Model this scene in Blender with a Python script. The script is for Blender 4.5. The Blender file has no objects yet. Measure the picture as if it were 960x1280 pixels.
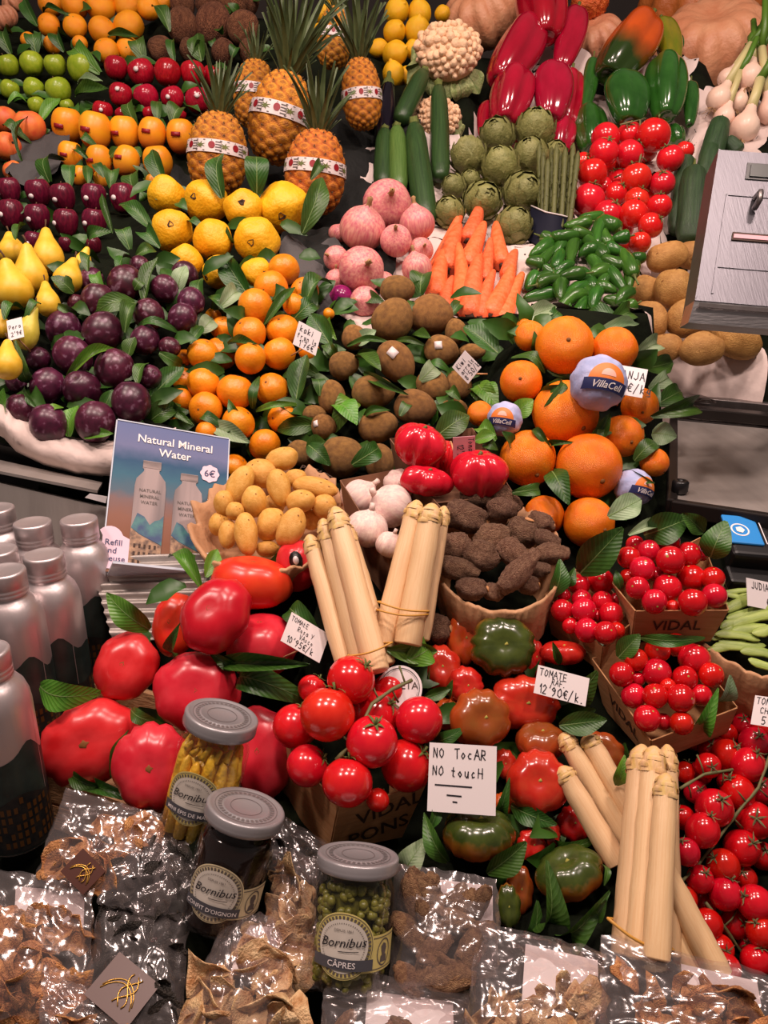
import bpy, bmesh, math, random
from math import sin, cos, pi, radians, sqrt, exp, atan2
from mathutils import Vector, Matrix, noise
random.seed(7)
sc = bpy.context.scene
COL = sc.collection

# ------------------------------------------------------------------ camera, world, lights, exposure
F_PX, PITCH, CAM = 1000.0, radians(20), Vector((0, 0, 1.5))
FW = Vector((0, cos(PITCH), -sin(PITCH))); UP = Vector((0, sin(PITCH), cos(PITCH))); RT = Vector((1, 0, 0))
cd = bpy.data.cameras.new('camera'); co = bpy.data.objects.new('camera', cd); COL.objects.link(co)
cd.sensor_fit = 'VERTICAL'; cd.sensor_height = 32.0; cd.lens = F_PX * 32.0 / 1280.0; cd.clip_start = 0.02
co.location = CAM; co.rotation_euler = (pi / 2 - PITCH, 0, 0); sc.camera = co

w = bpy.data.worlds.new('market_hall'); sc.world = w; w.use_nodes = True
w.node_tree.nodes['Background'].inputs[0].default_value = (1.0, 0.80, 0.74, 1)
w.node_tree.nodes['Background'].inputs[1].default_value = 0.13

def lamp(x, y, z, tx, ty, tz, power, size, col=(1.0, 0.775, 0.69)):
    ld = bpy.data.lights.new('stall_lamp', 'AREA'); ld.shape = 'DISK'; ld.size = size; ld.energy = power; ld.color = col
    ld.spread = radians(150)
    lo = bpy.data.objects.new('stall_lamp', ld); COL.objects.link(lo)
    lo.location = (x, y, z)
    lo.rotation_euler = (Vector((tx, ty, tz)) - lo.location).to_track_quat('-Z', 'Y').to_euler()
for lx in (-0.95, -0.1, 0.75):
    lamp(lx, 0.42, 2.75, lx * 0.8, 1.0, 1.1, 11, 0.22)
for lx in (-0.8, 0.15, 1.0):
    lamp(lx, 1.15, 3.0, lx * 0.9, 1.75, 1.5, 9, 0.22)
sc.view_settings.view_transform = 'Standard'; sc.view_settings.look = 'None'
sc.view_settings.gamma = 1.0; sc.view_settings.use_curve_mapping = False
sc.view_settings.exposure = -0.1

# ------------------------------------------------------------------ geometry helpers
def P(px, py, d):
    return CAM + RT * ((px - 480) / F_PX * d) + UP * ((640 - py) / F_PX * d) + FW * d
def VD(sx, sy, sz):                       # right, up, towards the viewer's side of the stall
    return (RT * sx + UP * sy - FW * sz).normalized()
def frame(z, x):                          # 3x3 with local Z = z, local X near x
    z = z.normalized(); x = (x - z * x.dot(z))
    if x.length < 1e-5: x = z.orthogonal()
    x.normalize(); y = z.cross(x)
    return Matrix((x, y, z)).transposed()
def n3(x, y, z, s=0): return noise.noise(Vector((x + s * 7.3, y - s * 3.1, z + s * 1.7)))
def U(a, b): return random.uniform(a, b)

class MB:
    def __init__(s): s.v = []; s.f = []; s.m = []; s.c = None
    def add(s, vs, fs, m=0):
        b = len(s.v); s.v += [tuple(p) for p in vs]; s.f += [tuple(b + i for i in q) for q in fs]; s.m += [m] * len(fs); return s
    def box(s, c, sz, R=None, m=0):
        R = R or Matrix.Identity(3); c = Vector(c)
        vs = [c + R @ Vector((sz[0] * (i & 1 or -1) / 2, sz[1] * ((i >> 1 & 1) or -1) / 2, sz[2] * ((i >> 2) or -1) / 2)) for i in range(8)]
        return s.add(vs, [(0, 2, 3, 1), (4, 5, 7, 6), (0, 1, 5, 4), (2, 6, 7, 3), (0, 4, 6, 2), (1, 3, 7, 5)], m)
    def hexa(s, a, b, m=0):               # two quads, a below b
        return s.add(list(a) + list(b), [(3, 2, 1, 0), (4, 5, 6, 7), (0, 1, 5, 4), (1, 2, 6, 5), (2, 3, 7, 6), (3, 0, 4, 7)], m)
    def tube(s, pts, rad, n=8, m=0, cap=True):
        pts = [Vector(p) for p in pts]; k = len(pts)
        if not hasattr(rad, '__len__'): rad = [rad] * k
        t = (pts[1] - pts[0]).normalized(); u = t.orthogonal().normalized(); vs = []
        for i in range(k):
            tt = (pts[min(i + 1, k - 1)] - pts[max(i - 1, 0)])
            tt = tt.normalized() if tt.length > 1e-9 else t
            u = (u - tt * u.dot(tt)).normalized(); w_ = tt.cross(u)
            vs += [pts[i] + (u * cos(2 * pi * j / n) + w_ * sin(2 * pi * j / n)) * rad[i] for j in range(n)]
        fs = [(i * n + j, i * n + (j + 1) % n, (i + 1) * n + (j + 1) % n, (i + 1) * n + j) for i in range(k - 1) for j in range(n)]
        if cap: fs += [tuple(range(n))[::-1], tuple((k - 1) * n + j for j in range(n))]
        return s.add(vs, fs, m)
    def lathe(s, prof, n=24, m=0, fn=None, a0=0, a1=2 * pi):
        full = abs(a1 - a0 - 2 * pi) < 1e-6; k = n if full else n + 1; vs = []
        for r, z in prof:
            for j in range(k):
                a = a0 + (a1 - a0) * j / n; q = r * (fn(a, z) if fn else 1)
                vs.append((q * cos(a), q * sin(a), z))
        fs = []
        for i in range(len(prof) - 1):
            for j in range(n):
                j2 = (j + 1) % k if full else j + 1
                fs.append((i * k + j, i * k + j2, (i + 1) * k + j2, (i + 1) * k + j))
        return s.add(vs, fs, m)
    def sph(s, fn, nu=24, nv=14, m=0):    # fn(theta, phi) -> point, phi 0 = top
        vs = [fn(0, 0)] + [fn(2 * pi * j / nu, pi * i / nv) for i in range(1, nv) for j in range(nu)] + [fn(0, pi)]
        L = len(vs) - 1; fs = []
        for j in range(nu):
            a = (j + 1) % nu
            fs.append((0, 1 + j, 1 + a)); fs.append((L, L - nu + a, L - nu + j))
            for i in range(nv - 2):
                fs.append((1 + i * nu + j, 1 + (i + 1) * nu + j, 1 + (i + 1) * nu + a, 1 + i * nu + a))
        return s.add(vs, fs, m)
    def grid(s, pts, m=0):                # rows of points
        h, wd = len(pts), len(pts[0])
        return s.add([p for r in pts for p in r], [(i * wd + j, i * wd + j + 1, (i + 1) * wd + j + 1, (i + 1) * wd + j) for i in range(h - 1) for j in range(wd - 1)], m)
    def xf(s, M, start=0):
        for i in range(start, len(s.v)): s.v[i] = tuple(M @ Vector(s.v[i]))
        return s
    def mesh(s, name, smooth=True, mats=1):
        me = bpy.data.meshes.new(name); me.from_pydata(s.v, [], s.f)
        for _ in range(mats): me.materials.append(None)
        me.polygons.foreach_set('use_smooth', [smooth] * len(me.polygons))
        if mats > 1: me.polygons.foreach_set('material_index', s.m)
        if s.c:
            at = me.color_attributes.new('tone', 'FLOAT_COLOR', 'POINT'); at.data.foreach_set('color', [q for c in s.c for q in (c, c, c, 1)])
        me.update(); return me

def mk(name, mesh, mats, parent=None):
    o = bpy.data.objects.new(name, mesh); COL.objects.link(o)
    if not isinstance(mats, (list, tuple)): mats = [mats]
    for sl, m in zip(o.material_slots, mats): sl.link = 'OBJECT'; sl.material = m
    if parent is not None: o.parent = parent
    return o
def thing(name, label, cat, loc=(0, 0, 0), R=None, group=None, kind=None):
    o = bpy.data.objects.new(name, None); COL.objects.link(o); o.empty_display_size = .02
    if R is not None: o.matrix_world = Matrix.Translation(loc) @ R.to_4x4()
    else: o.location = loc
    return tag(o, label, cat, group, kind)
def tag(o, label=None, cat=None, group=None, kind=None):
    for k, v in (('label', label), ('category', cat), ('group', group), ('kind', kind)):
        if v: o[k] = v
    return o
def rbox(c, sz, bev=.004, seg=2, R=None):
    bm = bmesh.new(); bmesh.ops.create_cube(bm, size=1)
    for v in bm.verts: v.co = Vector((v.co.x * sz[0], v.co.y * sz[1], v.co.z * sz[2]))
    bmesh.ops.bevel(bm, geom=bm.edges[:], offset=bev, segments=seg, affect='EDGES', profile=.5)
    M = Matrix.Translation(c) @ (R.to_4x4() if R else Matrix.Identity(4)); bm.transform(M)
    me = bpy.data.meshes.new('b'); bm.to_mesh(me); bm.free(); me.materials.append(None)
    for p in me.polygons: p.use_smooth = False
    return me
ORD = 'first second third fourth fifth sixth seventh eighth ninth tenth eleventh twelfth thirteenth fourteenth fifteenth sixteenth seventeenth eighteenth nineteenth twentieth'.split()
ORD += ['twenty-' + q for q in ORD[:9]] + ['thirtieth'] + ['thirty-' + q for q in ORD[:9]] + ['fortieth'] + ['forty-' + q for q in ORD[:9]]

# ------------------------------------------------------------------ materials
def lin(h):
    h = h.lstrip('#'); c = [int(h[i:i + 2], 16) / 255 for i in (0, 2, 4)]
    return tuple(((x + .055) / 1.055) ** 2.4 if x > .04045 else x / 12.92 for x in c) + (1,)
class NT:
    def __init__(s, name):
        s.mat = bpy.data.materials.new(name); s.mat.use_nodes = True; s.t = s.mat.node_tree; s.n = s.t.nodes
        s.b = s.n['Principled BSDF']; s.out = s.n['Material Output']; s.co = None
    def new(s, ty, **kw):
        n = s.n.new(ty)
        for k, v in kw.items(): setattr(n, k, v)
        return n
    def link(s, a, b): s.t.links.new(a, b)
    def obj(s):
        if s.co is None: s.co = s.new('ShaderNodeTexCoord')
        return s.co.outputs['Object']
    def noise(s, sc_, det=3, rough=.55, vec=None, stretch=None, kind='ShaderNodeTexNoise'):
        n = s.new(kind); n.inputs['Scale'].default_value = sc_
        if 'Detail' in n.inputs: n.inputs['Detail'].default_value = det
        v = vec or s.obj()
        if stretch:
            mp = s.new('ShaderNodeMapping'); mp.inputs['Scale'].default_value = stretch; s.link(v, mp.inputs[0]); v = mp.outputs[0]
        s.link(v, n.inputs['Vector']); return n
    def ramp(s, fac, stops):
        r = s.new('ShaderNodeValToRGB'); e = r.color_ramp.elements
        while len(e) < len(stops): e.new(.5)
        for q, (p, c) in zip(e, stops): q.position = p; q.color = lin(c) if isinstance(c, str) else c
        s.link(fac, r.inputs[0]); return r.outputs[0]
    def mix(s, fac, a, b, mode='MIX'):
        m = s.new('ShaderNodeMix', data_type='RGBA', blend_type=mode)
        for sock, v in ((m.inputs[0], fac), (m.inputs[6], a), (m.inputs[7], b)):
            if isinstance(v, str): sock.default_value = lin(v)
            elif isinstance(v, (float, int, tuple)): sock.default_value = v
            else: s.link(v, sock)
        return m.outputs[2]
    def math(s, op, a, b=None):
        m = s.new('ShaderNodeMath', operation=op)
        for sock, v in zip(m.inputs, (a, b)):
            if v is None: continue
            if isinstance(v, (float, int)): sock.default_value = v
            else: s.link(v, sock)
        return m.outputs[0]
    def bump(s, h, st, dist=.02):
        b = s.new('ShaderNodeBump'); b.inputs['Strength'].default_value = st; b.inputs['Distance'].default_value = dist
        s.link(h, b.inputs['Height']); s.link(b.outputs[0], s.b.inputs['Normal'])
    def vary(s, col, v=.12, h=.015, sat=.08):
        oi = s.new('ShaderNodeObjectInfo'); hs = s.new('ShaderNodeHueSaturation'); r = oi.outputs['Random']
        s.link(s.math('ADD', s.math('MULTIPLY', r, 2 * v), 1 - v), hs.inputs['Value'])
        r2 = s.math('FRACT', s.math('MULTIPLY', r, 17.3))
        s.link(s.math('ADD', s.math('MULTIPLY', r2, 2 * h), .5 - h), hs.inputs['Hue'])
        s.link(col, hs.inputs['Color']); return hs.outputs[0]
    def base(s, col): s.link(col, s.b.inputs['Base Color'])
def zed(t):
    sp = t.new('ShaderNodeSeparateXYZ'); t.link(t.obj(), sp.inputs[0]); return sp.outputs
def prod(name, c1, c2, scale=2.5, rough=.4, bump=.0, bscale=30, var=.1, hue=.004, stretch=None, top=None, bot=None, coat=0, spots=None, sss=0, det=3, spec=.5):
    t = NT(name); n = t.noise(scale, det, stretch=stretch)
    col = t.ramp(n.outputs['Fac'], [(.32, c1), (.68, c2)])
    if top or bot:
        z = zed(t)[2]; wob = t.math('ADD', z, t.math('MULTIPLY', t.math('SUBTRACT', n.outputs['Fac'], .5), .7))
        for q, up in ((top, True), (bot, False)):
            if q:
                mr = t.new('ShaderNodeMapRange'); mr.inputs[1].default_value = q[1]; mr.inputs[2].default_value = q[2]; t.link(wob, mr.inputs[0])
                col = t.mix(mr.outputs[0], col, q[0])
    if spots:
        v = t.noise(spots[1], 4); f = t.ramp(v.outputs['Fac'], [(spots[2], (0, 0, 0, 1)), (spots[2] + .1, (1, 1, 1, 1))])
        col = t.mix(f, col, spots[0])
    col = t.vary(col, var, hue); t.base(col)
    t.b.inputs['Roughness'].default_value = rough; t.b.inputs['Specular IOR Level'].default_value = spec
    if coat: t.b.inputs['Coat Weight'].default_value = coat; t.b.inputs['Coat Roughness'].default_value = .12
    if sss: t.b.inputs['Subsurface Weight'].default_value = sss; t.b.inputs['Subsurface Radius'].default_value = (.01, .004, .002)
    if bump: t.bump(t.noise(bscale, 3, stretch=stretch).outputs['Fac'], bump, .03)
    return t.mat
def plain(name, c, rough=.5, metal=0, bump=0, bscale=40, c2=None, nscale=12, stretch=None, spec=.5):
    t = NT(name)
    if c2: t.base(t.ramp(t.noise(nscale, 4, stretch=stretch).outputs['Fac'], [(.35, c), (.65, c2)]))
    else: t.b.inputs['Base Color'].default_value = lin(c)
    t.b.inputs['Roughness'].default_value = rough; t.b.inputs['Metallic'].default_value = metal; t.b.inputs['Specular IOR Level'].default_value = spec
    if bump: t.bump(t.noise(bscale, 4, stretch=stretch).outputs['Fac'], bump, .01)
    return t.mat
M = {}
M['orange'] = prod('orange_peel', 'f07406', 'f58a10', 2, .38, .35, 42, .06)
M['mandarin'] = prod('mandarin_peel', 'f29010', 'f7a018', 2, .42, .3, 30, .06)
M['green_apple'] = prod('green_apple_skin', '7f9a1a', '9aac2c', 3, .3, var=.1, spots=('b4bc60', 24, .66))
M['red_apple'] = prod('red_apple_skin', '8e0a20', 'b0162c', 3, .22, var=.12, stretch=(3, 3, .7), spots=('d07a70', 26, .7))
M['dark_apple'] = prod('dark_apple_skin', '4a0c22', '701630', 3, .28, var=.15, stretch=(3, 3, .7))
M['mango'] = prod('mango_skin', 'eda516', 'e98e1c', 1.1, .38, var=.08, bot=('de6b30', -.1, -1.3))
M['nectarine'] = prod('nectarine_skin', 'd8542c', 'e9853c', 1.3, .5, var=.12)
M['coconut'] = prod('coconut_husk', '744228', 'a46a46', 5, .9, .9, 22, .12, stretch=(1, 1, .25))
M['lemon'] = prod('lemon_peel', 'eead0c', 'f2bb1c', 2, .4, .3, 30, .05)
M['quince'] = prod('quince_skin', 'edaa08', 'f0b81c', 1.5, .48, .15, 6, .06)
M['pear'] = prod('pear_skin', 'e0b128', 'ecc140', 2, .45, var=.07, spots=('b89438', 40, .7))
M['pear_green'] = prod('pear_green_skin', 'c8b83c', 'd8c850', 2, .45, var=.05)
M['plum'] = prod('plum_skin', '34101f', '571c33', 2.2, .34, var=.2, hue=.02, spots=('7d5a6c', 2.4, .56))
M['persimmon'] = prod('persimmon_skin', 'e07d0a', 'ec931a', 1.6, .36, .08, 7, .08)
M['kiwi'] = prod('kiwi_skin', '7c5428', 'a4763a', 4, .7, .5, 45, .14)
M['pink_onion'] = prod('pink_onion_skin', 'cc6474', 'e8aa98', 3, .35, .12, 12, .08, stretch=(3, 3, .4))
M['red_onion'] = prod('red_onion_skin', '6a0c48', '8e1c60', 2.4, .22, stretch=(3, 3, .4))
M['carrot'] = prod('carrot_skin', 'ea5f2c', 'f2794a', 4, .5, .18, 9, .07, stretch=(.5, .5, 4))
M['padron'] = prod('padron_skin', '234a14', '38661f', 2, .25, var=.22, hue=.012)
M['potato'] = prod('potato_skin', 'a07238', 'b88a4a', 3, .7, .25, 14, .1, spots=('7a5228', 14, .68))
M['new_potato'] = prod('new_potato_skin', 'd0963a', 'e0ac58', 3, .6, .2, 14, .07, spots=('a06c30', 15, .7))
M['garlic'] = prod('garlic_skin', 'ecd6c8', 'd9b4b0', 2.5, .55, .2, 12, .06, stretch=(3, 3, .5))
M['taro'] = prod('taro_skin', '80543e', 'b88c6c', 5, .9, .9, 16, .18, stretch=(1, 1, 1.5), spots=('a07e70', 18, .64))
M['taro_cut'] = plain('taro_cut', 'c08858', .7, 0, .3)
M['white_asp'] = prod('white_asparagus_skin', 'dfb686', 'e6c496', 3, .42, .15, 10, .06, stretch=(4, 4, .4))
M['asp_tip'] = prod('white_asparagus_tip', 'd8b468', 'dcb488', 3, .5, .1, 10, .06)
M['big_tomato'] = prod('beef_tomato_skin', 'c41c26', 'd8383e', 1.6, .28, var=.07, bot=('e0523c', -.5, -1.6))
M['orange_tomato'] = prod('orange_tomato_skin', 'd6301c', 'e04c22', 1.4, .28, var=.05)
M['crimson_tomato'] = prod('crimson_tomato_skin', 'b40c26', 'c61a30', 1.6, .28, var=.05)
M['tomato'] = prod('vine_tomato_skin', 'c80e18', 'd8201c', 1.4, .2, var=.08, coat=.3)
M['cherry'] = prod('cherry_tomato_skin', 'bd0a18', 'd01420', 1.4, .17, var=.1, coat=.4)
M['heart_tomato'] = prod('heart_tomato_skin', 'c20c20', 'd62030', 1.6, .2, var=.05, coat=.2)
M['raf_red'] = prod('raf_red_skin', 'b21c14', 'ca3222', 1.8, .22, var=.08, top=('7a3a18', .5, 1.2), coat=.3)
M['raf_green'] = prod('raf_green_skin', '44501c', '303c14', 2.2, .22, var=.06, bot=('b5571c', .32, -.30), coat=.3)
M['raf_brown'] = prod('raf_brown_skin', '8e3c18', 'b4481e', 2.2, .22, var=.08, top=('4c4a1a', .3, 1.0), coat=.3)
M['raf_orange'] = prod('raf_orange_skin', 'c2481c', 'cc5a22', 2.2, .22, var=.08, top=('5a501c', .5, 1.1), coat=.3)
M['cauli'] = prod('cauliflower_curd', 'e0b48c', 'edcba6', 6, .75, .5, 30, .04)
M['cauli_leaf'] = prod('cauliflower_leaf', '7d9454', 'a9b078', 3, .55, .3, 9, .08)
M['pumpkin_pink'] = prod('pink_pumpkin_skin', 'c07c58', 'cf9570', 2.5, .5, .15, 10, .06)
M['pumpkin_orange'] = prod('orange_pumpkin_skin', 'a8521e', 'bd6c34', 2.5, .45, .15, 10, .06)
M['squash_knobbly'] = prod('knobbly_squash_skin', 'c04a12', 'd8702c', 3, .5, .4, 10, .05)
M['red_pepper'] = prod('red_pepper_skin', '8e0820', 'a40e2a', 1.4, .16, var=.06, coat=.5)
M['green_pepper'] = prod('green_pepper_skin', '1d4814', '2c5c20', 1.6, .16, var=.1, coat=.5)
M['turning_pepper'] = prod('turning_pepper_skin', 'a83c10', 'c04a16', 1.0, .2, var=.04, bot=('23370f', .15, -.5), coat=.4)
M['yellowgreen_pepper'] = prod('yellowgreen_pepper_skin', '6a7414', '8a7c1c', 1.5, .2, coat=.4)
M['zucchini'] = prod('zucchini_skin', '1e3617', '2f4c22', 5, .38, .08, 12, .1, stretch=(3, 3, .5), spots=('5a7448', 30, .68))
M['zucchini_light'] = prod('zucchini_light_skin', '3e5c22', '557234', 5, .38, .08, 12, .1, stretch=(3, 3, .5), spots=('7c9458', 30, .66))
M['eggplant'] = prod('eggplant_skin', '0c0812', '18101e', 2, .15)
M['cucumber'] = prod('cucumber_skin', '1e361c', '2f4c28', 4, .42, .3, 22, .1, stretch=(2, 2, .6))
M['artichoke'] = prod('artichoke_bract', '6e7038', '8e8c54', 2.5, .6, .2, 9, .1, bot=('5c5a30', -.2, -1))
M['green_asp'] = prod('green_asparagus_skin', '424a22', '666434', 5, .5, .2, 9, .14, stretch=(2, 2, .6))
M['scallion'] = prod('spring_onion_bulb', 'ead0bc', 'e0b8a4', 3, .35, .08, 12, .05, stretch=(4, 4, .4))
M['scallion_stalk'] = prod('spring_onion_stalk', 'b4b070', 'd8c698', 3, .4, .08, 12, .05, stretch=(4, 4, .4))
M['scallion_green'] = prod('spring_onion_green', '3c6018', '5c8428', 3, .4)
M['bean'] = prod('flat_bean_skin', '7e9440', '9cae58', 2, .42, .12, 8, .14)
M['stem_green'] = plain('stem_green', '4a5a22', .6, 0, .3, 30, '6a7034')
M['stem_brown'] = plain('stem_brown', '4a3420', .8, 0, .4, 30, '6a4c30')
M['vine'] = plain('vine_stem', '5a5c34', .65, 0, .4, 30, '737048')
M['root'] = plain('root_hair', 'a88458', .9)
M['scar'] = plain('scar', '7a4a18', .8)
M['scar_dark'] = plain('scar_dark', '3a2414', .8)
M['scar_green'] = plain('scar_green', '9a9440', .8)
M['sticker_white'] = plain('sticker_white', 'ded2d0', .4)
M['sticker_red'] = plain('sticker_red', '8e1420', .4)
M['sticker_black'] = plain('sticker_black', '15120f', .4)
def pine():
    t = NT('pineapple_rind'); a = t.new('ShaderNodeAttribute'); a.attribute_name = 'tone'
    col = t.ramp(a.outputs['Fac'], [(0, '6a2c08'), (.3, 'b85a12'), (.65, 'de8820'), (1, '9a5016')])
    n = t.noise(9, 3); col = t.mix(t.math('MULTIPLY', n.outputs['Fac'], .35), col, 'a8701c', 'MIX')
    t.base(t.vary(col, .08)); t.b.inputs['Roughness'].default_value = .55; t.bump(t.noise(30).outputs['Fac'], .4, .02); return t.mat
M['pine'] = pine()
M['crown'] = prod('pineapple_crown', '37461f', '66724a', 2, .5, var=.22)
def leafmat(name, a, b, rib, rough):
    t = NT(name); xyz = zed(t)
    n = t.noise(1.8, 3, stretch=(1, 2, 1)); col = t.ramp(n.outputs['Fac'], [(.3, a), (.7, b)])
    ab = t.math('ABSOLUTE', xyz[0])
    wv = t.new('ShaderNodeTexWave'); wv.inputs['Scale'].default_value = 1.6
    cm = t.new('ShaderNodeCombineXYZ'); t.link(t.math('SUBTRACT', t.math('MULTIPLY', xyz[1], 2.2), t.math('MULTIPLY', ab, .8)), cm.inputs[0]); t.link(cm.outputs[0], wv.inputs['Vector'])
    vein = t.ramp(wv.outputs['Fac'], [(.9, (0, 0, 0, 1)), (.99, (1, 1, 1, 1))])
    col = t.mix(t.math('MULTIPLY', vein, .35), col, rib)
    t.base(t.vary(col, .18, .015)); t.b.inputs['Roughness'].default_value = rough
    t.bump(wv.outputs['Fac'], .12, .02); return t.mat
M['leaf_dark'] = leafmat('leaf_dark', '24430f', '38601c', '55783a', .42)
M['leaf_bright'] = leafmat('leaf_bright', '3f7018', '5a8c28', '8cac58', .4)
M['leaf_pale'] = leafmat('leaf_pale', '6e8a5c', '93a884', 'a8b898', .5)
M['midrib'] = plain('leaf_midrib', '6f8a4c', .5)
M['card'] = plain('kraft_card', 'a9784c', .8, 0, .1, 60, 'b5855a', 30, (1, 1, 8))
M['card_dark'] = plain('kraft_card_dark', '6a4630', .8, 0, .1, 60, '7a543a', 30)
M['kraft_paper'] = plain('kraft_paper', 'a87a56', .75, 0, .8, 18, 'bd9068', 5)
M['white_paper'] = plain('white_paper', 'cab6ae', .8, 0, .5, 16, 'dccac4', 5)
M['tag_white'] = plain('tag_card', 'e4dcdc', .6)
M['tag_pink'] = plain('tag_card_pink', 'd8a0a8', .6)
M['ink'] = plain('black_marker_ink', '14101a', .6)
M['ink_grey'] = plain('grey_print_ink', '5c5450', .6)
M['ink_brown'] = plain('brown_print_ink', '3c2618', .7)
M['ink_navy'] = plain('navy_print_ink', '252c5c', .5)
M['ink_white'] = plain('white_print_ink', 'ece4e2', .5)
M['rubber'] = plain('rubber_band', 'c8923c', .5)
M['steel'] = plain('brushed_steel', 'b6b2b2', .3, 1, .08, 60, 'c2bfbe', 6, (1, 14, 1))
M['steel_dull'] = plain('dull_steel', '8a8280', .42, 1, .06, 50, '9c9492', 5, (10, 1, 1))
M['alu'] = plain('brushed_aluminium', 'd6c8c8', .42, .8, .05, 120, 'cfc6c6', 30, (1, 1, .1))
M['black_plastic'] = plain('black_plastic', '121112', .35)
M['dark_metal'] = plain('dark_metal', '2c2725', .4, .6)
M['black_cloth'] = plain('black_cloth', '101110', .75, 0, .3, 60, '191b19', 4, spec=.3)
M['grey_cloth'] = plain('grey_cloth', '3c3a3a', .8, 0, .3, 60, '4a4848', 4)
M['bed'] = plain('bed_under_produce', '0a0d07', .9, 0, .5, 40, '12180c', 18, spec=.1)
M['wall'] = plain('back_wall_paint', '1c1512', .8, 0, .1, 20, '241c18', 3)
M['floor'] = plain('floor_tile', '5a504a', .5, 0, .1, 20, '665c56', 3)
M['wood'] = plain('crate_wood', 'c08c60', .7, 0, .3, 30, 'd4a67a', 6, (1, 12, 12))

M['acrylic'] = plain('acrylic', 'c8d0dc', .1)
M['reader_blue'] = plain('reader_blue', '2a86d0', .3)
M['print_alu'] = plain('print_aluminium', '5c5254', .5, 0, 0, 40, '9a8886', 30, (1, .1, 1)); M['print_cap'] = plain('print_cap', '5a4c4a', .5, 0, 0, 40, '8c7a76', 120, (.2, 1, 1))
M['print_town'] = plain('print_town', '5a4030', .5, 0, 0, 40, 'b08a68', 150); M['print_hill'] = plain('print_hill', '1e3e6a', .5, 0, 0, 40, '3c7a78', 60)
M['badge_pink'] = plain('badge_pink', 'dcc0d0', .4)
M['bottle_hill'] = plain('bottle_hill_print', '2c3634', .35, .5, 0, 40, '3c4a46', 40); M['bottle_town'] = plain('bottle_town_print', '1a2024', .4, .4, 0, 40, '34302c', 90); M['bottle_win'] = plain('bottle_window_print', '5c3c1c', .4, .3)
M['lid_grey'] = plain('lid_grey', '9a9698', .35, .4); M['lid_print'] = plain('lid_print', '807a7a', .4, .4)
M['corn'] = prod('baby_corn', 'e6b022', 'f2ca50', 8, .4, .4, 40, .06); M['jam'] = plain('onion_jam', '140806', .12, 0, .3, 20, '241008', 8)
M['caper'] = prod('caper_skin', '62621f', '807c36', 3, .35, var=.2); M['caper_core'] = plain('caper_brine', '5a5820', .3)
M['label_yellow'] = plain('label_yellow', 'd4c478', .5); M['label_cream'] = plain('label_cream', 'd8c8a0', .5); M['label_grey'] = plain('label_grey', 'd0c8bc', .5); M['ink_slate'] = plain('slate_print_ink', '4a4a50', .5)
M['label_brown'] = plain('label_brown', '4a2418', .4); M['gold'] = plain('gold_cord', 'd8a850', .3, .7)
M['dry_tan'] = prod('dried_mushroom_tan', '96582c', 'e0a468', 3, .75, .5, 12, .2); M['dry_black'] = prod('dried_mushroom_black', '17130f', '3a322a', 3, .6, .5, 12, .2)
M['dry_pale'] = prod('dried_porcini', 'a87444', 'e4c494', 2, .7, .4, 12, .15); M['dry_morel'] = prod('dried_morel', '6a4630', 'a07a56', 4, .8, .6, 16, .2)
M['tissue'] = plain('blue_tissue', '9aa4cc', .6, 0, .4, 30, 'b8bce0', 40); M['orange_print'] = plain('orange_print', 'e07a2c', .5); M['tissue_pink'] = plain('tissue_pink', 'e8b0a0', .5)
M['steel_head'] = plain('display_steel', '6c6a70', .42, .9, .05, 30, '6e6c72', 5, (14, 1, 1))
M['navy'] = plain('navy_sleeve', '0e1022', .7, spec=.2)
M['steel_plate'] = plain('platter_steel', 'a09892', .5, .6, .06, 30, 'b0a8a2', 4, (8, 1, 1))
M['screen_dark'] = plain('dark_screen', '1a221e', .35)
# ------------------------------------------------------------------ unit shapes of the produce (radius 1, stem along +Z)
def fruit(nu=22, nv=14, k=0, amp=0, flat=1, dt=0, wt=.4, db=0, wb=.4, pw=1, taper=0, nz=0, ns=1.4, seed=0, irr=0, neck=0, name='skin'):
    def fn(a, p):
        s_, z = sin(p), cos(p); r = max(s_, 0) ** pw if s_ > 0 else 0
        zz = z
        r *= 1 - taper * (1 - z) / 2
        if k:
            aa = a + irr * noise.noise(Vector((cos(a) * .8 + seed, sin(a) * .8, seed * 2.)))
            r *= 1 + amp * (abs(cos(k * aa / 2)) - .62) * s_ ** .5 * 2
        if z > 0: zz -= dt * exp(-(r / wt) ** 2)
        else: zz += db * exp(-(r / wb) ** 2)
        if neck and z > 0: zz += neck * max(0, 1 - r / .42) ** 1.6
        q = 1 + nz * n3(cos(a) * s_ * ns, sin(a) * s_ * ns, z * ns, seed)
        return (r * cos(a) * q, r * sin(a) * q, zz * flat * q)
    return MB().sph(fn, nu, nv).mesh(name)
def calyx(z=.75, n=6, L=.5, w_=.09, up=.12, stem=.3, sr=.05):
    b = MB(); 
    for i in range(n):
        a = 2 * pi * i / n + U(-.2, .2); l = L * U(.75, 1.2); d = Vector((cos(a), sin(a), 0)); e = Vector((-sin(a), cos(a), 0)); c = Vector((0, 0, z))
        pts = [(0, 0, .5), (.35, up, 1.), (.7, up * .9, .7), (1, up * U(.2, 2), .05)]
        b.grid([[c + d * (t * l) + Vector((0, 0, h)) - e * (w_ * q), c + d * (t * l) + Vector((0, 0, h + .02)), c + d * (t * l) + Vector((0, 0, h)) + e * (w_ * q)] for t, h, q in pts])
    if stem: b.tube([(0, 0, z - .05), (.02, 0, z + stem * .5), (.1, .04, z + stem)], [sr * 1.3, sr, sr * 1.2], 6)
    return b.mesh('calyx')
def stub(z, L, r, bend=.1, n=6):
    return MB().tube([(0, 0, z), (bend * .3, 0, z + L * .5), (bend, 0, z + L)], [r, r * .8, r * 1.15], n).mesh('stem')
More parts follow.
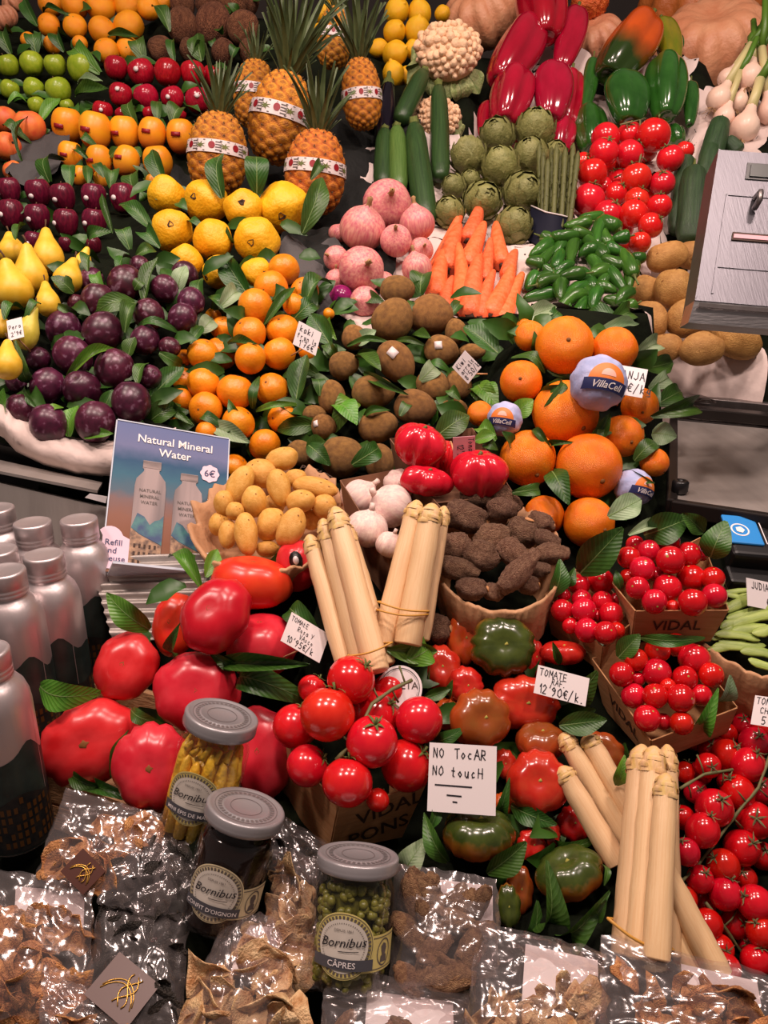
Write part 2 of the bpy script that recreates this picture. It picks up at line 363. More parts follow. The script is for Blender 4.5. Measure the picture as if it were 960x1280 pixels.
def dot(d, r, h=.03, n=8, sz=None):       # a small patch proud of a unit ball in direction d
    d = Vector(d).normalized(); b = MB(); R = frame(d, Vector((1, .2, 0)))
    rim = []
    sx, sy = sz or (r, r)
    m_ = 12 if sz is None else 16
    pts = []
    for j in range(m_):
        a = 2 * pi * j / m_
        if sz is None: x, y = cos(a) * sx, sin(a) * sy
        else:
            t = max(abs(cos(a)), abs(sin(a))); x, y = cos(a) / t * sx, sin(a) / t * sy
        pts.append((x, y))
    vs = [R @ Vector((0, 0, 1 + h))] + [R @ (Vector((x, y, sqrt(max(0, 1 - x * x - y * y)))).normalized() * (1 + h)) for x, y in pts] + [R @ (Vector((x, y, sqrt(max(0, 1 - x * x - y * y)))).normalized() * .97) for x, y in pts]
    fs = [(0, 1 + j, 1 + (j + 1) % m_) for j in range(m_)] + [(1 + j, 1 + m_ + j, 1 + m_ + (j + 1) % m_, 1 + (j + 1) % m_) for j in range(m_)]
    return b.add(vs, fs).mesh('patch')

KIND = {}
def kind(key, name, cat, meshes, mat, parts=()):
    KIND[key] = dict(name=name, cat=cat, meshes=meshes if isinstance(meshes, list) else [meshes], mat=mat, parts=list(parts))
def put(key, loc, R, scale, label, group=None, mat=None, var=None, skip=(), name=None, cat=None, small=99):
    K = KIND[key]; me = K['meshes'][var % len(K['meshes'])] if var is not None else random.choice(K['meshes'])
    parts = [q for i, q in enumerate(K['parts']) if i not in skip and small >= 11]
    if parts: o = bpy.data.objects.new(name or K['name'], None); COL.objects.link(o); o.empty_display_size = .5
    else: o = mk(name or K['name'], me, M[mat or K['mat']])
    sx = Matrix.Diagonal(scale if hasattr(scale, '__len__') else (scale,) * 3)
    o.matrix_world = Matrix.Translation(loc) @ (R @ sx).to_4x4()
    tag(o, label, cat or K['cat'], group)
    if parts:
        mk(K.get('body', 'skin'), me, M[mat or K['mat']], o)
        for pn, pm, pmat in parts:
            q = mk(pn, pm, M[pmat], o)
            if pn in ('leaves', 'eyes'): q['kind'] = 'stuff'
    return o

kind('orange', 'orange', 'orange', [fruit(28, 18, nz=.03, seed=i, dt=.05, wt=.25, db=.03, wb=.2) for i in range(3)], 'orange', [('navel', MB().lathe([(0, 1.0), (.05, 1.0), (.07, .97), (.10, .93)], 10).mesh('navel'), 'scar')])
kind('mandarin', 'orange', 'orange', [fruit(nz=.03, seed=i, flat=.92, dt=.06, wt=.3) for i in range(3)], 'mandarin', [('stem', stub(.80, .07, .06, 0), 'scar_green')])
app = [fruit(k=5, amp=.025, flat=.92, dt=.34, wt=.3, db=.16, wb=.3, taper=.2, pw=.9, nz=.03, seed=i) for i in range(3)]
kind('green_apple', 'green_apple', 'apple', app, 'green_apple', [('stem', stub(.55, .4, .035), 'stem_brown')])
kind('red_apple', 'red_apple', 'apple', app, 'red_apple', [('stem', stub(.55, .4, .035), 'stem_brown'), ('fruit_sticker', dot((.1, -1, .15), .17), 'sticker_white')])
kind('dark_apple', 'dark_red_apple', 'apple', [fruit(k=5, amp=.05, flat=1.05, dt=.36, wt=.3, db=.2, wb=.3, taper=.38, pw=.85, nz=.03, seed=i + 5) for i in range(3)], 'dark_apple', [('stem', stub(.65, .4, .035), 'stem_brown'), ('fruit_sticker', dot((-.35, -1, -.1), .17), 'sticker_white')])
kind('mango', 'mango', 'mango', [fruit(flat=1.08, pw=.8, nz=.06, ns=1.1, seed=i, dt=.12, wt=.35, taper=.1) for i in range(3)], 'mango', [('fruit_sticker', dot((-.3, -1, -.05), .2, sz=(.30, .13)), 'sticker_red')])
kind('nectarine', 'nectarine', 'nectarine', [fruit(nz=.04, seed=i, dt=.22, wt=.3) for i in range(2)], 'nectarine', [('stem_cavity', MB().lathe([(0, .80), (.07, .81), (.1, .83)], 8).mesh('c'), 'scar_dark')])
kind('coconut', 'coconut', 'coconut', [fruit(nz=.07, ns=1.3, seed=i, flat=1.12, name='husk') for i in range(3)], 'coconut', [('fibre_tuft', MB().tube([(0, 0, 1), (.06, 0, 1.15), (.2, .05, 1.2)], [.1, .05, .01], 6).tube([(.1, .1, 1), (.05, .2, 1.2)], [.06, .01], 5).mesh('t'), 'coconut')])
kind('lemon', 'lemon', 'lemon', [fruit(pw=1.15, flat=1.18, nz=.05, ns=1.6, seed=i) for i in range(2)], 'lemon', [('tip', MB().lathe([(0, 1.34), (.1, 1.3), (.15, 1.2), (.25, 1.12)], 8).mesh('t'), 'lemon')])
kind('quince', 'quince', 'quince', [fruit(26, 16, nz=.11, ns=1.25, seed=i, flat=1.0, dt=.1, wt=.25, db=.08, pw=.92, k=5, amp=.025, irr=.4) for i in range(4)], 'quince', [('blossom_end', MB().lathe([(0, .9), (.08, .92), (.13, .98), (.17, .9)], 8, fn=lambda a, z: 1 + .3 * cos(5 * a)).mesh('c'), 'scar_dark')])
kind('plum', 'plum', 'plum', [fruit(nz=.025, seed=i, flat=1.1, dt=.14, wt=.2, k=1, amp=.0) for i in range(3)], 'plum', [('stem_cavity', MB().lathe([(0, .97), (.05, .98), (.08, .95)], 8).mesh('c'), 'scar_dark')])
kind('persimmon', 'persimmon', 'persimmon', [fruit(k=2, amp=.018, flat=.95, nz=.03, seed=i, dt=.1, wt=.3) for i in range(4)], 'persimmon', [('stem_scar', MB().lathe([(0, .87), (.07, .88), (.1, .85)], 8).mesh('c'), 'scar')])
def egg(nz, seed, tap=.0, nu=24, nv=14, ns=1.2, bend=0):
    def fn(a, p):
        s_, c = sin(p), cos(p); r = s_ * (1 - tap * c); q = 1 + nz * n3(cos(a) * s_ * ns, sin(a) * s_ * ns, c * ns, seed)
        return (c * q, r * cos(a) * q + bend * (c * c - .4), r * sin(a) * q)
    return MB().sph(fn, nu, nv).mesh('skin')
kind('kiwi', 'kiwi', 'kiwi', [egg(.05, i, .08) for i in range(3)], 'kiwi', [('blossom_end', MB().tube([(.93, 0, 0), (1.05, .01, 0)], [.09, .04], 7).mesh('b'), 'scar_dark')])
kind('kiwi_sticker', 'kiwi', 'kiwi', KIND['kiwi']['meshes'], 'kiwi', KIND['kiwi']['parts'] + [('fruit_sticker', dot((-.45, .15, 1), .25, .07, sz=(.2, .24)), 'sticker_white')])
def eyes(seed, n=7, mat='scar_dark'):
    random.seed(seed); b = MB()
    for _ in range(n):
        d = Vector((U(-1, 1), U(-1, 1), U(-1, 1))).normalized(); R = frame(d, Vector((1, 0, 0)))
        b.add([d * .985 + R @ Vector((cos(a) * .07, sin(a) * .045, 0)) for a in (0, 1.05, 2.1, 3.14, 4.2, 5.2)] + [d * 1.012], [(i, (i + 1) % 6, 6) for i in range(6)])
    return b.mesh('eyes')
kind('potato', 'potato', 'potato', [egg(.13, i, .05, ns=1.3) for i in range(5)], 'potato', [('eyes', eyes(3), 'scar')])
kind('new_potato', 'small_potato', 'potato', [egg(.1, i + 9, .05, ns=1.2, bend=.08 * (i % 2)) for i in range(5)], 'new_potato', [('eyes', eyes(5, 6), 'scar')])
def pear():
    pr = [(0, -1), (.35, -.98), (.7, -.8), (.95, -.4), (1, -.05), (.93, .35), (.72, .8), (.5, 1.2), (.38, 1.55), (.28, 1.8), (.13, 1.93), (0, 1.95)]
    return MB().lathe(pr, 20, fn=lambda a, z: 1 + .05 * n3(cos(a), sin(a), z)).mesh('skin')
kind('pear', 'yellow_pear', 'pear', pear(), 'pear', [('stem', MB().tube([(0, 0, 1.9), (.05, 0, 2.15), (.2, 0, 2.4)], [.06, .05, .07], 6).mesh('s'), 'stem_brown')])
kind('onion', 'onion', 'onion', [fruit(28, 18, flat=.95, neck=.3, nz=.03, seed=i, k=9, amp=.006) for i in range(3)], 'pink_onion', [('dry_neck', MB().lathe([(.15, 1.0), (.09, 1.25), (.12, 1.42), (.03, 1.5)], 9, fn=lambda a, z: 1 + .3 * cos(4 * a + z * 9)).mesh('n'), 'root')])
def garlic(seed):
    return fruit(30, 16, k=8, amp=.05, flat=.85, neck=.32, irr=.5, seed=seed, pw=.9)
kind('garlic', 'garlic_bulb', 'garlic', [garlic(1), garlic(2)], 'garlic', [('stalk', MB().tube([(0, 0, .95), (.04, .02, 1.12), (.12, .05, 1.26)], [.17, .13, .14], 8).mesh('s'), 'garlic')])
big = [fruit(30, 18, k=7, amp=.035, irr=.5, flat=.8, dt=.16, wt=.35, db=.04, nz=.07, ns=1.0, seed=i, pw=.9) for i in range(4)]
kind('big_tomato', 'beef_tomato', 'tomato', big, 'big_tomato', [('stem_scar', MB().lathe([(0, .66), (.07, .68), (.13, .64)], 9, fn=lambda a, z: 1 + .35 * cos(5 * a)).mesh('c'), 'scar')])
kind('big_ribbed', 'beef_tomato', 'tomato', [fruit(40, 20, k=8, amp=.05, irr=.9, flat=.78, dt=.2, wt=.35, db=.04, nz=.05, ns=1.0, seed=i + 3, pw=.9) for i in range(3)], 'big_tomato', [('stem_scar', MB().lathe([(0, .64), (.07, .65), (.12, .6)], 9, fn=lambda a, z: 1 + .35 * cos(5 * a)).mesh('c'), 'scar')])
kind('big_sticker', 'beef_tomato', 'tomato', big, 'big_tomato', [('fruit_sticker', dot((.1, -1, .45), .3, .02), 'sticker_black'), ('sticker_print', dot((.1, -1, .45), .13, .035), 'sticker_white')])
kind('raf', 'raf_tomato', 'tomato', [fruit(44, 20, k=7 + i, amp=.065, irr=.9, flat=.70, dt=.26, wt=.34, db=.1, nz=.05, ns=1.0, seed=i + 3, pw=.82) for i in range(4)], 'raf_red', [('calyx', calyx(.42, 6, .3, .05, .05, .12, .05), 'scar_green')])
kind('heart', 'ribbed_pink_tomato', 'tomato', [fruit(36, 18, k=5, amp=.17, irr=.9, flat=.85, dt=.22, wt=.34, db=.1, nz=.08, ns=1.0, seed=i + 8, pw=.85) for i in range(3)], 'heart_tomato', [('calyx', calyx(.62, 6, .3, .06, .05, .15, .06), 'stem_green')])
tom = [fruit(24, 15, flat=.95, dt=.1, wt=.25, nz=.02, seed=i) for i in range(3)]
kind('tomato', 'vine_tomato', 'tomato', tom, 'tomato', [('calyx', calyx(.84, 5, .48, .06, .12, .3, .05), 'stem_green')])
kind('cherry', 'cherry_tomato', 'tomato', [fruit(20, 13, flat=.97, dt=.07, wt=.2, nz=.02, seed=i) for i in range(3)], 'cherry', [('stem_scar', MB().lathe([(0, .92), (.06, .93), (.1, .9)], 8).mesh('c'), 'scar_green')])
kind('truss', 'cherry_tomato', 'tomato', [fruit(20, 13, flat=1.04, dt=.07, wt=.2, nz=.02, seed=i) for i in range(3)], 'cherry', [('calyx', calyx(.95, 5, .55, .06, .14, .4, .05), 'vine')])
def bell(seed, k=4, L=1.15, tp=.35):
    return fruit(36, 22, k=k, amp=.12, irr=.3, flat=L, dt=.3, wt=.4, db=.22, wb=.35, pw=.55, taper=tp, nz=.05, ns=1.1, seed=seed)
kind('pepper', 'bell_pepper', 'pepper', [bell(1), bell(2, 3), bell(3, 4, 1.1, .2)], 'red_pepper', [('stem', MB().lathe([(.28, .93), (.2, 1.0), (.09, 1.06), (.08, 1.3), (.1, 1.42), (0, 1.43)], 9, fn=lambda a, z: 1 + .12 * cos(5 * a)).mesh('s'), 'stem_green')])
kind('pumpkin', 'pumpkin', 'pumpkin', [fruit(60, 20, k=11, amp=.10, flat=.78, dt=.3, wt=.4, db=.15, nz=.04, seed=2, pw=.85), fruit(60, 20, k=7, amp=.15, flat=.8, dt=.3, wt=.4, db=.15, nz=.06, seed=4, irr=.4, pw=.85)], 'pumpkin_pink', [] and [('stem', MB().lathe([(.2, .45), (.12, .6), (.1, .8), (.13, .9), (0, .92)], 10, fn=lambda a, z: 1 + .15 * cos(5 * a)).mesh('s'), 'stem_brown')])
kind('squash', 'knobbly_squash', 'squash', [fruit(54, 34, nz=.16, ns=6, seed=5, flat=.9)], 'squash_knobbly', [('stem', stub(.85, .3, .1), 'stem_brown')])
# stick-like produce: unit length along Z (0 = first end given), unit radius
def stick(prof, n=12, fn=None, bend=0):
    b = MB().lathe(prof, n, fn=fn)
    if bend: b.v = [(x + bend * sin(pi * z), y, z) for x, y, z in b.v]
    return b.mesh('skin')
car = lambda s: stick([(0, 0), (.12, .01), (.3, .04), (.48, .14), (.66, .32), (.82, .55), (.95, .8), (1, .92), (.85, .985), (.4, 1), (0, .995)], 14, lambda a, z: 1 + .06 * n3(cos(a), sin(a), z * 14, s), .25 * (s - 1))
kind('carrot', 'carrot', 'carrot', [car(0), car(1), car(2)], 'carrot', [('stem_end', MB().lathe([(.42, .99), (.32, 1.02), (.2, 1.03), (0, 1.0)], 9, fn=lambda a, z: 1 + .3 * cos(4 * a)).mesh('e'), 'scar_dark')])
zuc = lambda s: stick([(0, 0), (.5, .004), (.85, .03), (1, .12), (1, .5), (.93, .8), (.75, .93), (.6, .97), (0, .975)], 16, lambda a, z: 1 + .025 * cos(6 * a), .1 * s)
kind('zucchini', 'zucchini', 'zucchini', [zuc(1), zuc(-1)], 'zucchini', [('stem', MB().lathe([(.62, .955), (.45, .975), (.4, 1.0), (.46, 1.05), (0, 1.05)], 10, fn=lambda a, z: 1 + .14 * cos(5 * a)).mesh('s'), 'stem_green')])
def cuke(s):
    return stick([(0, 0), (.45, .006), (.8, .04), (1, .14), (1, .4), (1, .7), (.85, .92), (.5, .985), (0, 1)], 22, lambda a, z: 1 + .05 * max(0, n3(cos(a) * 4, sin(a) * 4, z * 22, s)) * 2, .08 * s)
kind('cucumber', 'cucumber', 'cucumber', [cuke(1), cuke(-1)], 'cucumber', [('stem', MB().tube([(0, 0, .98), (.1, 0, 1.04)], [.14, .12], 6).mesh('s'), 'stem_green')])
kind('eggplant', 'eggplant', 'eggplant', [stick([(0, 0), (.6, .02), (.95, .12), (1, .3), (.85, .6), (.6, .85), (.45, .97), (0, 1)], 16)], 'eggplant', [('calyx', MB().lathe([(.6, .88), (.5, .97), (.25, 1.02), (.2, 1.12), (0, 1.12)], 10).mesh('s'), 'stem_green')])
pad = lambda s: stick([(0, 0), (.3, .02), (.55, .12), (.8, .35), (.95, .6), (1, .78), (.85, .93), (.4, .99), (0, 1)], 12, lambda a, z: 1 + .16 * n3(cos(a) * 1.2, sin(a) * 1.2, z * 4, s), .35 * (s - 1))
kind('padron', 'green_chilli_pepper', 'pepper', [pad(0), pad(1), pad(2), pad(3)], 'padron', [('stem', MB().lathe([(.5, .96), (.3, 1.01), (.14, 1.03), (.11, 1.15), (.12, 1.3), (0, 1.3)], 7).mesh('s'), 'stem_green')])
def wasp(s):
    return stick([(0, 0), (.8, .0), (.98, .01), (1, .1), (1, .2), (.99, .3), (.97, .4), (.96, .5), (.94, .6), (.93, .68), (.92, .75), (.89, .81), (.88, .86)], 16, lambda a, z: 1 + .10 * n3(cos(a) * 1.2, sin(a) * 1.2, z * 7, s) + .035 * n3(cos(a) * 5, sin(a) * 5, z * 5, s), .35 * (s - 1))
def wtip(s):
    pr = [(.88, .855), (.91, .875), (.90, .90), (.84, .925), (.73, .948), (.58, .968), (.38, .986), (.18, .997), (0, 1.0)]
    def rad(z):
        for (r0, z0), (r1, z1) in zip(pr, pr[1:]):
            if z0 <= z <= z1: return r0 + (r1 - r0) * (z - z0) / (z1 - z0)
        return .88
    b = MB().lathe(pr, 14, fn=lambda a, z: 1 + .07 * cos(3 * a + z * 70))
    for i in range(11):
        z = .84 + .012 * i; a = i * 2.39996; d = Vector((cos(a), sin(a), 0)); e = Vector((-sin(a), cos(a), 0)); l = .035; rows = []
        for t, w_ in ((0, .5), (.4, .55), (.75, .35), (1, .04)):
            zz = z + l * t; r = rad(zz) * 1.02 + .07 * t * (1 - t) * 2; rows.append([d * r * .93 - e * w_ * rad(zz) + Vector((0, 0, zz)), d * (r + .05) + Vector((0, 0, zz)), d * r * .93 + e * w_ * rad(zz) + Vector((0, 0, zz))])
        b.grid(rows)
    b.v = [(x + .2 * (s - 1) * sin(pi * min(z, 1)), y, z) for x, y, z in b.v]
    return b.mesh('tip')
kind('wasp', 'white_asparagus', 'asparagus', [wasp(1)], 'white_asp', [('tip', wtip(1), 'asp_tip')])
gasp = MB().lathe([(0, 0), (.8, 0), (1, .01), (1, .6), (1.05, .7), (1.2, .82), (1.0, .92), (.5, .98), (0, 1)], 9)
for i in range(16):
    z = .25 + .7 * i / 16; a = i * 2.4; d = Vector((cos(a), sin(a), 0)); e = Vector((-sin(a), cos(a), 0)); h = .05 + .02 * (i < 6)
    gasp.add([d * 1.08 - e * .6 + Vector((0, 0, z)), d * 1.08 + e * .6 + Vector((0, 0, z)), d * 1.45 + Vector((0, 0, z + h * .6)), d * 1.0 + Vector((0, 0, z + h))], [(0, 1, 2), (0, 2, 3), (2, 1, 3)])
kind('gasp', 'green_asparagus', 'asparagus', [gasp.mesh('spear')], 'green_asp')
# artichoke: core + overlapping bracts
def artichoke(s):
    random.seed(s); b = MB(); nr = 7
    for r_ in range(nr):
        ph = pi * (.93 - .80 * r_ / (nr - 1)); m_ = max(3, int(8 * sin(ph) ** .8))
        for j in range(m_):
            a = 2 * pi * (j + .5 * (r_ % 2)) / m_ + U(-.08, .08); wd = .55 * max(.5, sin(ph)) ; rows = []
            for t, q, out in ((0, .8, 1.0), (.35, 1, 1.06), (.7, .8, 1.13), (1, .15, 1.17 + U(-.03, .04))):
                p2 = ph - t * .62; row = []
                for e in (-1, 0, 1):
                    aa = a + e * q * wd / max(.35, sin(max(p2, .15))) * .8; rr = out - (.05 if e else 0)
                    sp = sin(max(p2, .02)); row.append((rr * sp * cos(aa), rr * sp * sin(aa), rr * cos(p2) * 1.02))
                rows.append(row)
            b.grid(rows)
    return b.mesh('leaves')
kind('artichoke', 'artichoke', 'artichoke', [fruit(16, 10, flat=1.0)], 'artichoke', [('leaves', artichoke(2), 'artichoke'), ('stem', MB().tube([(0, 0, -.95), (.02, 0, -1.3)], [.25, .22], 9).mesh('s'), 'artichoke')])
# taro: knobbly corm, optional neck
def taro(s, neck):
    def fn(a, p):
        c, s_ = cos(p), sin(p); r = s_
        x = c
        if neck and c > .35: x = c * (1 + neck * (c - .35) / .65); r = s_ * (1 - .15 * (c - .35)) + .28 * max(0, c - .5) * (1 if c < .98 else 0)
        q = 1 + .22 * n3(c * 1.6, cos(a) * s_ * 1.6, sin(a) * s_ * 1.6, s) + .03 * sin(c * 30 + 2 * n3(c, cos(a), sin(a), s)) + .03 * n3(c * 7, cos(a) * s_ * 7, sin(a) * s_ * 7, s)
        return (x * q, r * cos(a) * q, r * sin(a) * q)
    return MB().sph(fn, 26, 26).mesh('skin')
kind('taro', 'taro_corm', 'taro', [taro(1, 0), taro(2, 0), taro(3, .25)], 'taro', [('shoot_scar', MB().tube([(.97, 0, 0), (1.06, .03, 0), (1.1, .03, 0)], [.33, .26, .12], 8).mesh('s'), 'taro_cut')])
kind('taro_neck', 'taro_corm', 'taro', [taro(4, .8), taro(5, .6)], 'taro', [('shoot_scar', MB().tube([(1.3, 0, 0), (1.62, .0, 0), (1.7, .02, 0)], [.3, .3, .12], 9).mesh('s'), 'taro')])
# leaf: base at origin, tip at +Y, half width 1
def leafmesh(bend, fold, curl, thin=.85):
    rows = []; N = 10
    for i in range(N + 1):
        t = i / N; wd = max(.02, sin(pi * min(1, t * .93 + .05)) ** thin * (1 - .25 * t)); z = bend * sin(pi * t) * 1.0 - curl * t * t
        rows.append([(e * wd, t, z * .35 + fold * abs(e) * wd * .2 + .03 * sin(9 * t + 4 * e) * abs(e)) for e in (-1, -.5, 0, .5, 1)])
    rib = MB().grid([[(-.045 * (1 - r / (N + 1)), rows[r][2][1], rows[r][2][2] + .006), (0, rows[r][2][1], rows[r][2][2] + .012), (.045 * (1 - r / (N + 1)), rows[r][2][1], rows[r][2][2] + .006)] for r in range(N + 1)]).mesh('midrib')
    return MB().grid(rows).mesh('blade'), rib
LEAF = [leafmesh(.6, .5, .0), leafmesh(.9, 1.0, .5), leafmesh(.3, .9, -.4), leafmesh(1.0, .2, .9, .7)]
# ------------------------------------------------------------------ placing the produce
REG = []                                  # (px, py, r_px, depth, pile) of everything that lies on the display
def plane(D):
    y0, d0, y1, d1 = D[:4]; sx = D[4] if len(D) > 4 else 0
    return lambda x, y: 1 / (1 / d0 + (1 / d1 - 1 / d0) * (y - y0) / (y1 - y0) + sx * (x - 480) / 1000)
def nums(q):
    out = []
    for t in q.split(','):
        try: out.append(float(t))
        except ValueError: out.append(t.strip())
    return out
def relax(it, gap=.95, iters=40, lim=2.2):
    n = len(it)
    for _ in range(iters):
        for i in range(n):
            for j in range(i + 1, n):
                a, b = it[i], it[j]; dm = (a['d'] + b['d']) / 2
                L = sqrt(((a['x'] - b['x']) ** 2 + ((a['y'] - b['y'])) ** 2)) / F_PX * dm
                s = gap * (a['R'] + b['R'])
                if L >= s: continue
                need = sqrt(s * s - L * L); g = b['d'] - a['d']
                if abs(g) >= need: continue
                sg = 1 if g > 0 else -1 if g < 0 else (1 if a['y'] > b['y'] else -1)
                e = (need - abs(g)) * .25 * sg; a['d'] -= e; b['d'] += e
        for a in it:
            a['d'] = max(a['d0'] - lim * a['R'], min(a['d0'] + lim * a['R'], a['d']))
def rowname(i, n):
    if n == 1: return 'only row'
    return 'top row' if i == 0 else 'bottom row' if i == n - 1 else ORD[i] + ' row'
def where_label(noun, row, nrow, i, n, place):
    if n == 1: return f'{noun}, alone in {rowname(row, nrow)} of {place}'
    side = 'leftmost' if i == 0 else 'rightmost' if i == n - 1 else ORD[i] + ' from left'
    return f'{noun}, {side}, {rowname(row, nrow)} of {place}'
def pile(key, rows, D, noun, place, group, mode='S', axis=(0, 1, .3), jit=.35, mats=None, lab=None, keys=None, do_relax=True, skipf=None, depth=1.0, nouns=None):
    """rows: 'x,y,r[,z]' (S) or 'x,y,a,b,angle[,z[,f|u]]' (E, T) in photograph pixels; z in radii towards the viewer."""
    pl = plane(D); it = []; R_ = [r for r in rows.split(';') if r.strip()]
    for ri, r in enumerate(R_):
        q = sorted((nums(t) for t in r.split()), key=lambda v: v[0])
        for i, v in enumerate(q):
            a = dict(x=v[0], y=v[1], row=ri, nrow=len(R_), i=i, n=len(q), code='')
            if mode == 'S': a['a'] = a['b'] = v[2]; a['ang'] = 0; z = v[3] if len(v) > 3 else 0
            else:
                a['a'], a['b'] = v[2], v[3]; a['ang'] = v[4] if len(v) > 4 else 0; z = v[5] if len(v) > 5 else 0
                if len(v) > 6: a['code'] = v[6]
            gk = 1 if mode == 'T' else 1.06; a['a'] *= gk; a['b'] *= gk; rm = sqrt(a['a'] * a['b']); d = pl(v[0], v[1]); a['R'] = rm * d / F_PX
            a['d0'] = a['d'] = d - z * a['R']; it.append(a)
    if do_relax: relax(it)
    for n_, a in enumerate(it):
        d = a['d']; pos = P(a['x'], a['y'], d); s1, s2 = a['a'] * d / F_PX, a['b'] * d / F_PX
        c_, s_ = cos(radians(a['ang'])), sin(radians(a['ang']))
        if mode == 'S':
            z = VD(*axis) + Vector((U(-jit, jit), U(-jit, jit), U(-jit, jit))); ax = RT
            if key in ('red_apple', 'dark_apple', 'mango'): ax = VD(1, 0, U(-.25, .25))
            else: ax = VD(U(-1, 1), U(-1, 1), U(-1, 1))
            Rm = frame(z, ax); sc_ = (s1, s1, s1)
        elif mode == 'E':
            x = VD(c_, s_, U(-.25, .25)); z = VD(U(-.3, .3), U(-.3, .3), 1); Rm = frame(z, x); Rm = frame(z - x * z.dot(x), x)
            sc_ = (s1, s2, min(s1, s2) * depth)
        else:
            if a['code'] == 'u': z = VD(-s_, c_, .35); x = VD(c_, s_, 0); sc_ = (s1, min(s1, s2), s2 * 1.12)
            else: z = VD(U(-.2, .2) - .0, .35 + U(-.15, .15), 1); x = VD(c_, s_, 0); sc_ = (s1, s2, min(s1, s2))
            Rm = frame(z, x)
            if a['code'] != 'u' and a['ang'] == 0: pass
        m = None
        if mats: m = mats[n_ % len(mats)] if isinstance(mats, (list, tuple)) else mats.get((a['row'], a['i']), mats.get('*'))
        k = (keys or {}).get((a['row'], a['i']), key)
        nn = (nouns or {}).get((a['row'], a['i']), noun)
        l = (lab or {}).get((a['row'], a['i'])) or where_label(nn, a['row'], a['nrow'], a['i'], a['n'], place)
        sk = (0,) if (key in ('orange',) and random.random() < .3) else ()
        if key == 'red_apple' and random.random() < .7: sk = (1,)
        o = put(k, pos, Rm, sc_, l, group, m, skip=sk, small=sqrt(a['a'] * a['b']))
        REG.append((a['x'], a['y'], sqrt(a['a'] * a['b']), d, place))
    return it
def sticks(key, rows, D, noun, place, group, mats=None, lab=None, flat=1, regn=4, keys=None, spin=True, skip=(), nouns=None):
    """rows: 'x1,y1,x2,y2,halfwidth[,z1[,z2]]' first end -> second end (pixels), z in metres towards the viewer."""
    pl = plane(D); q = sorted((nums(t) for t in rows.split()), key=lambda v: (v[0] + v[2]))
    for i, v in enumerate(q):
        z1 = v[5] if len(v) > 5 else 0; z2 = v[6] if len(v) > 6 else z1
        d1, d2 = pl(v[0], v[1]) - z1, pl(v[2], v[3]) - z2; p1, p2 = P(v[0], v[1], d1), P(v[2], v[3], d2)
        hw = v[4] * {'carrot': 1.18, 'padron': 1.2, 'wasp': 1.14}.get(key, 1) * (d1 + d2) / 2 / F_PX; ax = p2 - p1
        Rm = frame(ax, VD(U(-1, 1), U(-1, 1), U(-1, 1)) if spin else VD(1, 0, 0))
        nn = (nouns or {}).get(i, noun)
        l = (lab or {}).get(i) or (f'{nn}, ' + ('leftmost' if i == 0 else 'rightmost' if i == len(q) - 1 else ORD[i] + ' from left') + f' {place}')
        m = (mats or {}).get(i) if isinstance(mats, dict) else mats
        put((keys or {}).get(i, key), p1, Rm, (hw, hw * flat, ax.length), l, group, m, skip=skip, small=v[4] * 2)
        for t in range(regn):
            f = (t + .5) / regn; REG.append((v[0] + (v[2] - v[0]) * f, v[1] + (v[3] - v[1]) * f, v[4], d1 + (d2 - d1) * f, place))

# ---- back rows
pile('mandarin', '64,4,15 93,6,16 126,9,17 160,7,17 186,10,14 203,3,11,-1; 61,31,13 94,33,14 128,38,16 161,33,18; 35,50,9,-.6 65,56,10,-.5 100,54,9,-.6 133,64,15 160,62,14', (0, 2.12, 65, 2.02), 'small orange', 'the stack by the coconuts', 'oranges in the back row', axis=(.2, .6, 1), jit=.8)
pile('green_apple', '10,82,14 40,80,15 69,82,14 103,86,19; 12,112,12 42,111,13 73,113,16; 46,132,11,-.6 84,133,9,-.6', (80, 1.95, 130, 1.88), 'yellowish green apple', 'the green apple stack', 'green apples')
pile('red_apple', '145,85,15 177,91,17 209,91,17 241,92,16 266,96,14,-.6; 151,119,15 183,122,16 216,123,15 247,126,16; 128,139,13,-.6 153,143,9,-.6 187,142,9,-.6 225,143,8,-.6', (85, 1.93, 143, 1.84), 'shiny red apple', 'the red apple stack', 'red apples')
pile('coconut', '228,5,14,-.4 262,4,15 290,4,16 310,3,13; 228,32,18 267,31,21 304,35,19; 202,62,15 237,63,12,-.3 279,65,14 312,64,13', (0, 2.1, 65, 2.0), 'brown hairy coconut', 'the coconut stack', 'coconuts', jit=.9)
pile('mango', '84,157,19 119,163,20 156,166,18 190,167,17 226,170,18; 88,194,15 124,200,16 158,201,16 197,203,18; 52,215,9,-.6 101,220,11,-.6 126,224,9,-.6 190,227,8,-.6', (155, 1.78, 225, 1.7), 'yellow-orange mango with red sticker', 'the mango stack', 'mangoes', jit=.2)
pile('nectarine', '6,150,15 37,158,18; 9,183,16; 17,214,12,-.3', (150, 1.78, 215, 1.7), 'orange-red nectarine', 'the nectarine stack', 'nectarines', jit=.8)
pile('dark_apple', '12,239,16 48,242,17 79,247,17 117,248,17 154,249,18; 14,269,18 47,273,17 83,279,17 118,279,17; 42,303,13,-.5 83,306,10,-.6 118,307,10,-.6', (239, 1.62, 307, 1.48), 'dark maroon apple', 'the dark apple stack', 'dark red apples', jit=.2)
pile('quince', '208,244,22 258,252,25 305,262,23 355,260,29; 215,288,24 266,300,23 321,301,27; 232,327,20,-.2 273,340,19,-.2 322,343,19,-.3', (250, 1.5, 340, 1.36), 'lumpy golden quince', 'the quince stack', 'quinces', jit=1.0, axis=(0, -.2, 1))
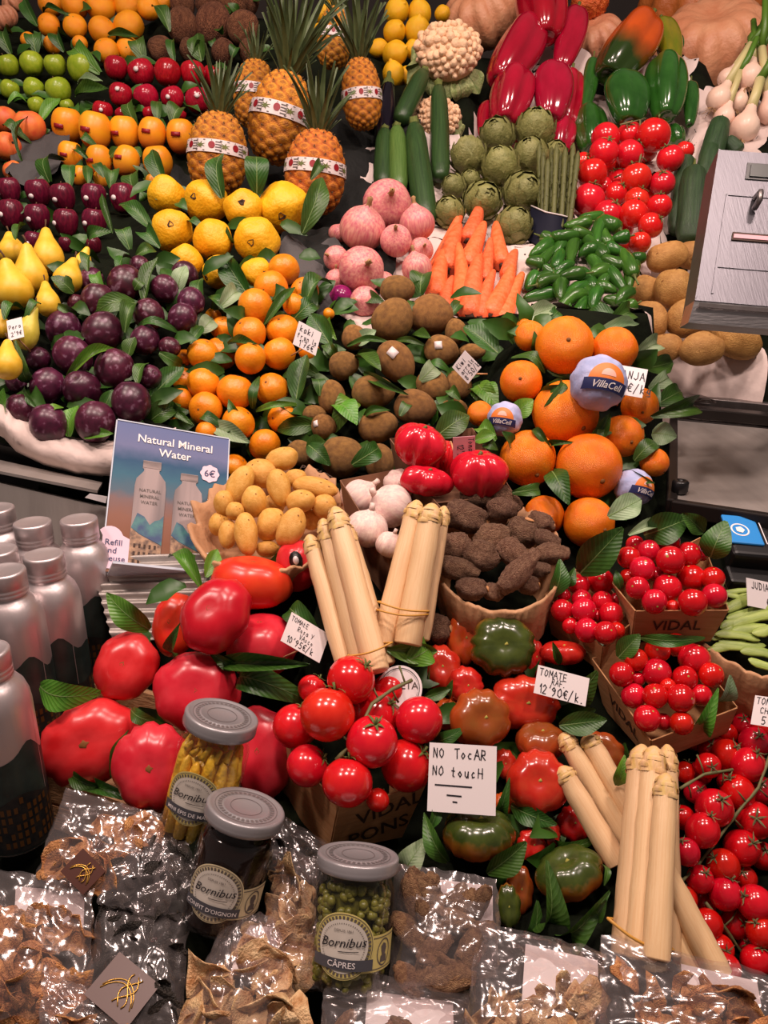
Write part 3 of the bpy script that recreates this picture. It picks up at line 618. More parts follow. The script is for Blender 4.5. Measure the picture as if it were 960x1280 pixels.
pile('lemon', '407,16,12,-.3 399,38,8,-.8 473,60,10,-1; 496,14,14 524,17,14 553,17,9,-.5; 493,40,13 522,39,15; 494,67,14 516,62,10,-.7; 492,93,13 509,95,11,-.6', (0, 2.1, 95, 2.0), 'yellow lemon', 'the lemon stack', 'lemons', jit=.9, axis=(.4, .6, .5))

# ---- left heaps
for i, v in enumerate(('15,315,17,11,290,-.01', '38,345,21,33,303,.01', '60,321,19,57,284,-.005', '16,364,25,6,322,.02', '85,349,18,94,322,0', '103,328,11,110,308,-.02', '60,379,15,56,351,.01', '33,418,15,45,381,.02', '9,456,18,10,424,.03', '1,410,12,0,386,.0')):
    x, y, r, tx, ty, z = nums(v); dd = plane((300, 1.34, 460, 1.14))(x, y) - z
    p = P(x, y, dd); t = P(tx, ty, dd + (.0 if i % 2 else .012)); s = r * dd / F_PX; ax = t - p
    lb = ['plump yellow pear with curved stem at the left edge, behind others', 'large yellow pear standing in the middle of the pear heap', 'yellow pear with pointed tip, topmost of the pear heap', 'largest yellow pear at the left edge of the pear heap', 'yellow pear with upright stem, rightmost of the pear heap', 'yellow pear half hidden behind the rightmost stemmed pear', 'slim yellow pear squeezed between pear heap and plums', 'long pale greenish yellow pear beside the small tag', 'yellow pear lowest in the heap, below the small tag', 'yellow pear cut off by the edge, left of the small tag'][i]
    put('pear', p, frame(ax, VD(U(-1, 1), 0, 1)), (s, s, ax.length / 1.95 * .98), lb, 'yellow pears', 'pear_green' if i == 7 else None)
    REG.append((x, y, r, dd, 'the pear heap')); REG.append((tx, ty, r * .6, dd, 'the pear heap'))
pile('plum', '114,350,14,-.3 157,355,21 175,333,12,-.8 206,361,16,-.2 231,343,15,-.7; 122,377,20,-.3 95,379,10,-.8 186,394,18 228,398,17,-.3 239,377,16,-.2; 79,411,20,-.1 128,415,23 181,425,17,-.2 212,434,12,-.8; 48,449,14 91,445,22 143,462,23 187,471,14,-.5; 20,477,12 60,482,20 103,487,22 164,503,23; 26,511,17 61,530,22 119,527,23', (335, 1.3, 530, 1.12), 'dark purple plum', 'the plum heap', 'plums', jit=1.0)
pile('persimmon', '355,337,19 339,361,21 381,364,17 368,381,14,-.5; 319,384,22 267,395,10,-.6 411,392,7,-.6; 279,411,15,-.3 312,417,20 354,414,20 231,447,10,-.7; 254,443,19 276,442,20 313,448,19 349,442,20 387,440,13,-.6; 229,474,14,-.4 255,480,20 294,490,22 340,487,20; 226,500,15,-.3 257,511,20 298,529,20 353,523,18,-.4; 220,532,11,-.5 258,540,13,-.5 331,556,19,-.2 293,585,17,-.6', (335, 1.32, 585, 1.17), 'small orange persimmon', 'the persimmon heap', 'persimmons', jit=.9, axis=(0, .7, .6))
kk = {(1, 0): 'kiwi', (2, 1): 'kiwi_sticker', (5, 1): 'kiwi_sticker', (2, 2): 'kiwi_sticker'}
pile('kiwi', '497,362,21,17,10,-.3; 491,399,27,24,60 538,393,24,27,90; 443,422,15,15,0,-.2 495,453,27,21,-55 552,438,21,18,-10 570,415,13,16,0,-.6 590,440,16,10,0,-.6; 430,457,18,17,20 467,490,26,20,5 541,482,19,20,40 573,482,16,18,0,-.5; 415,496,16,20,0,-.1 519,509,25,21,-10 566,512,18,14,0,-.4 393,517,14,10,0,-.6; 405,533,15,15,0,-.3 473,533,24,20,10 377,567,19,15,-20,-.5; 428,571,26,25,15 475,577,18,21,0,-.3', (360, 1.32, 577, 1.15), 'brown fuzzy kiwi', 'the kiwi heap', 'kiwis', mode='E', keys=kk)
pile('onion', '484,256,29 453,286,27 521,280,21,-.5; 422,292,11,-.7 495,301,19 526,313,15,-.7; 420,323,15,-.2 452,337,27 521,335,18 480,352,12,-.8; 420,350,13,-.7 426,372,15 456,377,18,-.2', (255, 1.50, 377, 1.36), 'pale pink onion', 'the onion heap', 'onions', jit=.8, axis=(-.2, .4, .8), mats={(3, 1): 'red_onion', '*': None}, lab={(3, 1): 'dark magenta red onion low at the left of the onion heap'})
sticks('carrot', '578,262,540,348,9,-.03 601,253,585,302,11,-.02 606,277,583,334,11,0 575,280,558,338,12,-.01 573,303,577,373,10,.025 557,310,545,372,12,.005 600,318,588,397,13,.03 613,297,606,352,8,.01 620,277,628,332,10,-.01 618,337,600,398,9,.03 641,331,611,395,12,.03 654,340,627,402,11,.02 645,312,634,348,9,0 566,345,556,388,9,.015 593,290,600,345,9,-.015 588,350,570,395,10,.01', (262, 1.60, 400, 1.40), 'orange carrot pointing upwards', 'in the carrot heap', 'carrots')
pp = '740,272,28,20 722,280,30,10 762,280,26,-30 710,293,40,10 750,290,28,80 675,312,28,35 682,322,34,50 714,315,38,80 742,306,40,-45 698,325,24,70 727,303,18,30 738,328,38,-60 770,312,24,-20 766,328,28,-25 785,328,34,-65 797,322,18,20 791,345,30,75 680,345,32,5 690,353,34,10 715,345,30,10 735,350,30,-60 772,352,36,-55 720,365,30,30 703,362,22,80 757,362,26,-10 675,369,38,12 715,378,34,35 727,383,24,60 768,378,26,-20 780,372,22,40 690,300,26,-20 700,308,22,60 757,295,24,-70 728,292,26,-10 745,374,22,70 698,386,26,20 745,388,26,10 784,386,22,30 748,340,22,20 705,335,26,30 664,352,20,60 735,318,22,10 752,316,20,-60 776,297,20,10 690,338,22,-30 758,345,24,60 738,366,22,-40 668,330,20,-20'
rows = []
for k, t in enumerate(pp.split()):
    x, y, L, a = nums(t); a = radians(a + (180 if k % 3 == 0 else 0)); z = (k % 5) * .007
    rows.append(f'{x - cos(a) * L * .56:.0f},{y + sin(a) * L * .56:.0f},{x + cos(a) * L * .56:.0f},{y - sin(a) * L * .56:.0f},{7.2 + (k % 3) * .7:.1f},{z:.3f},{z + U(-.01, .01):.3f}')
sticks('padron', ' '.join(rows), (270, 1.60, 390, 1.42), 'small wrinkled green pepper', 'in the green chilli heap', 'small green peppers', regn=2)
pile('potato', '834,321,25,18,15,-.2 868,320,17,23,80,-.2; 842,361,22,24,0 806,363,20,17,10,-.3; 812,402,22,23,0 861,399,26,23,0 905,383,32,22,10,-.6 900,418,24,20,0,-1; 829,436,23,18,10 878,437,26,20,0 922,425,30,23,-30', (320, 1.60, 440, 1.49), 'large tan potato', 'the pile under the scale', 'large potatoes', mode='E')
pile('orange', '662,420,18,-.7 706,432,34 768,438,27 775,425,14,-1.6 655,408,9,-1.2; 651,477,25,-.2 600,517,15,-.4; 707,517,39 800,508,22; 660,573,33 778,545,25 736,583,39 818,578,17,-.6; 680,645,24,-.5 736,653,30', (420, 1.17, 653, 1.04), 'large bright orange', 'the big orange heap', 'large oranges', axis=(.1, -.5, 1), jit=.7)

# ---- back vegetables
pile('pumpkin', '604,18,46 17,2,13,-.6 3,22,17 ; 745,50,32,-.2 880,6,72,-1.2 ; 890,62,66,-.2', (0, 2.2, 60, 2.1), 'ribbed pumpkin', 'the pumpkins at the back', 'pumpkins on the top tier', axis=(-.2, .5, .6), jit=.2, do_relax=False,
     mats={(1, 1): 'pumpkin_orange', '*': None}, lab={(0, 0): 'pinkish pumpkin at the left edge, beside the small oranges', (0, 1): 'dull pink pumpkin cut off by the top, far left corner', (0, 2): 'round pinkish brown ribbed pumpkin behind the cauliflower', (1, 0): 'peach ribbed pumpkin behind the turning orange-green pepper', (1, 1): 'dark orange pumpkin at the very back, top right', (1, 2): 'large peach pumpkin with deep lobes behind the spring onions'})
pile('squash', '737,4,21', (0, 2.12, 60, 2.05), 'knobbly orange squash at the top between peppers and pumpkins', 'x', 'squash', lab={(0, 0): 'knobbly orange squash at the top behind the red peppers'})
def peppers(spec):
    for x1, y1, x2, y2, hw, z, m, va, lb in spec:
        pl = plane((20, 2.0, 160, 1.86)); d1, d2 = pl(x1, y1) - z, pl(x2, y2) - z; a, b = P(x1, y1, d1), P(x2, y2, d2); ax = a - b; s = hw * (d1 + d2) / 2000
        put('pepper', (a + b) / 2, frame(ax, VD(1, .1, .3)), (s, s * .95, ax.length / 2.3), lb, m.split('_')[0] + ' bell peppers', m, var=va)
        for t in (0.2, .5, .8): REG.append((x1 + (x2 - x1) * t, y1 + (y2 - y1) * t, hw * .9, d1 + (d2 - d1) * t, 'the peppers'))
peppers([(672, -22, 684, 52, 35, .03, 'red_pepper', 0, 'glossy red bell pepper, topmost of the red pepper heap'), (668, 26, 622, 112, 31, .02, 'red_pepper', 2, 'long red bell pepper leaning left in the red heap'),
  (722, 12, 700, 90, 21, .0, 'red_pepper', 1, 'red bell pepper on the right edge of the red heap'), (646, 92, 630, 158, 31, .05, 'red_pepper', 0, 'broad red bell pepper above the artichokes'),
  (692, 84, 688, 154, 28, .045, 'red_pepper', 1, 'red bell pepper hanging in the middle of the red heap'), (716, 88, 708, 160, 18, .01, 'red_pepper', 2, 'red bell pepper half hidden at right, beside green peppers'),
  (704, 152, 696, 196, 21, .0, 'red_pepper', 0, 'lowest red bell pepper behind the green asparagus'), (612, 130, 606, 175, 16, -.03, 'red_pepper', 1, 'red bell pepper low at the left, behind artichokes'), (640, 150, 640, 190, 26, -.02, 'red_pepper', 2, 'red bell pepper buried behind the topmost artichokes'),
  (812, 22, 756, 104, 33, .05, 'turning_pepper', 2, 'large orange and dark green bell pepper lying diagonally'), (828, 26, 842, 84, 19, .0, 'yellowgreen_pepper', 1, 'yellowish green pepper behind the orange and green one'),
  (832, 74, 832, 152, 29, .05, 'green_pepper', 0, 'tall glossy green bell pepper, centre of the green peppers'), (864, 102, 862, 160, 11, .03, 'green_pepper', 1, 'green bell pepper mostly hidden, right of the tall one'),
  (778, 97, 788, 158, 31, .06, 'green_pepper', 1, 'green bell pepper with pale shine above the vine tomatoes'), (735, 134, 742, 192, 22, .01, 'green_pepper', 2, 'dark green bell pepper left of the vine tomatoes'),
  (742, 72, 732, 140, 11, .02, 'green_pepper', 1, 'thin dark green pepper beside the red heap'), (846, 44, 850, 62, 8, -.03, 'green_pepper', 0, 'tiny green pepper tip near the dark gap at back'), (840, 158, 850, 180, 12, .0, 'green_pepper', 2, 'small green pepper behind the topmost vine tomato')])
for i, (x, y, a, b, z) in enumerate(((560, 66, 43, 37, .03), (546, 148, 30, 32, .0))):
    d = (1.92, 1.86)[i] - z; p = P(x, y, d); s = a * d / F_PX; random.seed(40 + i)
    t = thing('cauliflower', ('large creamy cauliflower with pale leaves below the lemons', 'second cauliflower half hidden behind the zucchini')[i], 'cauliflower', p, frame(VD(0, .3, 1), RT), 'cauliflowers')
    b_ = MB(); b_.sph(lambda a_, p_: (.92 * sin(p_) * cos(a_), .82 * sin(p_) * sin(a_), .7 * cos(p_)), 20, 12)
    pts = []
    for k in range(120):
        ph = math.acos(1 - k / 120 * 1.12); th = k * 2.39996; c = Vector((.9 * sin(ph) * cos(th), .8 * sin(ph) * sin(th), .68 * cos(ph))); r = U(.065, .16); c *= U(.94, 1.04)
        b_.sph(lambda a_, p_, c=c, r=r, k=k: tuple(c + Vector((sin(p_) * cos(a_), sin(p_) * sin(a_), cos(p_))) * r * (1 + .22 * n3(cos(a_) * sin(p_) * 3, sin(a_) * sin(p_) * 3, cos(p_) * 3, k))), 8, 6)
    b_.v = [tuple(Vector(v) * s) for v in b_.v]; mk('curd', b_.mesh('curd'), M['cauli'], t)
    for k in range(7):
        th = (pi * .75 + k * .55) if i == 0 else (-pi * .9 + k * .5); lf, rib = LEAF[k % 4]
        R2 = frame(Vector((cos(th) * .8, sin(th) * .8, .75)), Vector((-sin(th), cos(th), 0))); R2 = Matrix((R2.col[0], R2.col[2].cross(R2.col[0]) * -1, R2.col[2])).transposed()
        if R2.determinant() < 0: R2.col[0] = -R2.col[0]
        o = mk('leaf', lf, M['cauli_leaf'], t); o.matrix_local = Matrix.Translation(Vector((cos(th) * .62 * s, sin(th) * .55 * s, -.35 * s))) @ (R2 @ Matrix.Diagonal((.42 * s, -.75 * s if False else .75 * s, .8 * s))).to_4x4()
        mk('midrib', rib, M['midrib'], o)
    for dx, dy in ((-25, 0), (0, 0), (25, 0), (0, 25), (0, -20)): REG.append((x + dx, y + dy, 18, d, 'the cauliflowers'))
random.seed(11)
sticks('zucchini', '500,152,530,90,12,.02 550,224,548,108,12,.01 498,238,496,160,12,.03 533,278,518,156,15,.035 478,232,481,163,12,.02', (90, 1.88, 280, 1.64), 'dark green zucchini standing upright', 'in the zucchini bunch', 'zucchini', mats={1: 'zucchini_light'})
sticks('eggplant', '481,182,486,100,14,-.03 470,160,466,112,13,-.05', (90, 1.88, 280, 1.64), 'black shiny eggplant', 'of the dark pair behind the zucchini', 'eggplants')
pile('artichoke', '622,171,20 669,164,23 693,192,14,-.7; 586,197,21 626,210,22 664,199,22,-.2; 568,234,14,-.6 602,252,22 652,242,23 588,226,12,-1.2; 562,267,18 641,285,22', (165, 1.78, 285, 1.60), 'green-brown artichoke', 'the artichoke heap', 'artichokes', axis=(-.1, .5, .8), jit=.5)
sticks('gasp', ' '.join(f'{676 + i * 3.4 - (i % 3) * 1:.0f},{285 + (i % 2) * 4},{674 + i * 4.1 + (i % 4) * 1.2:.0f},{178 + (i * 7 % 5) * 5},3.3,{.012 * (i % 3):.3f}' for i in range(12)), (180, 1.68, 285, 1.60), 'thin green asparagus spear', 'in the dark blue sleeve', 'green asparagus spears', regn=2)
pile('tomato', '757,172,17 787,168,15 817,169,20; 755,190,17,.3 787,193,17,.3 838,198,16 856,188,11,-.6 729,202,11,-.7; 740,217,18 795,223,18 828,229,15 765,210,14,-1 775,180,15,-1.2 806,188,15,-1.2; 736,249,19 796,250,15 824,258,15 770,242,14,-1 772,226,14,-1.3 812,240,13,-1.2 752,234,13,-1; 760,268,17 792,267,17 813,282,15; 779,302,11 800,303,13 778,286,13,-1', (168, 1.76, 303, 1.61), 'ripe vine tomato', 'the tomatoes by the cucumbers', 'vine tomatoes at the back', axis=(.1, .8, .5), jit=.6)
sticks('cucumber', '885,204,901,150,14,.0 862,304,868,210,17,.03 846,292,858,194,13,.005 876,234,889,182,12,.012 925,190,908,174,9,-.01', (150, 1.80, 300, 1.68), 'knobbly dark green cucumber', 'of the cucumbers beside the scale', 'cucumbers')
p = [P(664, 258, 1.62), P(682, 266, 1.575), P(702, 270, 1.575), P(722, 276, 1.62)]; q = [P(660, 300, 1.60), P(678, 310, 1.555), P(697, 312, 1.555), P(714, 312, 1.60)]; c = (p[1] + q[2]) / 2
t = thing('asparagus_sleeve', 'dark blue sleeve with white edge round the green asparagus', 'sleeve', c)
mk('front', MB().grid([[x - c for x in p], [x - c for x in q]]).grid([[x - c + FW * .004 for x in p], [x - c + FW * .004 for x in q]]).mesh('front'), M['navy'], t)
mk('white_edge', MB().tube([x - c + UP * .001 - FW * .001 for x in p], .0016, 6).mesh('edge'), M['sticker_white'], t)
# spring onions: bulb, roots and stalk belong together
for i, (bx, by, r, tx, ty, z) in enumerate(((898, 124, 15, 938, 56, .02), (937, 97, 16, 944, 52, .035), (909, 98, 12, 940, 52, .0), (905, 147, 13, 925, 90, .01), (923, 128, 12, 946, 70, .0), (931, 160, 18, 950, 100, .015), (962, 140, 15, 952, 60, .01))):
    d = plane((50, 1.98, 160, 1.84))(bx, by) - z; p = P(bx, by, d); e = P(tx, ty, d + .03); s = r * d / F_PX; ax = e - p
    t = thing('spring_onion', ['white spring onion bulb hanging lowest left by the pumpkin', 'big white spring onion bulb under the green tie', 'small spring onion bulb behind the lowest left one', 'spring onion bulb beside the green pepper', 'pinkish spring onion bulb behind the two tied in front', 'spring onion bulb with tangled brown roots above the cucumbers', 'spring onion bulb cut off at the right edge'][i], 'onion', p, frame(ax, VD(0, 0, 1)), 'spring onions')
    L = ax.length
    mk('bulb', MB().lathe([(0, -s), (.5 * s, -.9 * s), (.9 * s, -.45 * s), (s, 0), (.9 * s, .45 * s), (.6 * s, .95 * s), (.42 * s, 1.4 * s), (.36 * s, 1.8 * s)], 16).mesh('bulb'), M['scallion'], t)
    mk('stalk', MB().tube([(0, 0, 1.75 * s), (.1 * s, 0, L * .7), (0, 0, L)], [.37 * s, .34 * s, .36 * s], 9).mesh('stalk'), M['scallion_stalk'], t)
    g = MB()
    for q in (-1, 1): g.tube([(0, 0, L), (q * .5 * s, .2 * s * q, L * 1.25), (q * 1.1 * s, .2 * s, L * 1.6)], [.32 * s, .3 * s, .25 * s], 8)
    mk('green_top', g.mesh('greens'), M['scallion_green'], t)
    ro = MB()
    for q in range(14):
        a = U(0, 6.28); ro.tube([(0, 0, -.95 * s), (cos(a) * .3 * s, sin(a) * .3 * s, -1.25 * s), (cos(a) * U(.3, .9) * s, sin(a) * U(.3, .9) * s, -U(1.4, 1.9) * s)], .02 * s, 4)
    mk('roots', ro.mesh('roots'), M['root'], t)
    REG.append((bx, by, r, d, 'the spring onions'))

# ---- front heaps
BT = ('T',)
pile('big_tomato', '314,728,51,37,-8,0,u 372,707,27,37,10,-.6,u; 218,780,28,41,0,-.7,f 269,769,43,50,-35,.5,f 326,808,43,45,0,.1,u; 158,833,38,44,-25,0,f 246,864,54,49,0,-.1,f; 113,928,65,50,25,0,f 190,958,49,53,10,.2,f 328,940,38,58,10,-.6,f', (700, .95, 960, .83), 'large beef tomato', 'the beef tomato heap', 'large beef tomatoes', mode='T',
     keys={(0, 1): 'big_sticker', (3, 0): 'big_ribbed', (3, 1): 'big_ribbed', (2, 1): 'big_tomato'}, mats={(0, 0): 'orange_tomato', (1, 0): 'orange_tomato', (1, 1): 'crimson_tomato', '*': None},
     lab={(0, 0): 'wide orange-red beef tomato, topmost of the big tomato heap', (0, 1): 'red beef tomato with black sticker behind the white asparagus', (1, 0): 'orange-red beef tomato half hidden behind the crimson one', (1, 1): 'crimson kidney-shaped beef tomato in the middle of the heap', (1, 2): 'round red beef tomato left of the price tag', (2, 0): 'red beef tomato beside the aluminium bottles', (2, 1): 'pinkish red beef tomato behind the jar of yellow pickles', (3, 0): 'large ribbed pink-red beef tomato at the lower left', (3, 1): 'ribbed pink-red beef tomato touching the yellow jar on its left', (3, 2): 'red beef tomato squeezed between yellow jar and paper box'})
pile('heart', '524,556,31,29,-15,.2,u 553,574,24,26,0,-.5,u; 533,602,31,20,-12,.1,u 598,592,34,32,0,.3,u', (550, 1.05, 610, 1.0), 'ribbed pink tomato', 'the box of pink tomatoes', 'ribbed pink tomatoes', mode='T')
pile('new_potato', '353,574,20,14,15,.2; 326,592,17,21,75,.4 370,598,14,11,0,-.6 394,610,28,13,-10,.3; 300,607,15,25,-25,0 349,610,14,23,10,.5 376,627,18,14,10,.2 406,633,15,14,0,-.3; 280,629,12,15,0,-.2 318,627,15,19,0,.3 339,655,17,21,-25,.5; 294,639,11,11,0,-.1 364,660,16,25,-20,.5 388,648,12,14,0,-1 342,632,13,15,0,-1.2; 274,655,12,14,0,-.2 308,668,14,26,5,.5 285,668,11,17,0,0 334,686,14,10,0,-.5', (570, 1.06, 690, .985), 'small yellow potato', 'the basket of small potatoes', 'small potatoes in the paper basket', mode='E')
pile('garlic', '449,622,24 499,606,19,-.4 476,603,12,-1; 488,633,27,.3 459,661,25 487,681,17,-.3', (605, 1.02, 680, .97), 'white garlic bulb', 'the carton of garlic', 'garlic bulbs', axis=(-.1, .5, .7), jit=.8)
tk = {(0, 1): 'taro_neck', (1, 1): 'taro_neck', (2, 2): 'taro_neck'}
pile('taro', '593,622,18,13,-10 626,620,22,14,-35,-.2 623,636,15,14,0,.3; 582,646,27,18,-15 615,672,18,22,-85,.5 652,666,18,21,60 676,652,16,12,-20,-.2; 571,683,18,18,0 601,697,17,22,80,-.2 640,690,20,15,-35,-.3 680,673,15,11,-20 687,692,18,13,0; 568,710,24,14,-15,.1 645,718,30,14,45,.6 672,712,12,10,0,-.5; 589,736,19,14,0,.2 617,740,13,11,0,0 660,731,13,12,0,-.3', (620, 1.0, 740, .92), 'rough brown taro corm', 'the taro basket', 'taro corms in the paper basket', mode='E', keys=tk)
pile('taro', '545,786,18,19,0', (700, .95, 800, .93), 'x', 'x', 'taro corms in the paper basket', mode='E', lab={(0, 0): 'single round taro corm lying below the basket, beside white asparagus'})
sticks('wasp', '432,832,386,668,11,.0 454,838,403,648,11,.01 472,840,418,633,14,.025 484,832,431,652,10,-.005', (640, .93, 840, .86), 'white asparagus spear', 'of the bundle beside the potato basket', 'left bundle of white asparagus')
sticks('wasp', '478,808,522,625,13,.02 509,806,541,629,15,.03 527,800,556,632,9,.01 490,806,520,640,10,-.01', (620, .93, 810, .89), 'white asparagus spear', 'of the bundle below the garlic', 'middle bundle of white asparagus')
sticks('wasp', '784,1196,803,930,17,.02 800,1200,818,932,17,.03 836,1196,834,930,13,.0 820,1200,833,966,15,.045', (930, .80, 1200, .72), 'thick white asparagus spear', 'of the upright bundle at lower right', 'right bundle of white asparagus')
sticks('wasp', '900,1222,815,1060,15,.005 872,1225,800,1080,14,-.005', (930, .80, 1200, .72), 'white asparagus spear slanting behind', 'of the slanted pair behind the upright bundle', 'right bundle of white asparagus', skip=(0,))
sticks('wasp', '782,1052,702,916,12,.0 796,1030,732,918,13,.0 772,1080,700,958,13,.02', (915, .83, 1080, .78), 'white asparagus spear lying aslant', 'of the three leaning beside the red tomatoes', 'leaning white asparagus')
pile('tomato', '439,850,29,.3 390,861,17,-1.2 487,862,20,-.8; 409,893,33,.3 470,893,28,-.8 524,900,28; 369,908,27,-.1 465,927,31,.5 508,957,31; 384,957,25 434,978,30,.2 472,1000,14,-1', (850, .83, 1000, .765), 'glossy red vine tomato', 'the kraft box of tomatoes', 'vine tomatoes in the kraft box', axis=(.2, .3, -.1), jit=1.0)
mr = {(0, 0): 'raf_orange', (0, 1): 'raf_green', (2, 0): 'raf_orange', (2, 1): 'raf_brown', (3, 1): 'raf_brown', (3, 2): 'raf_brown', (5, 0): 'raf_green', (5, 1): 'raf_orange', (6, 2): 'raf_green', (6, 1): 'raf_brown', (6, 0): 'raf_green', '*': None}
pile('raf', '580,799,22,32,0,-.4,f 628,808,40,38,0,.5,f; 552,836,25,30,15,0,f 583,858,21,25,10,.1,f 668,822,14,22,0,-.5,f 703,816,28,18,0,-.2,u; 560,892,18,20,0,-.4,f 600,899,39,37,10,.4,f 655,879,44,34,0,.2,f; 630,955,16,18,0,-.7,f 676,927,31,27,0,0,u 754,938,22,28,60,-.3,f; 672,978,39,39,0,.5,f 717,1030,22,22,0,-.8,f; 598,1041,44,38,0,.3,u 628,1008,14,16,0,-.8,f 664,1056,18,20,0,0,f 687,1042,13,18,0,-.6,f; 635,1133,16,26,0,-.4,f 650,1111,17,28,0,-.1,f 712,1092,43,35,20,.4,u', (780, .935, 1110, .76), 'deeply ribbed tomato', 'the ribbed tomato heap', 'ribbed tomatoes', mode='T', mats=mr,
     lab={(0, 1): 'largest dark green ribbed tomato, topmost below the taro basket', (4, 0): 'bright red ribbed tomato right of the handwritten sign', (5, 0): 'green and orange ribbed tomato just under the handwritten sign', (6, 2): 'dark green ribbed tomato lowest, beside upright asparagus', (3, 2): 'brownish ribbed tomato behind the leaning asparagus', (1, 3): 'pinkish ribbed tomato behind the right edge of the price tag', (2, 1): 'brown-orange ribbed tomato right above the handwritten sign'})
pile('cherry', '724,731,13 751,727,16; 705,744,8,-.6 727,749,12,-.5 753,752,13; 703,763,14 730,763,15,.2 764,768,15 746,771,8,-.7; 734,788,15 757,791,14 713,782,10,-.5 771,788,10,-.6 771,750,9,-.8', (730, .945, 790, .91), 'shiny cherry tomato', 'the left kraft punnet', 'cherry tomatoes in the left punnet', axis=(.2, .5, .5), jit=.9)
pile('cherry', '830,661,9,-.4 834,676,15 794,681,11,-.4; 786,697,14 811,689,14 838,700,17 861,693,15 877,692,9,-.5; 803,711,15 785,721,10,-.5 864,723,17 891,723,14; 797,735,14 834,735,17 893,745,15 820,718,9,-.8 850,708,10,-.8; 818,752,15 866,753,17 841,759,9,-.6', (670, .95, 755, .89), 'shiny cherry tomato', 'the upper right kraft punnet', 'cherry tomatoes in the upper right punnet', axis=(.2, .5, .5), jit=.9)
pile('cherry', '822,813,15 845,806,14; 795,825,14 868,824,19; 777,843,15 821,841,17 856,848,15 889,844,15 797,849,9,-.7; 792,870,15 819,870,15 851,873,17 876,869,13 835,858,10,-.8; 809,898,16 852,904,14 829,902,10,-.6', (810, .88, 900, .83), 'shiny cherry tomato', 'the lower kraft punnet', 'cherry tomatoes in the lower punnet', axis=(.2, .5, .5), jit=.9)
pile('truss', '931,906,14 908,917,13 955,908,14,.2; 943,928,18 890,936,17,-.4 908,943,18 870,925,13,-.8; 935,956,20,.2 885,957,15 856,965,12,-.3 911,978,14,-.4 875,967,14,-.9; 922,990,20 870,990,14,-.5 950,988,17,-.4 893,1010,22 943,1025,22; 878,1038,20 854,1022,14 927,1060,21 858,1065,16 904,1082,19 953,1070,16,-.5; 875,1099,16 906,1117,19 857,1123,14 944,1129,21 930,1098,15,-.8 880,1130,14,-.9; 884,1155,18 918,1155,17,-.8 952,1165,18 938,1180,15,-.9; 899,1186,17 945,1201,18 907,1211,18 870,1180,13,-.9', (905, .88, 1211, .755), 'glossy red cherry tomato', 'the loose vine heap', 'cherry tomatoes on the vine', axis=(-.1, .7, .5), jit=.7)
# ------------------------------------------------------------------ the bed the produce lies on (follows the undersides of the heaps)
LOW = {'the basket of small potatoes': .06, 'the carton of garlic': .06, 'the taro basket': .07, 'the kraft box of tomatoes': .07, 'the left kraft punnet': .06, 'the upper right kraft punnet': .06, 'the lower kraft punnet': .06, 'the box of pink tomatoes': .05}
import numpy as np
cp, cr = [], []
for x, y, r, d, pl_ in REG:
    R_ = r * d / F_PX; p = P(x, y, d) + FW * (.35 * R_) - Vector((0, 0, .85 * R_ + LOW.get(pl_, 0))); cp.append(p[:]); cr.append(R_)
for x, y, z in ((-.62, .6, .86), (-.5, .6, .86), (-.4, .75, .86), (-.6, .8, .86), (-.5, .95, .87), (-.7, 1.0, .87), (-.62, .9, .87), (-.45, 1.05, .9), (-.3, .5, .8), (-.1, .5, .8), (.1, .5, .8), (.3, .5, .78), (.5, .5, .78), (-.5, .5, .8), (.8, .6, .8), (.9, .9, .98), (.62, .95, 1.0), (.55, 1.1, 1.02), (.7, 1.2, 1.05), (.8, 1.35, 1.1), (-.55, 1.1, .95), (-.66, 1.15, .95), (1.2, 1.2, 1.1), (1.2, 2.0, 1.6), (-1.3, 1.4, 1.2), (-1.4, 2.1, 1.7), (-1.3, .7, .85), (1.3, .6, .8), (-1.3, 2.9, 1.9), (1.3, 2.9, 1.9), (0, 2.9, 1.9)):
    cp.append((x, y, z)); cr.append(.03)
for px_, py_ in ((846, 535), (900, 545), (960, 555), (1040, 560), (846, 575), (900, 580), (960, 590), (1040, 600), (848, 618), (900, 630), (960, 640), (1040, 650), (930, 670), (980, 690), (860, 500), (920, 512), (1000, 520)):
    q = P(px_, py_, (1.5 - 1.12) / (sin(PITCH) + (py_ - 640) / F_PX * cos(PITCH))); cp.append((q.x, q.y, 1.10)); cr.append(.03)
cp = np.array(cp); cr = np.array(cr)
def bed_z(xy):
    dx = xy[:, None, :] - cp[None, :, :2]; q = (dx ** 2).sum(2); w_ = 1 / (q + .0006) ** 2
    z = (w_ * cp[None, :, 2]).sum(1) / w_.sum(1)
    near = q < (1.25 * cr[None, :] + .012) ** 2
    lo = np.where(near, cp[None, :, 2], 9).min(1)
    return np.minimum(z, lo)
GX0, GX1, GY0, GY1, GS = -1.5, 1.5, .40, 2.95, .025
nx, ny = int((GX1 - GX0) / GS) + 1, int((GY1 - GY0) / GS) + 1
gx, gy = np.meshgrid(np.linspace(GX0, GX1, nx), np.linspace(GY0, GY1, ny))
gz = np.concatenate([bed_z(c) for c in np.array_split(np.stack([gx.ravel(), gy.ravel()], 1), 40)]).reshape(ny, nx)
pq = [P(px_, py_, (1.5 - 1.15) / (sin(PITCH) + (py_ - 640) / F_PX * cos(PITCH))) for px_, py_ in ((832, 520), (1110, 545), (1070, 672), (832, 636))]
ins = np.ones_like(gx, bool)
for a_, b_ in zip(pq, pq[1:] + pq[:1]): ins &= ((b_.x - a_.x) * (gy - a_.y) - (b_.y - a_.y) * (gx - a_.x)) < .02 * sqrt((b_.x - a_.x) ** 2 + (b_.y - a_.y) ** 2)
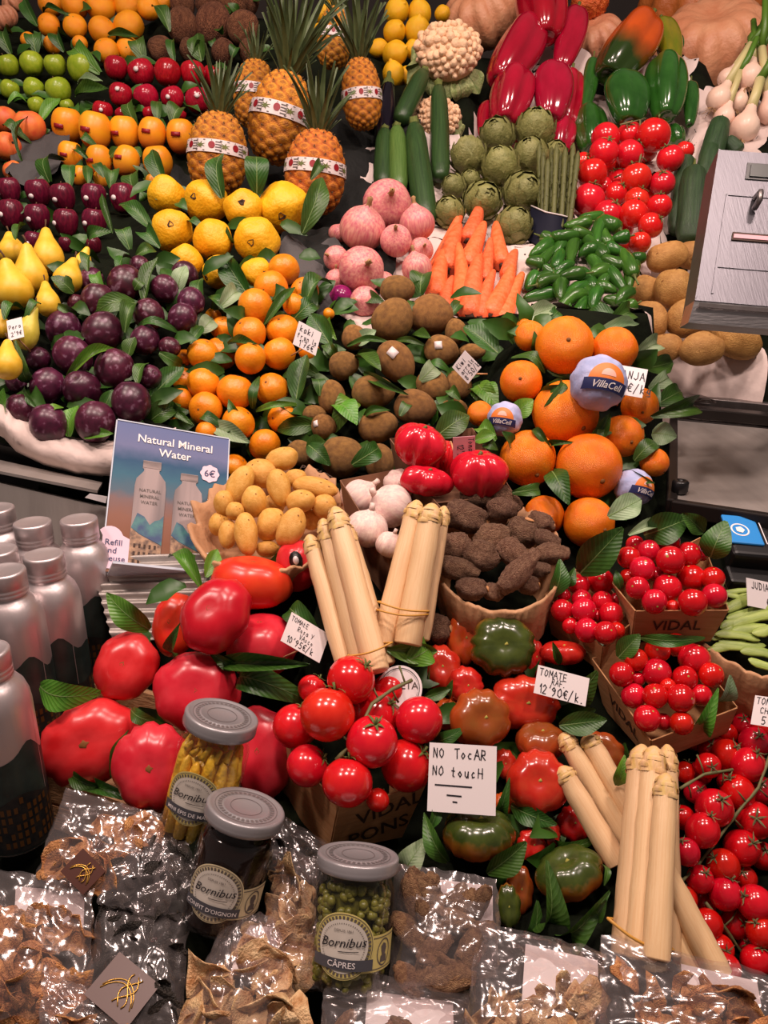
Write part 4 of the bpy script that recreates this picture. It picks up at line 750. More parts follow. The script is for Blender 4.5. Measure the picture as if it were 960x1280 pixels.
gz = np.where(ins, np.minimum(gz, 1.10), gz); gz = np.where((gx < -.22) & (gy < 1.03), np.minimum(gz, .88), gz); gz = np.where(gy < .52, np.minimum(gz, .80), gz)
for _ in range(1): gz[1:-1, 1:-1] = np.minimum(gz[1:-1, 1:-1], (gz[:-2, 1:-1] + gz[2:, 1:-1] + gz[1:-1, :-2] + gz[1:-1, 2:]) / 4 + .004)
def bedh(x, y):
    i = min(max((x - GX0) / (GX1 - GX0) * (nx - 1), 0), nx - 1.001); j = min(max((y - GY0) / (GY1 - GY0) * (ny - 1), 0), ny - 1.001)
    i0, j0 = int(i), int(j); fi, fj = i - i0, j - j0
    return float(gz[j0, i0] * (1 - fi) * (1 - fj) + gz[j0, i0 + 1] * fi * (1 - fj) + gz[j0 + 1, i0] * (1 - fi) * fj + gz[j0 + 1, i0 + 1] * fi * fj)
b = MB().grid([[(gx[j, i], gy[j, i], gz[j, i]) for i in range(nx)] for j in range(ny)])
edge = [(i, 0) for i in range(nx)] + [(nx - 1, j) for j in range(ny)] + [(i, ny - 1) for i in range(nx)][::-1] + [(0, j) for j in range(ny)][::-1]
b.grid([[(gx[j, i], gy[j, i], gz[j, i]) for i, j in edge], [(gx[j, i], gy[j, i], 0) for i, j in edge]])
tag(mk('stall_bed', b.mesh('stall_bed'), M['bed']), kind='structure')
tag(mk('floor', MB().box((0, 1.5, -.05), (8, 8, .1)).mesh('floor', False), M['floor']), kind='structure')
tag(mk('wall_back', MB().box((0, 3.15, 1.5), (8, .1, 3.4)).mesh('wall', False), M['wall']), kind='structure')
tag(mk('trim_1', rbox((0, .375, .43), (2.9, .04, .86), .006), M['steel_dull']), kind='structure')

# ---- sheets draped on the bed under a group of items
def drape(name, label, cat, places, margin, off, mat, amp, freq, step=.014, pts=None, group=None, kind_=None):
    c = [P(x, y, d) for x, y, r, d, p_ in REG if p_ in places] if pts is None else pts
    c = np.array([q[:2] for q in c]); x0, y0 = c.min(0) - margin; x1, y1 = c.max(0) + margin
    X, Y = np.meshgrid(np.arange(x0, x1, step), np.arange(y0, y1, step)); h, w_ = X.shape
    XY = np.stack([X.ravel(), Y.ravel()], 1)
    dist = np.sqrt(((XY[:, None, :] - c[None]) ** 2).sum(2).min(1)).reshape(h, w_)
    b = MB(); ok = dist < margin
    if name == 'paper_liner':
        oc = np.array([P(x, y, d)[:2] for x, y, r, d, p_ in REG if p_ not in places])
        ok &= dist < np.sqrt(((XY[:, None, :] - oc[None]) ** 2).sum(2).min(1)).reshape(h, w_) * 1.0 + (0 if len(places) else 9)
    near = ((XY[:, None, :] - c[None]) ** 2).sum(2).argmin(1).reshape(h, w_)
    ok2 = ok.copy(); ok2[1:] |= ok[:-1]; ok2[:-1] |= ok[1:]; ok2[:, 1:] |= ok2[:, :-1]; ok2[:, :-1] |= ok2[:, 1:].copy()
    idx = {}
    for j in range(h):
        for i in range(w_):
            if ok2[j, i]:
                x, y = X[j, i], Y[j, i]
                if not ok[j, i] and dist[j, i] > margin:
                    qx, qy = c[near[j, i]]; f_ = margin / dist[j, i]; x, y = qx + (x - qx) * f_, qy + (y - qy) * f_
                t = max(0, dist[j, i] / margin - .55) / .45
                z = bedh(x, y) + off + amp * (n3(x * freq, y * freq, 1) + .6 * abs(n3(x * freq * 2.3, y * freq * 2.3, 5))) + t * amp * 1.5 * abs(n3(x * 22, y * 22, 9))
                idx[j, i] = len(b.v); b.v.append((x, y, z))
    for j in range(h - 1):
        for i in range(w_ - 1):
            q = [(j, i), (j, i + 1), (j + 1, i + 1), (j + 1, i)]
            if all(k in idx for k in q): b.f.append(tuple(idx[k] for k in q)); b.m.append(0)
    o = mk(name, b.mesh(name), M[mat]); tag(o, label, cat, group, kind_); return o
drape('paper_liner', 'crumpled white paper under the carrots and chilli peppers', 'paper', ('in the carrot heap', 'in the green chilli heap'), .045, .003, 'white_paper', .006, 26, group=None)
drape('paper_liner', 'crumpled white paper under the onion heap', 'paper', ('the onion heap',), .05, .003, 'white_paper', .006, 26)
drape('paper_liner', 'white paper behind artichokes and zucchini', 'paper', ('the artichoke heap', 'in the zucchini bunch'), .05, .003, 'white_paper', .006, 26)
drape('paper_liner', 'white paper and film under the vine tomatoes at the back', 'paper', ('the tomatoes by the cucumbers', 'of the cucumbers beside the scale'), .05, .003, 'white_paper', .006, 26)
drape('paper_liner', 'white paper wrapping under the large tan potatoes', 'paper', ('the pile under the scale',), .06, .016, 'white_paper', .007, 20)
drape('paper_liner', 'white paper below the bell peppers and spring onions', 'paper', ('the peppers', 'the spring onions'), .05, .003, 'white_paper', .006, 22)
drape('dark_cloth', 'black cloth in folds under the pineapples', 'cloth', (), .11, .012, 'black_cloth', .022, 14, pts=[P(270, 215, 1.62), P(330, 190, 1.64), P(395, 245, 1.58), P(430, 200, 1.62), P(450, 160, 1.66), P(460, 120, 1.7), P(440, 250, 1.52), P(420, 290, 1.44), P(350, 110, 1.72), P(300, 120, 1.72), P(470, 80, 1.75), P(420, 60, 1.8)])
drape('grey_cloth', 'dark grey cloth in folds between quinces and onions', 'cloth', (), .06, .02, 'grey_cloth', .02, 18, pts=[P(378, 325, 1.38), P(390, 300, 1.42), P(395, 345, 1.33)])
drape('grey_cloth', 'dark grey cloth between nectarines and mangoes at left', 'cloth', (), .06, .03, 'grey_cloth', .02, 18, pts=[P(50, 195, 1.74), P(52, 175, 1.76), P(45, 215, 1.7)])

# ---- loose leaves tucked between the fruit
def depth_at(x, y):
    hit = [(d - r * d / F_PX * sqrt(max(0, 1 - ((x - a) ** 2 + (y - b_) ** 2) / (r * r)))) for a, b_, r, d, p_ in REG if (x - a) ** 2 + (y - b_) ** 2 < r * r]
    near = sorted(((x - a) ** 2 + (y - b_) ** 2, d, p_) for a, b_, r, d, p_ in REG)[:3]
    return (min(hit) if hit else None), sum(n[1] for n in near) / 3, near[0][2]
LV = '''14,68,10,36,13 45,66,45,41,12 80,65,78,40,10 125,92,90,55,13,b 180,77,172,48,12 135,45,178,50,6 212,40,190,8,10 47,33,35,3,9 55,16,90,22,4 252,77,250,47,14 270,62,266,50,6 298,18,285,4,7 290,72,298,58,8 218,78,219,50,7 240,70,258,58,5
170,156,167,122,11 197,152,198,127,8 215,155,232,135,14 98,105,133,107,6,p 95,120,142,116,10 50,152,76,128,9,b 10,130,36,127,7,b 62,228,69,189,14 88,233,90,206,10 110,230,108,211,7 138,236,140,211,11 168,241,172,213,15 205,229,194,192,13 6,156,32,170,7 28,202,36,145,4 104,171,118,180,6 137,196,152,186,7 176,196,168,184,7 95,188,112,200,5
192,289,149,256,11 111,300,137,288,10 141,292,130,248,5 162,312,149,284,11 215,262,192,252,9 278,248,279,192,15 321,242,320,185,17 388,225,405,205,8 378,292,402,222,16 240,287,254,281,6 294,302,283,287,8 182,250,176,240,8 130,222,118,205,7 200,310,182,292,12 170,320,196,312,9 20,300,36,286,7
130,372,122,337,9,b 180,377,201,328,11 222,365,233,332,12,p 172,380,104,394,14 156,416,172,377,11 92,366,64,346,12 70,380,100,394,7 172,409,224,410,7 83,473,146,431,8,b 160,446,171,423,13 172,480,186,454,10 128,514,141,488,10 62,517,77,506,7,b 86,546,98,507,14,b 105,547,143,544,8,b 30,486,46,510,8 40,477,19,437,10 6,541,36,535,6 4,532,9,484,11,b 181,532,226,504,15 199,441,232,459,9 189,496,230,464,15 222,522,236,514,9 6,400,30,384,11 50,380,30,395,6 168,362,180,348,8 150,345,165,322,8 110,340,122,322,9
312,372,284,323,17 274,386,302,363,13,p 330,406,369,359,7 380,386,413,347,13 365,401,402,374,13 413,431,390,396,16 410,392,437,387,11,b 250,416,267,399,13,p 285,431,326,435,7 316,511,322,469,7 320,514,375,503,5,b 396,531,344,537,13 262,530,314,556,13,p 385,556,413,582,13 440,501,419,531,17,b 370,501,386,449,16 390,479,412,475,10,p 212,506,241,531,9 250,521,279,530,8 251,382,253,348,11 259,373,286,393,8 238,430,252,412,9 300,520,285,500,7 410,400,420,425,9,b 400,470,375,455,9 425,450,408,425,10
458,373,481,378,10 525,371,532,338,16 521,402,510,374,8 445,431,471,414,11,p 434,433,489,428,5 515,421,541,428,9 495,426,533,432,5 622,441,580,414,19 562,396,577,381,9 445,446,476,471,12 455,466,516,496,7 525,476,546,454,13,p 535,456,563,461,7 590,486,622,511,19,b 418,506,446,531,18,b 545,546,586,519,19 620,551,594,534,12,b 603,556,622,561,9 455,521,486,511,6 440,581,481,554,14 383,562,406,553,17 500,520,512,505,8 420,445,404,430,9 575,500,560,485,8 400,495,392,470,10
645,432,624,391,11 652,401,691,387,13,p 675,411,701,384,9 668,441,668,414,7 681,466,644,439,10 678,491,703,480,7 772,401,728,394,13 740,421,792,412,9,p 758,406,792,389,14 790,446,826,429,13,p 808,461,836,454,14 811,486,839,469,12,p 598,481,623,516,16,b 640,521,666,499,14,b 813,521,873,504,13 820,506,851,489,15 815,541,846,546,17,p 793,576,826,549,12 777,591,823,606,8 740,561,761,519,9 688,561,664,534,6 690,562,716,552,5 739,546,762,540,7 690,589,711,631,17 640,616,681,610,9 760,646,801,624,18,p 594,551,621,545,11,b 765,500,752,482,8 790,480,770,466,8 640,560,625,540,10 700,480,690,500,7
725,717,780,658,25 785,669,821,662,9,p 805,669,862,648,23 888,697,906,654,21 690,747,700,699,14 704,732,719,711,9 776,736,770,713,7 773,822,801,793,15 800,797,882,800,9 900,877,913,844,12,p 874,907,896,869,13,b 745,690,765,700,9 880,665,850,640,14
508,827,541,804,20,b 529,872,561,860,9 698,872,747,839,22 699,907,757,899,17 544,927,577,914,11 771,982,781,944,10,b 609,1092,656,1049,19 639,1007,696,1031,15 694,1052,741,1055,11 560,1077,529,1019,13 504,1092,531,1049,18,p 664,1152,691,1089,21 699,1152,757,1129,17 654,1167,676,1139,14 624,1012,636,979,9 755,1107,752,1074,5 560,870,566,850,7 700,830,690,800,6 545,1000,535,1040,9 740,1150,760,1120,9
187,787,133,741,19,b 252,737,209,689,11,b 257,722,269,690,11,b 394,787,355,754,17,z.035 273,828,397,832,13 298,848,378,870,21 164,887,197,906,10 50,858,117,872,22,b 84,962,133,986,10 129,987,172,1001,10 141,972,166,913,6 222,817,225,779,9 483,812,541,811,15,b 226,705,244,694,9 300,830,260,815,9'''
LC = {'the stack by the coconuts': 'oranges at the back', 'the peppers': 'bell peppers'}
leaves = []
for t in LV.split():
    q = t.split(','); m = 'leaf_dark'
    if q[-1] in 'bp': m = {'b': 'leaf_bright', 'p': 'leaf_pale'}[q.pop()]
    zo = float(q.pop()[1:]) if q[-1][0] == 'z' else 0
    bx, by, tx, ty, hw = map(float, q)
    hb, mb, _ = depth_at(bx, by); ht, mt, pl_ = depth_at(tx, ty); mx, my = (bx + tx) / 2, (by + ty) / 2; hm, mm, pl_ = depth_at(mx, my)
    d1 = mb - .002; d2 = (ht if ht is not None else mt - .012) - .004
    dm = hm if hm is not None else mm - .006
    if d2 > d1 + .03: d2 = d1 + .03
    if d2 < d1 - .05: d2 = d1 - .05
    need = (d1 + d2) / 2 - dm                 # how far the middle has to bow forwards
    if need > .006: d1 -= min(need, .03); d2 -= min(need, .03) * .5
    d1 += zo; d2 += zo
    p1, p2 = P(bx, by, d1), P(tx, ty, d2); ax = p2 - p1; L = ax.length; hwm = hw * (d1 + d2) / 2000
    zz = VD(U(-.45, .45), U(-.1, .4), 1); zz = (zz - ax * zz.dot(ax) / ax.length_squared).normalized(); yy = ax.normalized(); xx = yy.cross(zz)
    leaves.append((pl_, mx, my, p1, Matrix((xx, yy, zz)).transposed(), (hwm, L, L), m))
byp = {}
for l in leaves: byp.setdefault((l[0], l[6]), []).append(l)
k = 0
for (pl_, m), ls in byp.items():
    ls.sort(key=lambda l: l[1])
    nice = LC.get(pl_, pl_); nice = nice.split(', ')[0].replace('in the ', 'the ').replace('of the ', 'the ') if not nice.startswith('the ') else nice
    word = {'leaf_dark': 'dark green leaf', 'leaf_bright': 'bright green leaf', 'leaf_pale': 'pale grey-green leaf'}[m]
    for i, l in enumerate(ls):
        side = 'the only one' if len(ls) == 1 else 'leftmost one' if i == 0 else 'rightmost one' if i == len(ls) - 1 else ORD[i] + ' from left'
        k += 1; blade, rib = LEAF[k % 4]
        o = mk('leaf', blade, M[m]); o.matrix_world = Matrix.Translation(l[3]) @ (l[4] @ Matrix.Diagonal(l[5])).to_4x4()
        tag(o, f'{word} tucked in at {nice}, {side}', 'leaf', 'leaves tucked among the produce'); mk('midrib', rib, M['midrib'], o)
# leaf litter under the fruit, far too dense to count
random.seed(23); b = MB(); blade = [v.co.copy() for v in LEAF[0][0].vertices]; N5 = 5
GREEN = ('the plum heap', 'the persimmon heap', 'the kiwi heap', 'the big orange heap', 'the quince stack', 'the mango stack', 'the dark apple stack', 'the red apple stack', 'the green apple stack', 'the ribbed tomato heap', 'the beef tomato heap', 'the stack by the coconuts', 'the coconut stack', 'the nectarine stack')
src = [(x, y, r, d) for x, y, r, d, p_ in REG if p_ in GREEN for _ in range(2 if p_ in GREEN[:4] else 1)]
for x, y, r, d in src:
    for _ in range(1):
        a = U(0, 6.28); q = r * U(.6, 1.5); px, py = x + cos(a) * q, y + sin(a) * q; R_ = r * d / F_PX
        p = P(px, py, d + R_ * U(.8, 1.25)); ln, hw = U(.035, .06), U(.010, .017)
        ax = VD(cos(a), sin(a) * .6 + U(-.3, .6), U(-.1, .5)); zz = VD(U(-.5, .5), U(-.2, .6), 1); zz = (zz - ax * zz.dot(ax)).normalized(); xx = ax.cross(zz)
        rows = []
        for i in range(5):
            t = i / 4; wd = max(.03, sin(pi * min(1, t * .9 + .08))) * hw; zc = .25 * sin(pi * t) * ln * U(.3, 1)
            rows.append([p + ax * (t * ln) + xx * (e * wd) + zz * (zc + abs(e) * wd * .4) for e in (-1, 0, 1)])
        b.grid(rows)
tag(mk('leaf_litter', b.mesh('leaf_litter'), M['leaf_dark']), 'dark green leaves packed under and between the fruit', 'leaves', kind='stuff')
# ------------------------------------------------------------------ writing: pen strokes and printed type
GL = {'A': [(0, 0, .45, 1, .9, 0), (.2, .38, .72, .38)], 'C': [(.8, .85, .5, 1, .12, .8, .05, .4, .25, .03, .8, .1)], 'D': [(.1, 0, .1, 1, .6, .9, .85, .5, .6, .1, .1, 0)], 'E': [(.8, 1, .1, 1, .1, 0, .8, 0), (.1, .52, .65, .52)],
 'F': [(.1, 0, .1, 1, .8, 1), (.1, .52, .6, .52)], 'G': [(.8, .85, .45, 1, .08, .7, .08, .3, .4, 0, .8, .15, .8, .45, .5, .45)], 'H': [(.1, 0, .1, 1), (.8, 0, .8, 1), (.1, .5, .8, .5)], 'I': [(.3, 0, .3, 1)], 'J': [(.7, 1, .7, .2, .45, 0, .1, .15)],
 'K': [(.1, 0, .1, 1), (.75, 1, .12, .45, .8, 0)], 'L': [(.1, 1, .1, 0, .75, 0)], 'M': [(.05, 0, .15, 1, .5, .35, .85, 1, .95, 0)], 'N': [(.1, 0, .1, 1, .75, 0, .75, 1)], 'O': [(.45, 1, .1, .7, .1, .25, .45, 0, .8, .3, .8, .75, .45, 1)],
 'P': [(.1, 0, .1, 1, .65, .95, .75, .7, .6, .5, .1, .48)], 'R': [(.1, 0, .1, 1, .65, .95, .75, .7, .6, .52, .1, .48, .8, 0)], 'S': [(.75, .88, .4, 1, .12, .78, .3, .55, .65, .42, .75, .2, .4, 0, .08, .12)], 'T': [(.4, 0, .42, 1), (0, 1, .85, 1)],
 'U': [(.1, 1, .1, .3, .35, 0, .65, .1, .78, .4, .78, 1), ], 'V': [(.05, 1, .42, 0, .85, 1)], 'X': [(.05, 0, .8, 1), (.05, 1, .8, 0)], 'Y': [(.05, 1, .42, .5), (.85, 1, .25, 0)], 'Z': [(.1, 1, .8, 1, .1, 0, .8, 0)],
 '0': [(.42, 1, .1, .7, .1, .25, .42, 0, .75, .3, .75, .75, .42, 1)], '1': [(.2, .75, .45, 1, .45, 0)], '2': [(.1, .8, .4, 1, .7, .8, .6, .5, .1, 0, .8, 0)], '5': [(.75, 1, .2, 1, .15, .55, .55, .6, .75, .3, .5, 0, .1, .08)], '6': [(.7, .95, .3, .7, .1, .3, .4, 0, .7, .2, .6, .48, .2, .4)],
 '7': [(.1, 1, .8, 1, .35, 0), (.3, .5, .7, .5)], '8': [(.42, .52, .12, .75, .42, 1, .72, .76, .42, .52, .1, .25, .42, 0, .76, .25, .42, .52)], '9': [(.72, .7, .4, .5, .12, .75, .42, 1, .72, .72, .6, .3, .35, 0)], "'": [(.3, 1.1, .22, .8)], '/': [(0, -.15, .6, 1.1)], '.': [(.2, 0, .28, .04)], '-': [(.1, .5, .7, .5)],
 '€': [(.8, .88, .5, 1, .2, .75, .15, .4, .3, .08, .75, .05), (0, .6, .6, .6), (0, .4, .55, .4)], 'i': [(.25, 0, .25, .6), (.25, .82, .27, .88)], 'k': [(.1, 0, .1, 1), (.6, .6, .12, .3, .65, 0)], 'g': [(.6, .55, .2, .6, .1, .25, .5, .1, .6, .55, .6, -.2, .2, -.3)], 'a': [(.6, .55, .25, .6, .1, .3, .25, 0, .55, .15, .6, .6, .7, 0)], 'r': [(.1, 0, .15, .6), (.13, .4, .35, .6, .6, .55)], 'e': [(.1, .32, .6, .36, .45, .6, .2, .55, .1, .25, .35, 0, .65, .1)], 'l': [(.2, 1, .2, .1, .4, 0)], 's': [(.55, .55, .2, .6, .2, .38, .5, .25, .35, 0, .08, .06)], 'o': [(.35, .6, .1, .3, .35, 0, .62, .3, .35, .6)], 'w': [(.05, .6, .2, 0, .38, .5, .55, 0, .72, .6)], 'f': [(.55, .95, .3, .9, .25, 0), (.05, .55, .5, .55)], 'q': [(.6, .55, .2, .6, .1, .2, .5, .15), (.6, .6, .6, -.35)], 'n': [(.1, 0, .1, .6), (.1, .45, .4, .6, .55, .45, .55, 0)], 't': [(.3, .95, .25, .1, .5, 0), (.05, .62, .55, .62)], 'm': [(.05, 0, .1, .6), (.1, .45, .3, .6, .4, 0), (.4, .45, .6, .6, .75, 0)], 'c': [(.55, .5, .3, .6, .1, .3, .3, 0, .6, .08)], 'u': [(.1, .6, .12, .15, .35, 0, .55, .2, .58, .6, .62, 0)]}
def strokes(text, x, y, h, wd=None, pen=.11, adv=1.0, jit=.04):      # flat ribbons: list of quads in (x, y)
    wd = wd or h * .62; out = []
    for ch in text:
        for pl_ in GL.get(ch, []):
            pts = [(x + pl_[i] * wd + U(-jit, jit) * h, y + pl_[i + 1] * h + U(-jit, jit) * h) for i in range(0, len(pl_), 2)]
            for (ax, ay), (bx, by) in zip(pts, pts[1:]):
                L = sqrt((bx - ax) ** 2 + (by - ay) ** 2) or 1e-6; nx_, ny_ = -(by - ay) / L * pen * h / 2, (bx - ax) / L * pen * h / 2; ex, ey = (bx - ax) / L * pen * h * .4, (by - ay) / L * pen * h * .4
                out.append([(ax - ex + nx_, ay - ey + ny_), (ax - ex - nx_, ay - ey - ny_), (bx + ex - nx_, by + ey - ny_), (bx + ex + nx_, by + ey + ny_)])
        x += (wd * 1.15 if ch != ' ' else wd * .8) * adv * (.6 if ch in "iI1'.l" else 1)
    return out
def printed(s, size, bold=.0, align='CENTER', shear=0, space=1):
    cu = bpy.data.curves.new('t', 'FONT'); cu.body = s; cu.size = size; cu.align_x = align; cu.offset = bold * size; cu.resolution_u = 2; cu.shear = shear; cu.space_character = space
    o = bpy.data.objects.new('t', cu); COL.objects.link(o); bpy.context.view_layer.update()
    me = bpy.data.meshes.new_from_object(o); vs = [tuple(v.co) for v in me.vertices]; fs = [tuple(p.vertices) for p in me.polygons]
    bpy.data.objects.remove(o); bpy.data.curves.remove(cu); bpy.data.meshes.remove(me); return vs, fs
def square(TL, BL, x, y, d):              # the depth at which a card's right edge stands square to its left edge
    best = min((abs((P(x, y, d + k * .001) - TL).normalized().dot((BL - TL).normalized())) + abs(k) * .0015, k) for k in range(-60, 61))
    return P(x, y, d + best[1] * .001)
class Plate:                              # a flat card: origin top left, x right, y up, z out of its face
    def __init__(s, tl, tr, bl, out=None):
        s.o = Vector(tl); s.ex = Vector(tr) - s.o; s.w = s.ex.length; s.ex.normalize(); ey = s.o - Vector(bl); ey -= s.ex * ey.dot(s.ex); s.h = ey.length; s.ey = ey.normalized(); s.n = s.ex.cross(s.ey)
        s.R = Matrix((s.ex, s.ey, s.n)).transposed()
def card(name, label, cat, tl, tr, bl, texts, mat='tag_white', ink='ink', group=None, th=.0008, pin=True):
    """tl, tr, bl: (px, py, depth); texts: (string, u, v, height) with u, v, height as shares of the card's size, v down to the baseline."""
    pl_ = Plate(P(*tl), square(P(*tl), P(*bl), *tr), P(*bl)); t = thing(name, label, cat, pl_.o, pl_.R, group)
    mk('card', MB().box((pl_.w / 2, -pl_.h / 2, -th / 2), (pl_.w, pl_.h, th)).mesh('card', False), M[mat], t)
    b = MB()
    for s_, u, v, h in texts:
        if s_.startswith('_'):
            q = [[(u * pl_.w, -v * pl_.h), (u * pl_.w, -v * pl_.h - .022 * pl_.h), ((u + h) * pl_.w, -(v + .005) * pl_.h - .022 * pl_.h), ((u + h) * pl_.w, -(v + .005) * pl_.h)]]
        else: q = strokes(s_, u * pl_.w, -v * pl_.h, h * pl_.h)
        for k in q: b.add([(x, y, .0004) for x, y in k], [(0, 1, 2, 3)])
    mk('handwriting', b.mesh('handwriting', False), M[ink], t)
    if pin: mk('pick', MB().tube([(pl_.w * .5, -pl_.h * .9, -.0018), (pl_.w * .5, -pl_.h * .95, -.04)], .0012, 6).mesh('pick'), M['wood'], t)
    return t
random.seed(31)
card('price_tag', 'small handwritten price tag in the persimmon heap', 'price tag', (374, 401, 1.16), (402, 416, 1.155), (366, 430, 1.15), [('kaki', .12, .36, .24), ('fran la', .08, .64, .2), ("1'76€", .2, .93, .24)], group='price tags')
card('price_tag', 'small tilted price tag in the kiwi heap', 'price tag', (565, 459, 1.13), (581, 438, 1.13), (585, 480, 1.12), [('Kiwi', .15, .32, .22), ('arrels', .12, .6, .2), ("8'50/k", .1, .9, .22)], group='price tags')
card('price_tag', 'price tag half hidden behind a wrapped orange', 'price tag', (756, 453, 1.09), (810, 462, 1.08), (748, 488, 1.08), [('NARANJA', .04, .42, .26), ("2'65€/kg", .1, .86, .28)], group='price tags')
card('price_tag', 'tiny price tag standing in the pear heap', 'price tag', (8, 401, 1.14), (27, 396, 1.14), (11, 426, 1.13), [('Pera', .1, .5, .2), ("2'9€", .2, .85, .2)], group='price tags')
card('price_tag', 'pink-tinted price tag stuck between the ribbed pink tomatoes', 'price tag', (594, 545, 1.0), (594, 590, .99), (566, 547, 1.0), [('Tomate', .05, .3, .24), ("12'50", .2, .8, .28)], mat='tag_pink', group='price tags')
card('price_tag', 'handwritten price tag beside the big beef tomatoes', 'price tag', (365, 765, .87), (412, 793, .87), (351, 801, .85), [('TOMAtE', .05, .24, .15), ('Rosa Y', .26, .46, .15), ('VAsco', .36, .66, .15), ("10'95€/k", .1, .92, .2)], group='price tags')
card('price_tag', 'handwritten price tag among the ribbed tomatoes', 'price tag', (673, 831, .855), (737, 848, .855), (667, 866, .845), [('TOMATE', .05, .33, .24), ('RAF.', .3, .56, .2), ("12'90€/k.", .08, .93, .3)], group='price tags')
card('handwritten_sign', 'white card reading no tocar, no touch above a green ribbed tomato', 'sign', (537, 928, .785), (621, 933, .775), (536, 1014, .77), [('NO', .06, .21, .13), ('TocAR', .38, .21, .14), ('NO', .06, .47, .13), ('toucH', .34, .48, .14), ('_', .1, .6, .55), ('_', .28, .74, .22), ('_', .37, .83, .07)])
card('price_tag', 'price tag standing in the flat green beans', 'price tag', (933, 722, .93), (985, 733, .925), (935, 757, .92), [('JUDIA', .1, .35, .25), ("6'90", .45, .85, .3)], group='price tags')
card('price_tag', 'price tag above the cherry tomatoes on the vine at right edge', 'price tag', (944, 869, .85), (988, 875, .845), (938, 905, .84), [('TOMATE', .08, .28, .22), ('CHERRY', .22, .58, .2), ("5'90", .3, .95, .26)], group='price tags')
def rtag():
    c = P(500, 860, .845); t = thing('round_tag', 'round white tag with printed border behind the kraft box tomatoes', 'tag', c, frame(VD(-.05, .25, 1), RT)); r = .0235
    mk('card', MB().lathe([(0, -.0006), (r, -.0006), (r, .0006), (0, .0006)], 40).mesh('card', False), M['tag_white'], t)
    mk('printed_ring', MB().lathe([(r * .86, .0009), (r * .89, .0009)], 40).lathe([(r * .80, .0009), (r * .81, .0009)], 40).mesh('ring', False), M['ink'], t)
    v, f = printed('ROSETA', .0105, .01); mk('lettering', MB().add([(x, y - .001, .001) for x, y, z in v], f).mesh('l', False), M['ink_grey'], t)
rtag()

# ------------------------------------------------------------------ kraft cartons and paper baskets
def panel(b, p, th, sag=0, n=6):          # p: rim left, rim right, base right, base left
    p = [Vector(q) for q in p]; nr = (p[1] - p[0]).cross(p[3] - p[0]).normalized(); rows = []
    for j in range(4):
        v = j / 3; rows.append([(p[0] * (1 - i / n) + p[1] * (i / n)) * (1 - v) + (p[3] * (1 - i / n) + p[2] * (i / n)) * v - Vector((0, 0, sag * sin(pi * i / n) * (1 - v))) for i in range(n + 1)])
    m_ = len(rows); b.grid(rows); b.grid([[q + nr * th for q in r] for r in rows][::-1])
    for r in (rows[0], rows[-1]): b.grid([[q for q in r], [q + nr * th for q in r]])
    for k in (0, -1): b.grid([[r[k] for r in rows], [r[k] + nr * th for r in rows]])
    return b
def carton(name, label, rim, base, mat='card', sag=.0, text=None, group='kraft cartons', cat='carton'):
    R_ = [P(*q) for q in rim]; B_ = [P(*q) for q in base]; c = sum(B_, Vector()) / len(B_); t = thing(name, label, cat, c, None, group); n = len(R_)
    for i in range(n):
        j = (i + 1) % n; b = panel(MB(), [R_[i] - c, R_[j] - c, B_[j] - c, B_[i] - c], -.0014, sag); mk('side_panel', b.mesh('side_panel', False), M[mat], t)
    mk('bottom', MB().add([q - c for q in B_], [tuple(range(n))]).mesh('bottom', False), M[mat], t)
    for (s_, i, u, v, size, mt, rot) in (text or []):
        j = (i + 1) % n; p0, p1, p3 = R_[i], R_[j], B_[i]; p2 = B_[j]; ex = (p1 - p0).normalized(); nr = ex.cross(p0 - p3).normalized(); ey = nr.cross(ex)
        o = (p0 * (1 - u) + p1 * u) * (1 - v) + (p3 * (1 - u) + p2 * u) * v; vs, fs = printed(s_, size, .012)
        ca, sa = cos(rot), sin(rot)
        mk('lettering', MB().add([o - c + ex * (x * ca - y * sa) + ey * (x * sa + y * ca) + nr * .0022 for x, y, z in vs], fs).mesh('lettering', False), M[mt], t)
    return t
carton('kraft_box', 'tall kraft paper box holding glossy vine tomatoes in front', [(342, 904, .87), (424, 1004, .765), (535, 972, .80), (470, 890, .93)], [(332, 985, .90), (412, 1064, .80), (502, 1045, .83), (455, 960, .95)], sag=.006, text=[('VIDAL', 1, .66, .45, .026, 'ink_brown', .12), ('PONS', 1, .62, .84, .026, 'ink_brown', .12)])
carton('kraft_punnet', 'open kraft punnet of cherry tomatoes, upper right one', [(766, 728, .935), (795, 763, .885), (910, 762, .885), (876, 672, .985)], [(782, 770, .955), (790, 798, .91), (887, 801, .91), (865, 720, 1.0)], text=[('VIDAL', 1, .5, .62, .020, 'ink_brown', 0)])
carton('kraft_punnet', 'open kraft punnet of cherry tomatoes, left of the other two', [(682, 743, .945), (754, 808, .885), (792, 775, .92), (735, 700, .99)], [(690, 792, .965), (750, 838, .91), (785, 810, .94), (735, 760, 1.0)])
carton('kraft_punnet', 'open kraft punnet of cherry tomatoes nearest the vine tomatoes', [(741, 823, .90), (814, 925, .82), (921, 884, .855), (845, 790, .94)], [(756, 885, .92), (815, 952, .845), (908, 915, .88), (845, 850, .95)], text=[('VIDAL', 0, .5, .6, .02, 'ink_brown', 0)])
carton('garlic_carton', 'brown carton holding white garlic bulbs', [(426, 600, 1.01), (488, 698, .935), (556, 640, .965), (505, 585, 1.05)], [(440, 690, 1.03), (487, 752, .965), (548, 705, .98), (505, 660, 1.06)], 'card_dark', group=None)
carton('tomato_carton', 'dark carton holding ribbed pink tomatoes', [(488, 548, 1.08), (546, 628, .985), (642, 618, 1.0), (590, 535, 1.1)], [(496, 590, 1.1), (546, 660, 1.01), (632, 655, 1.02), (585, 590, 1.11)], 'card_dark', group=None)
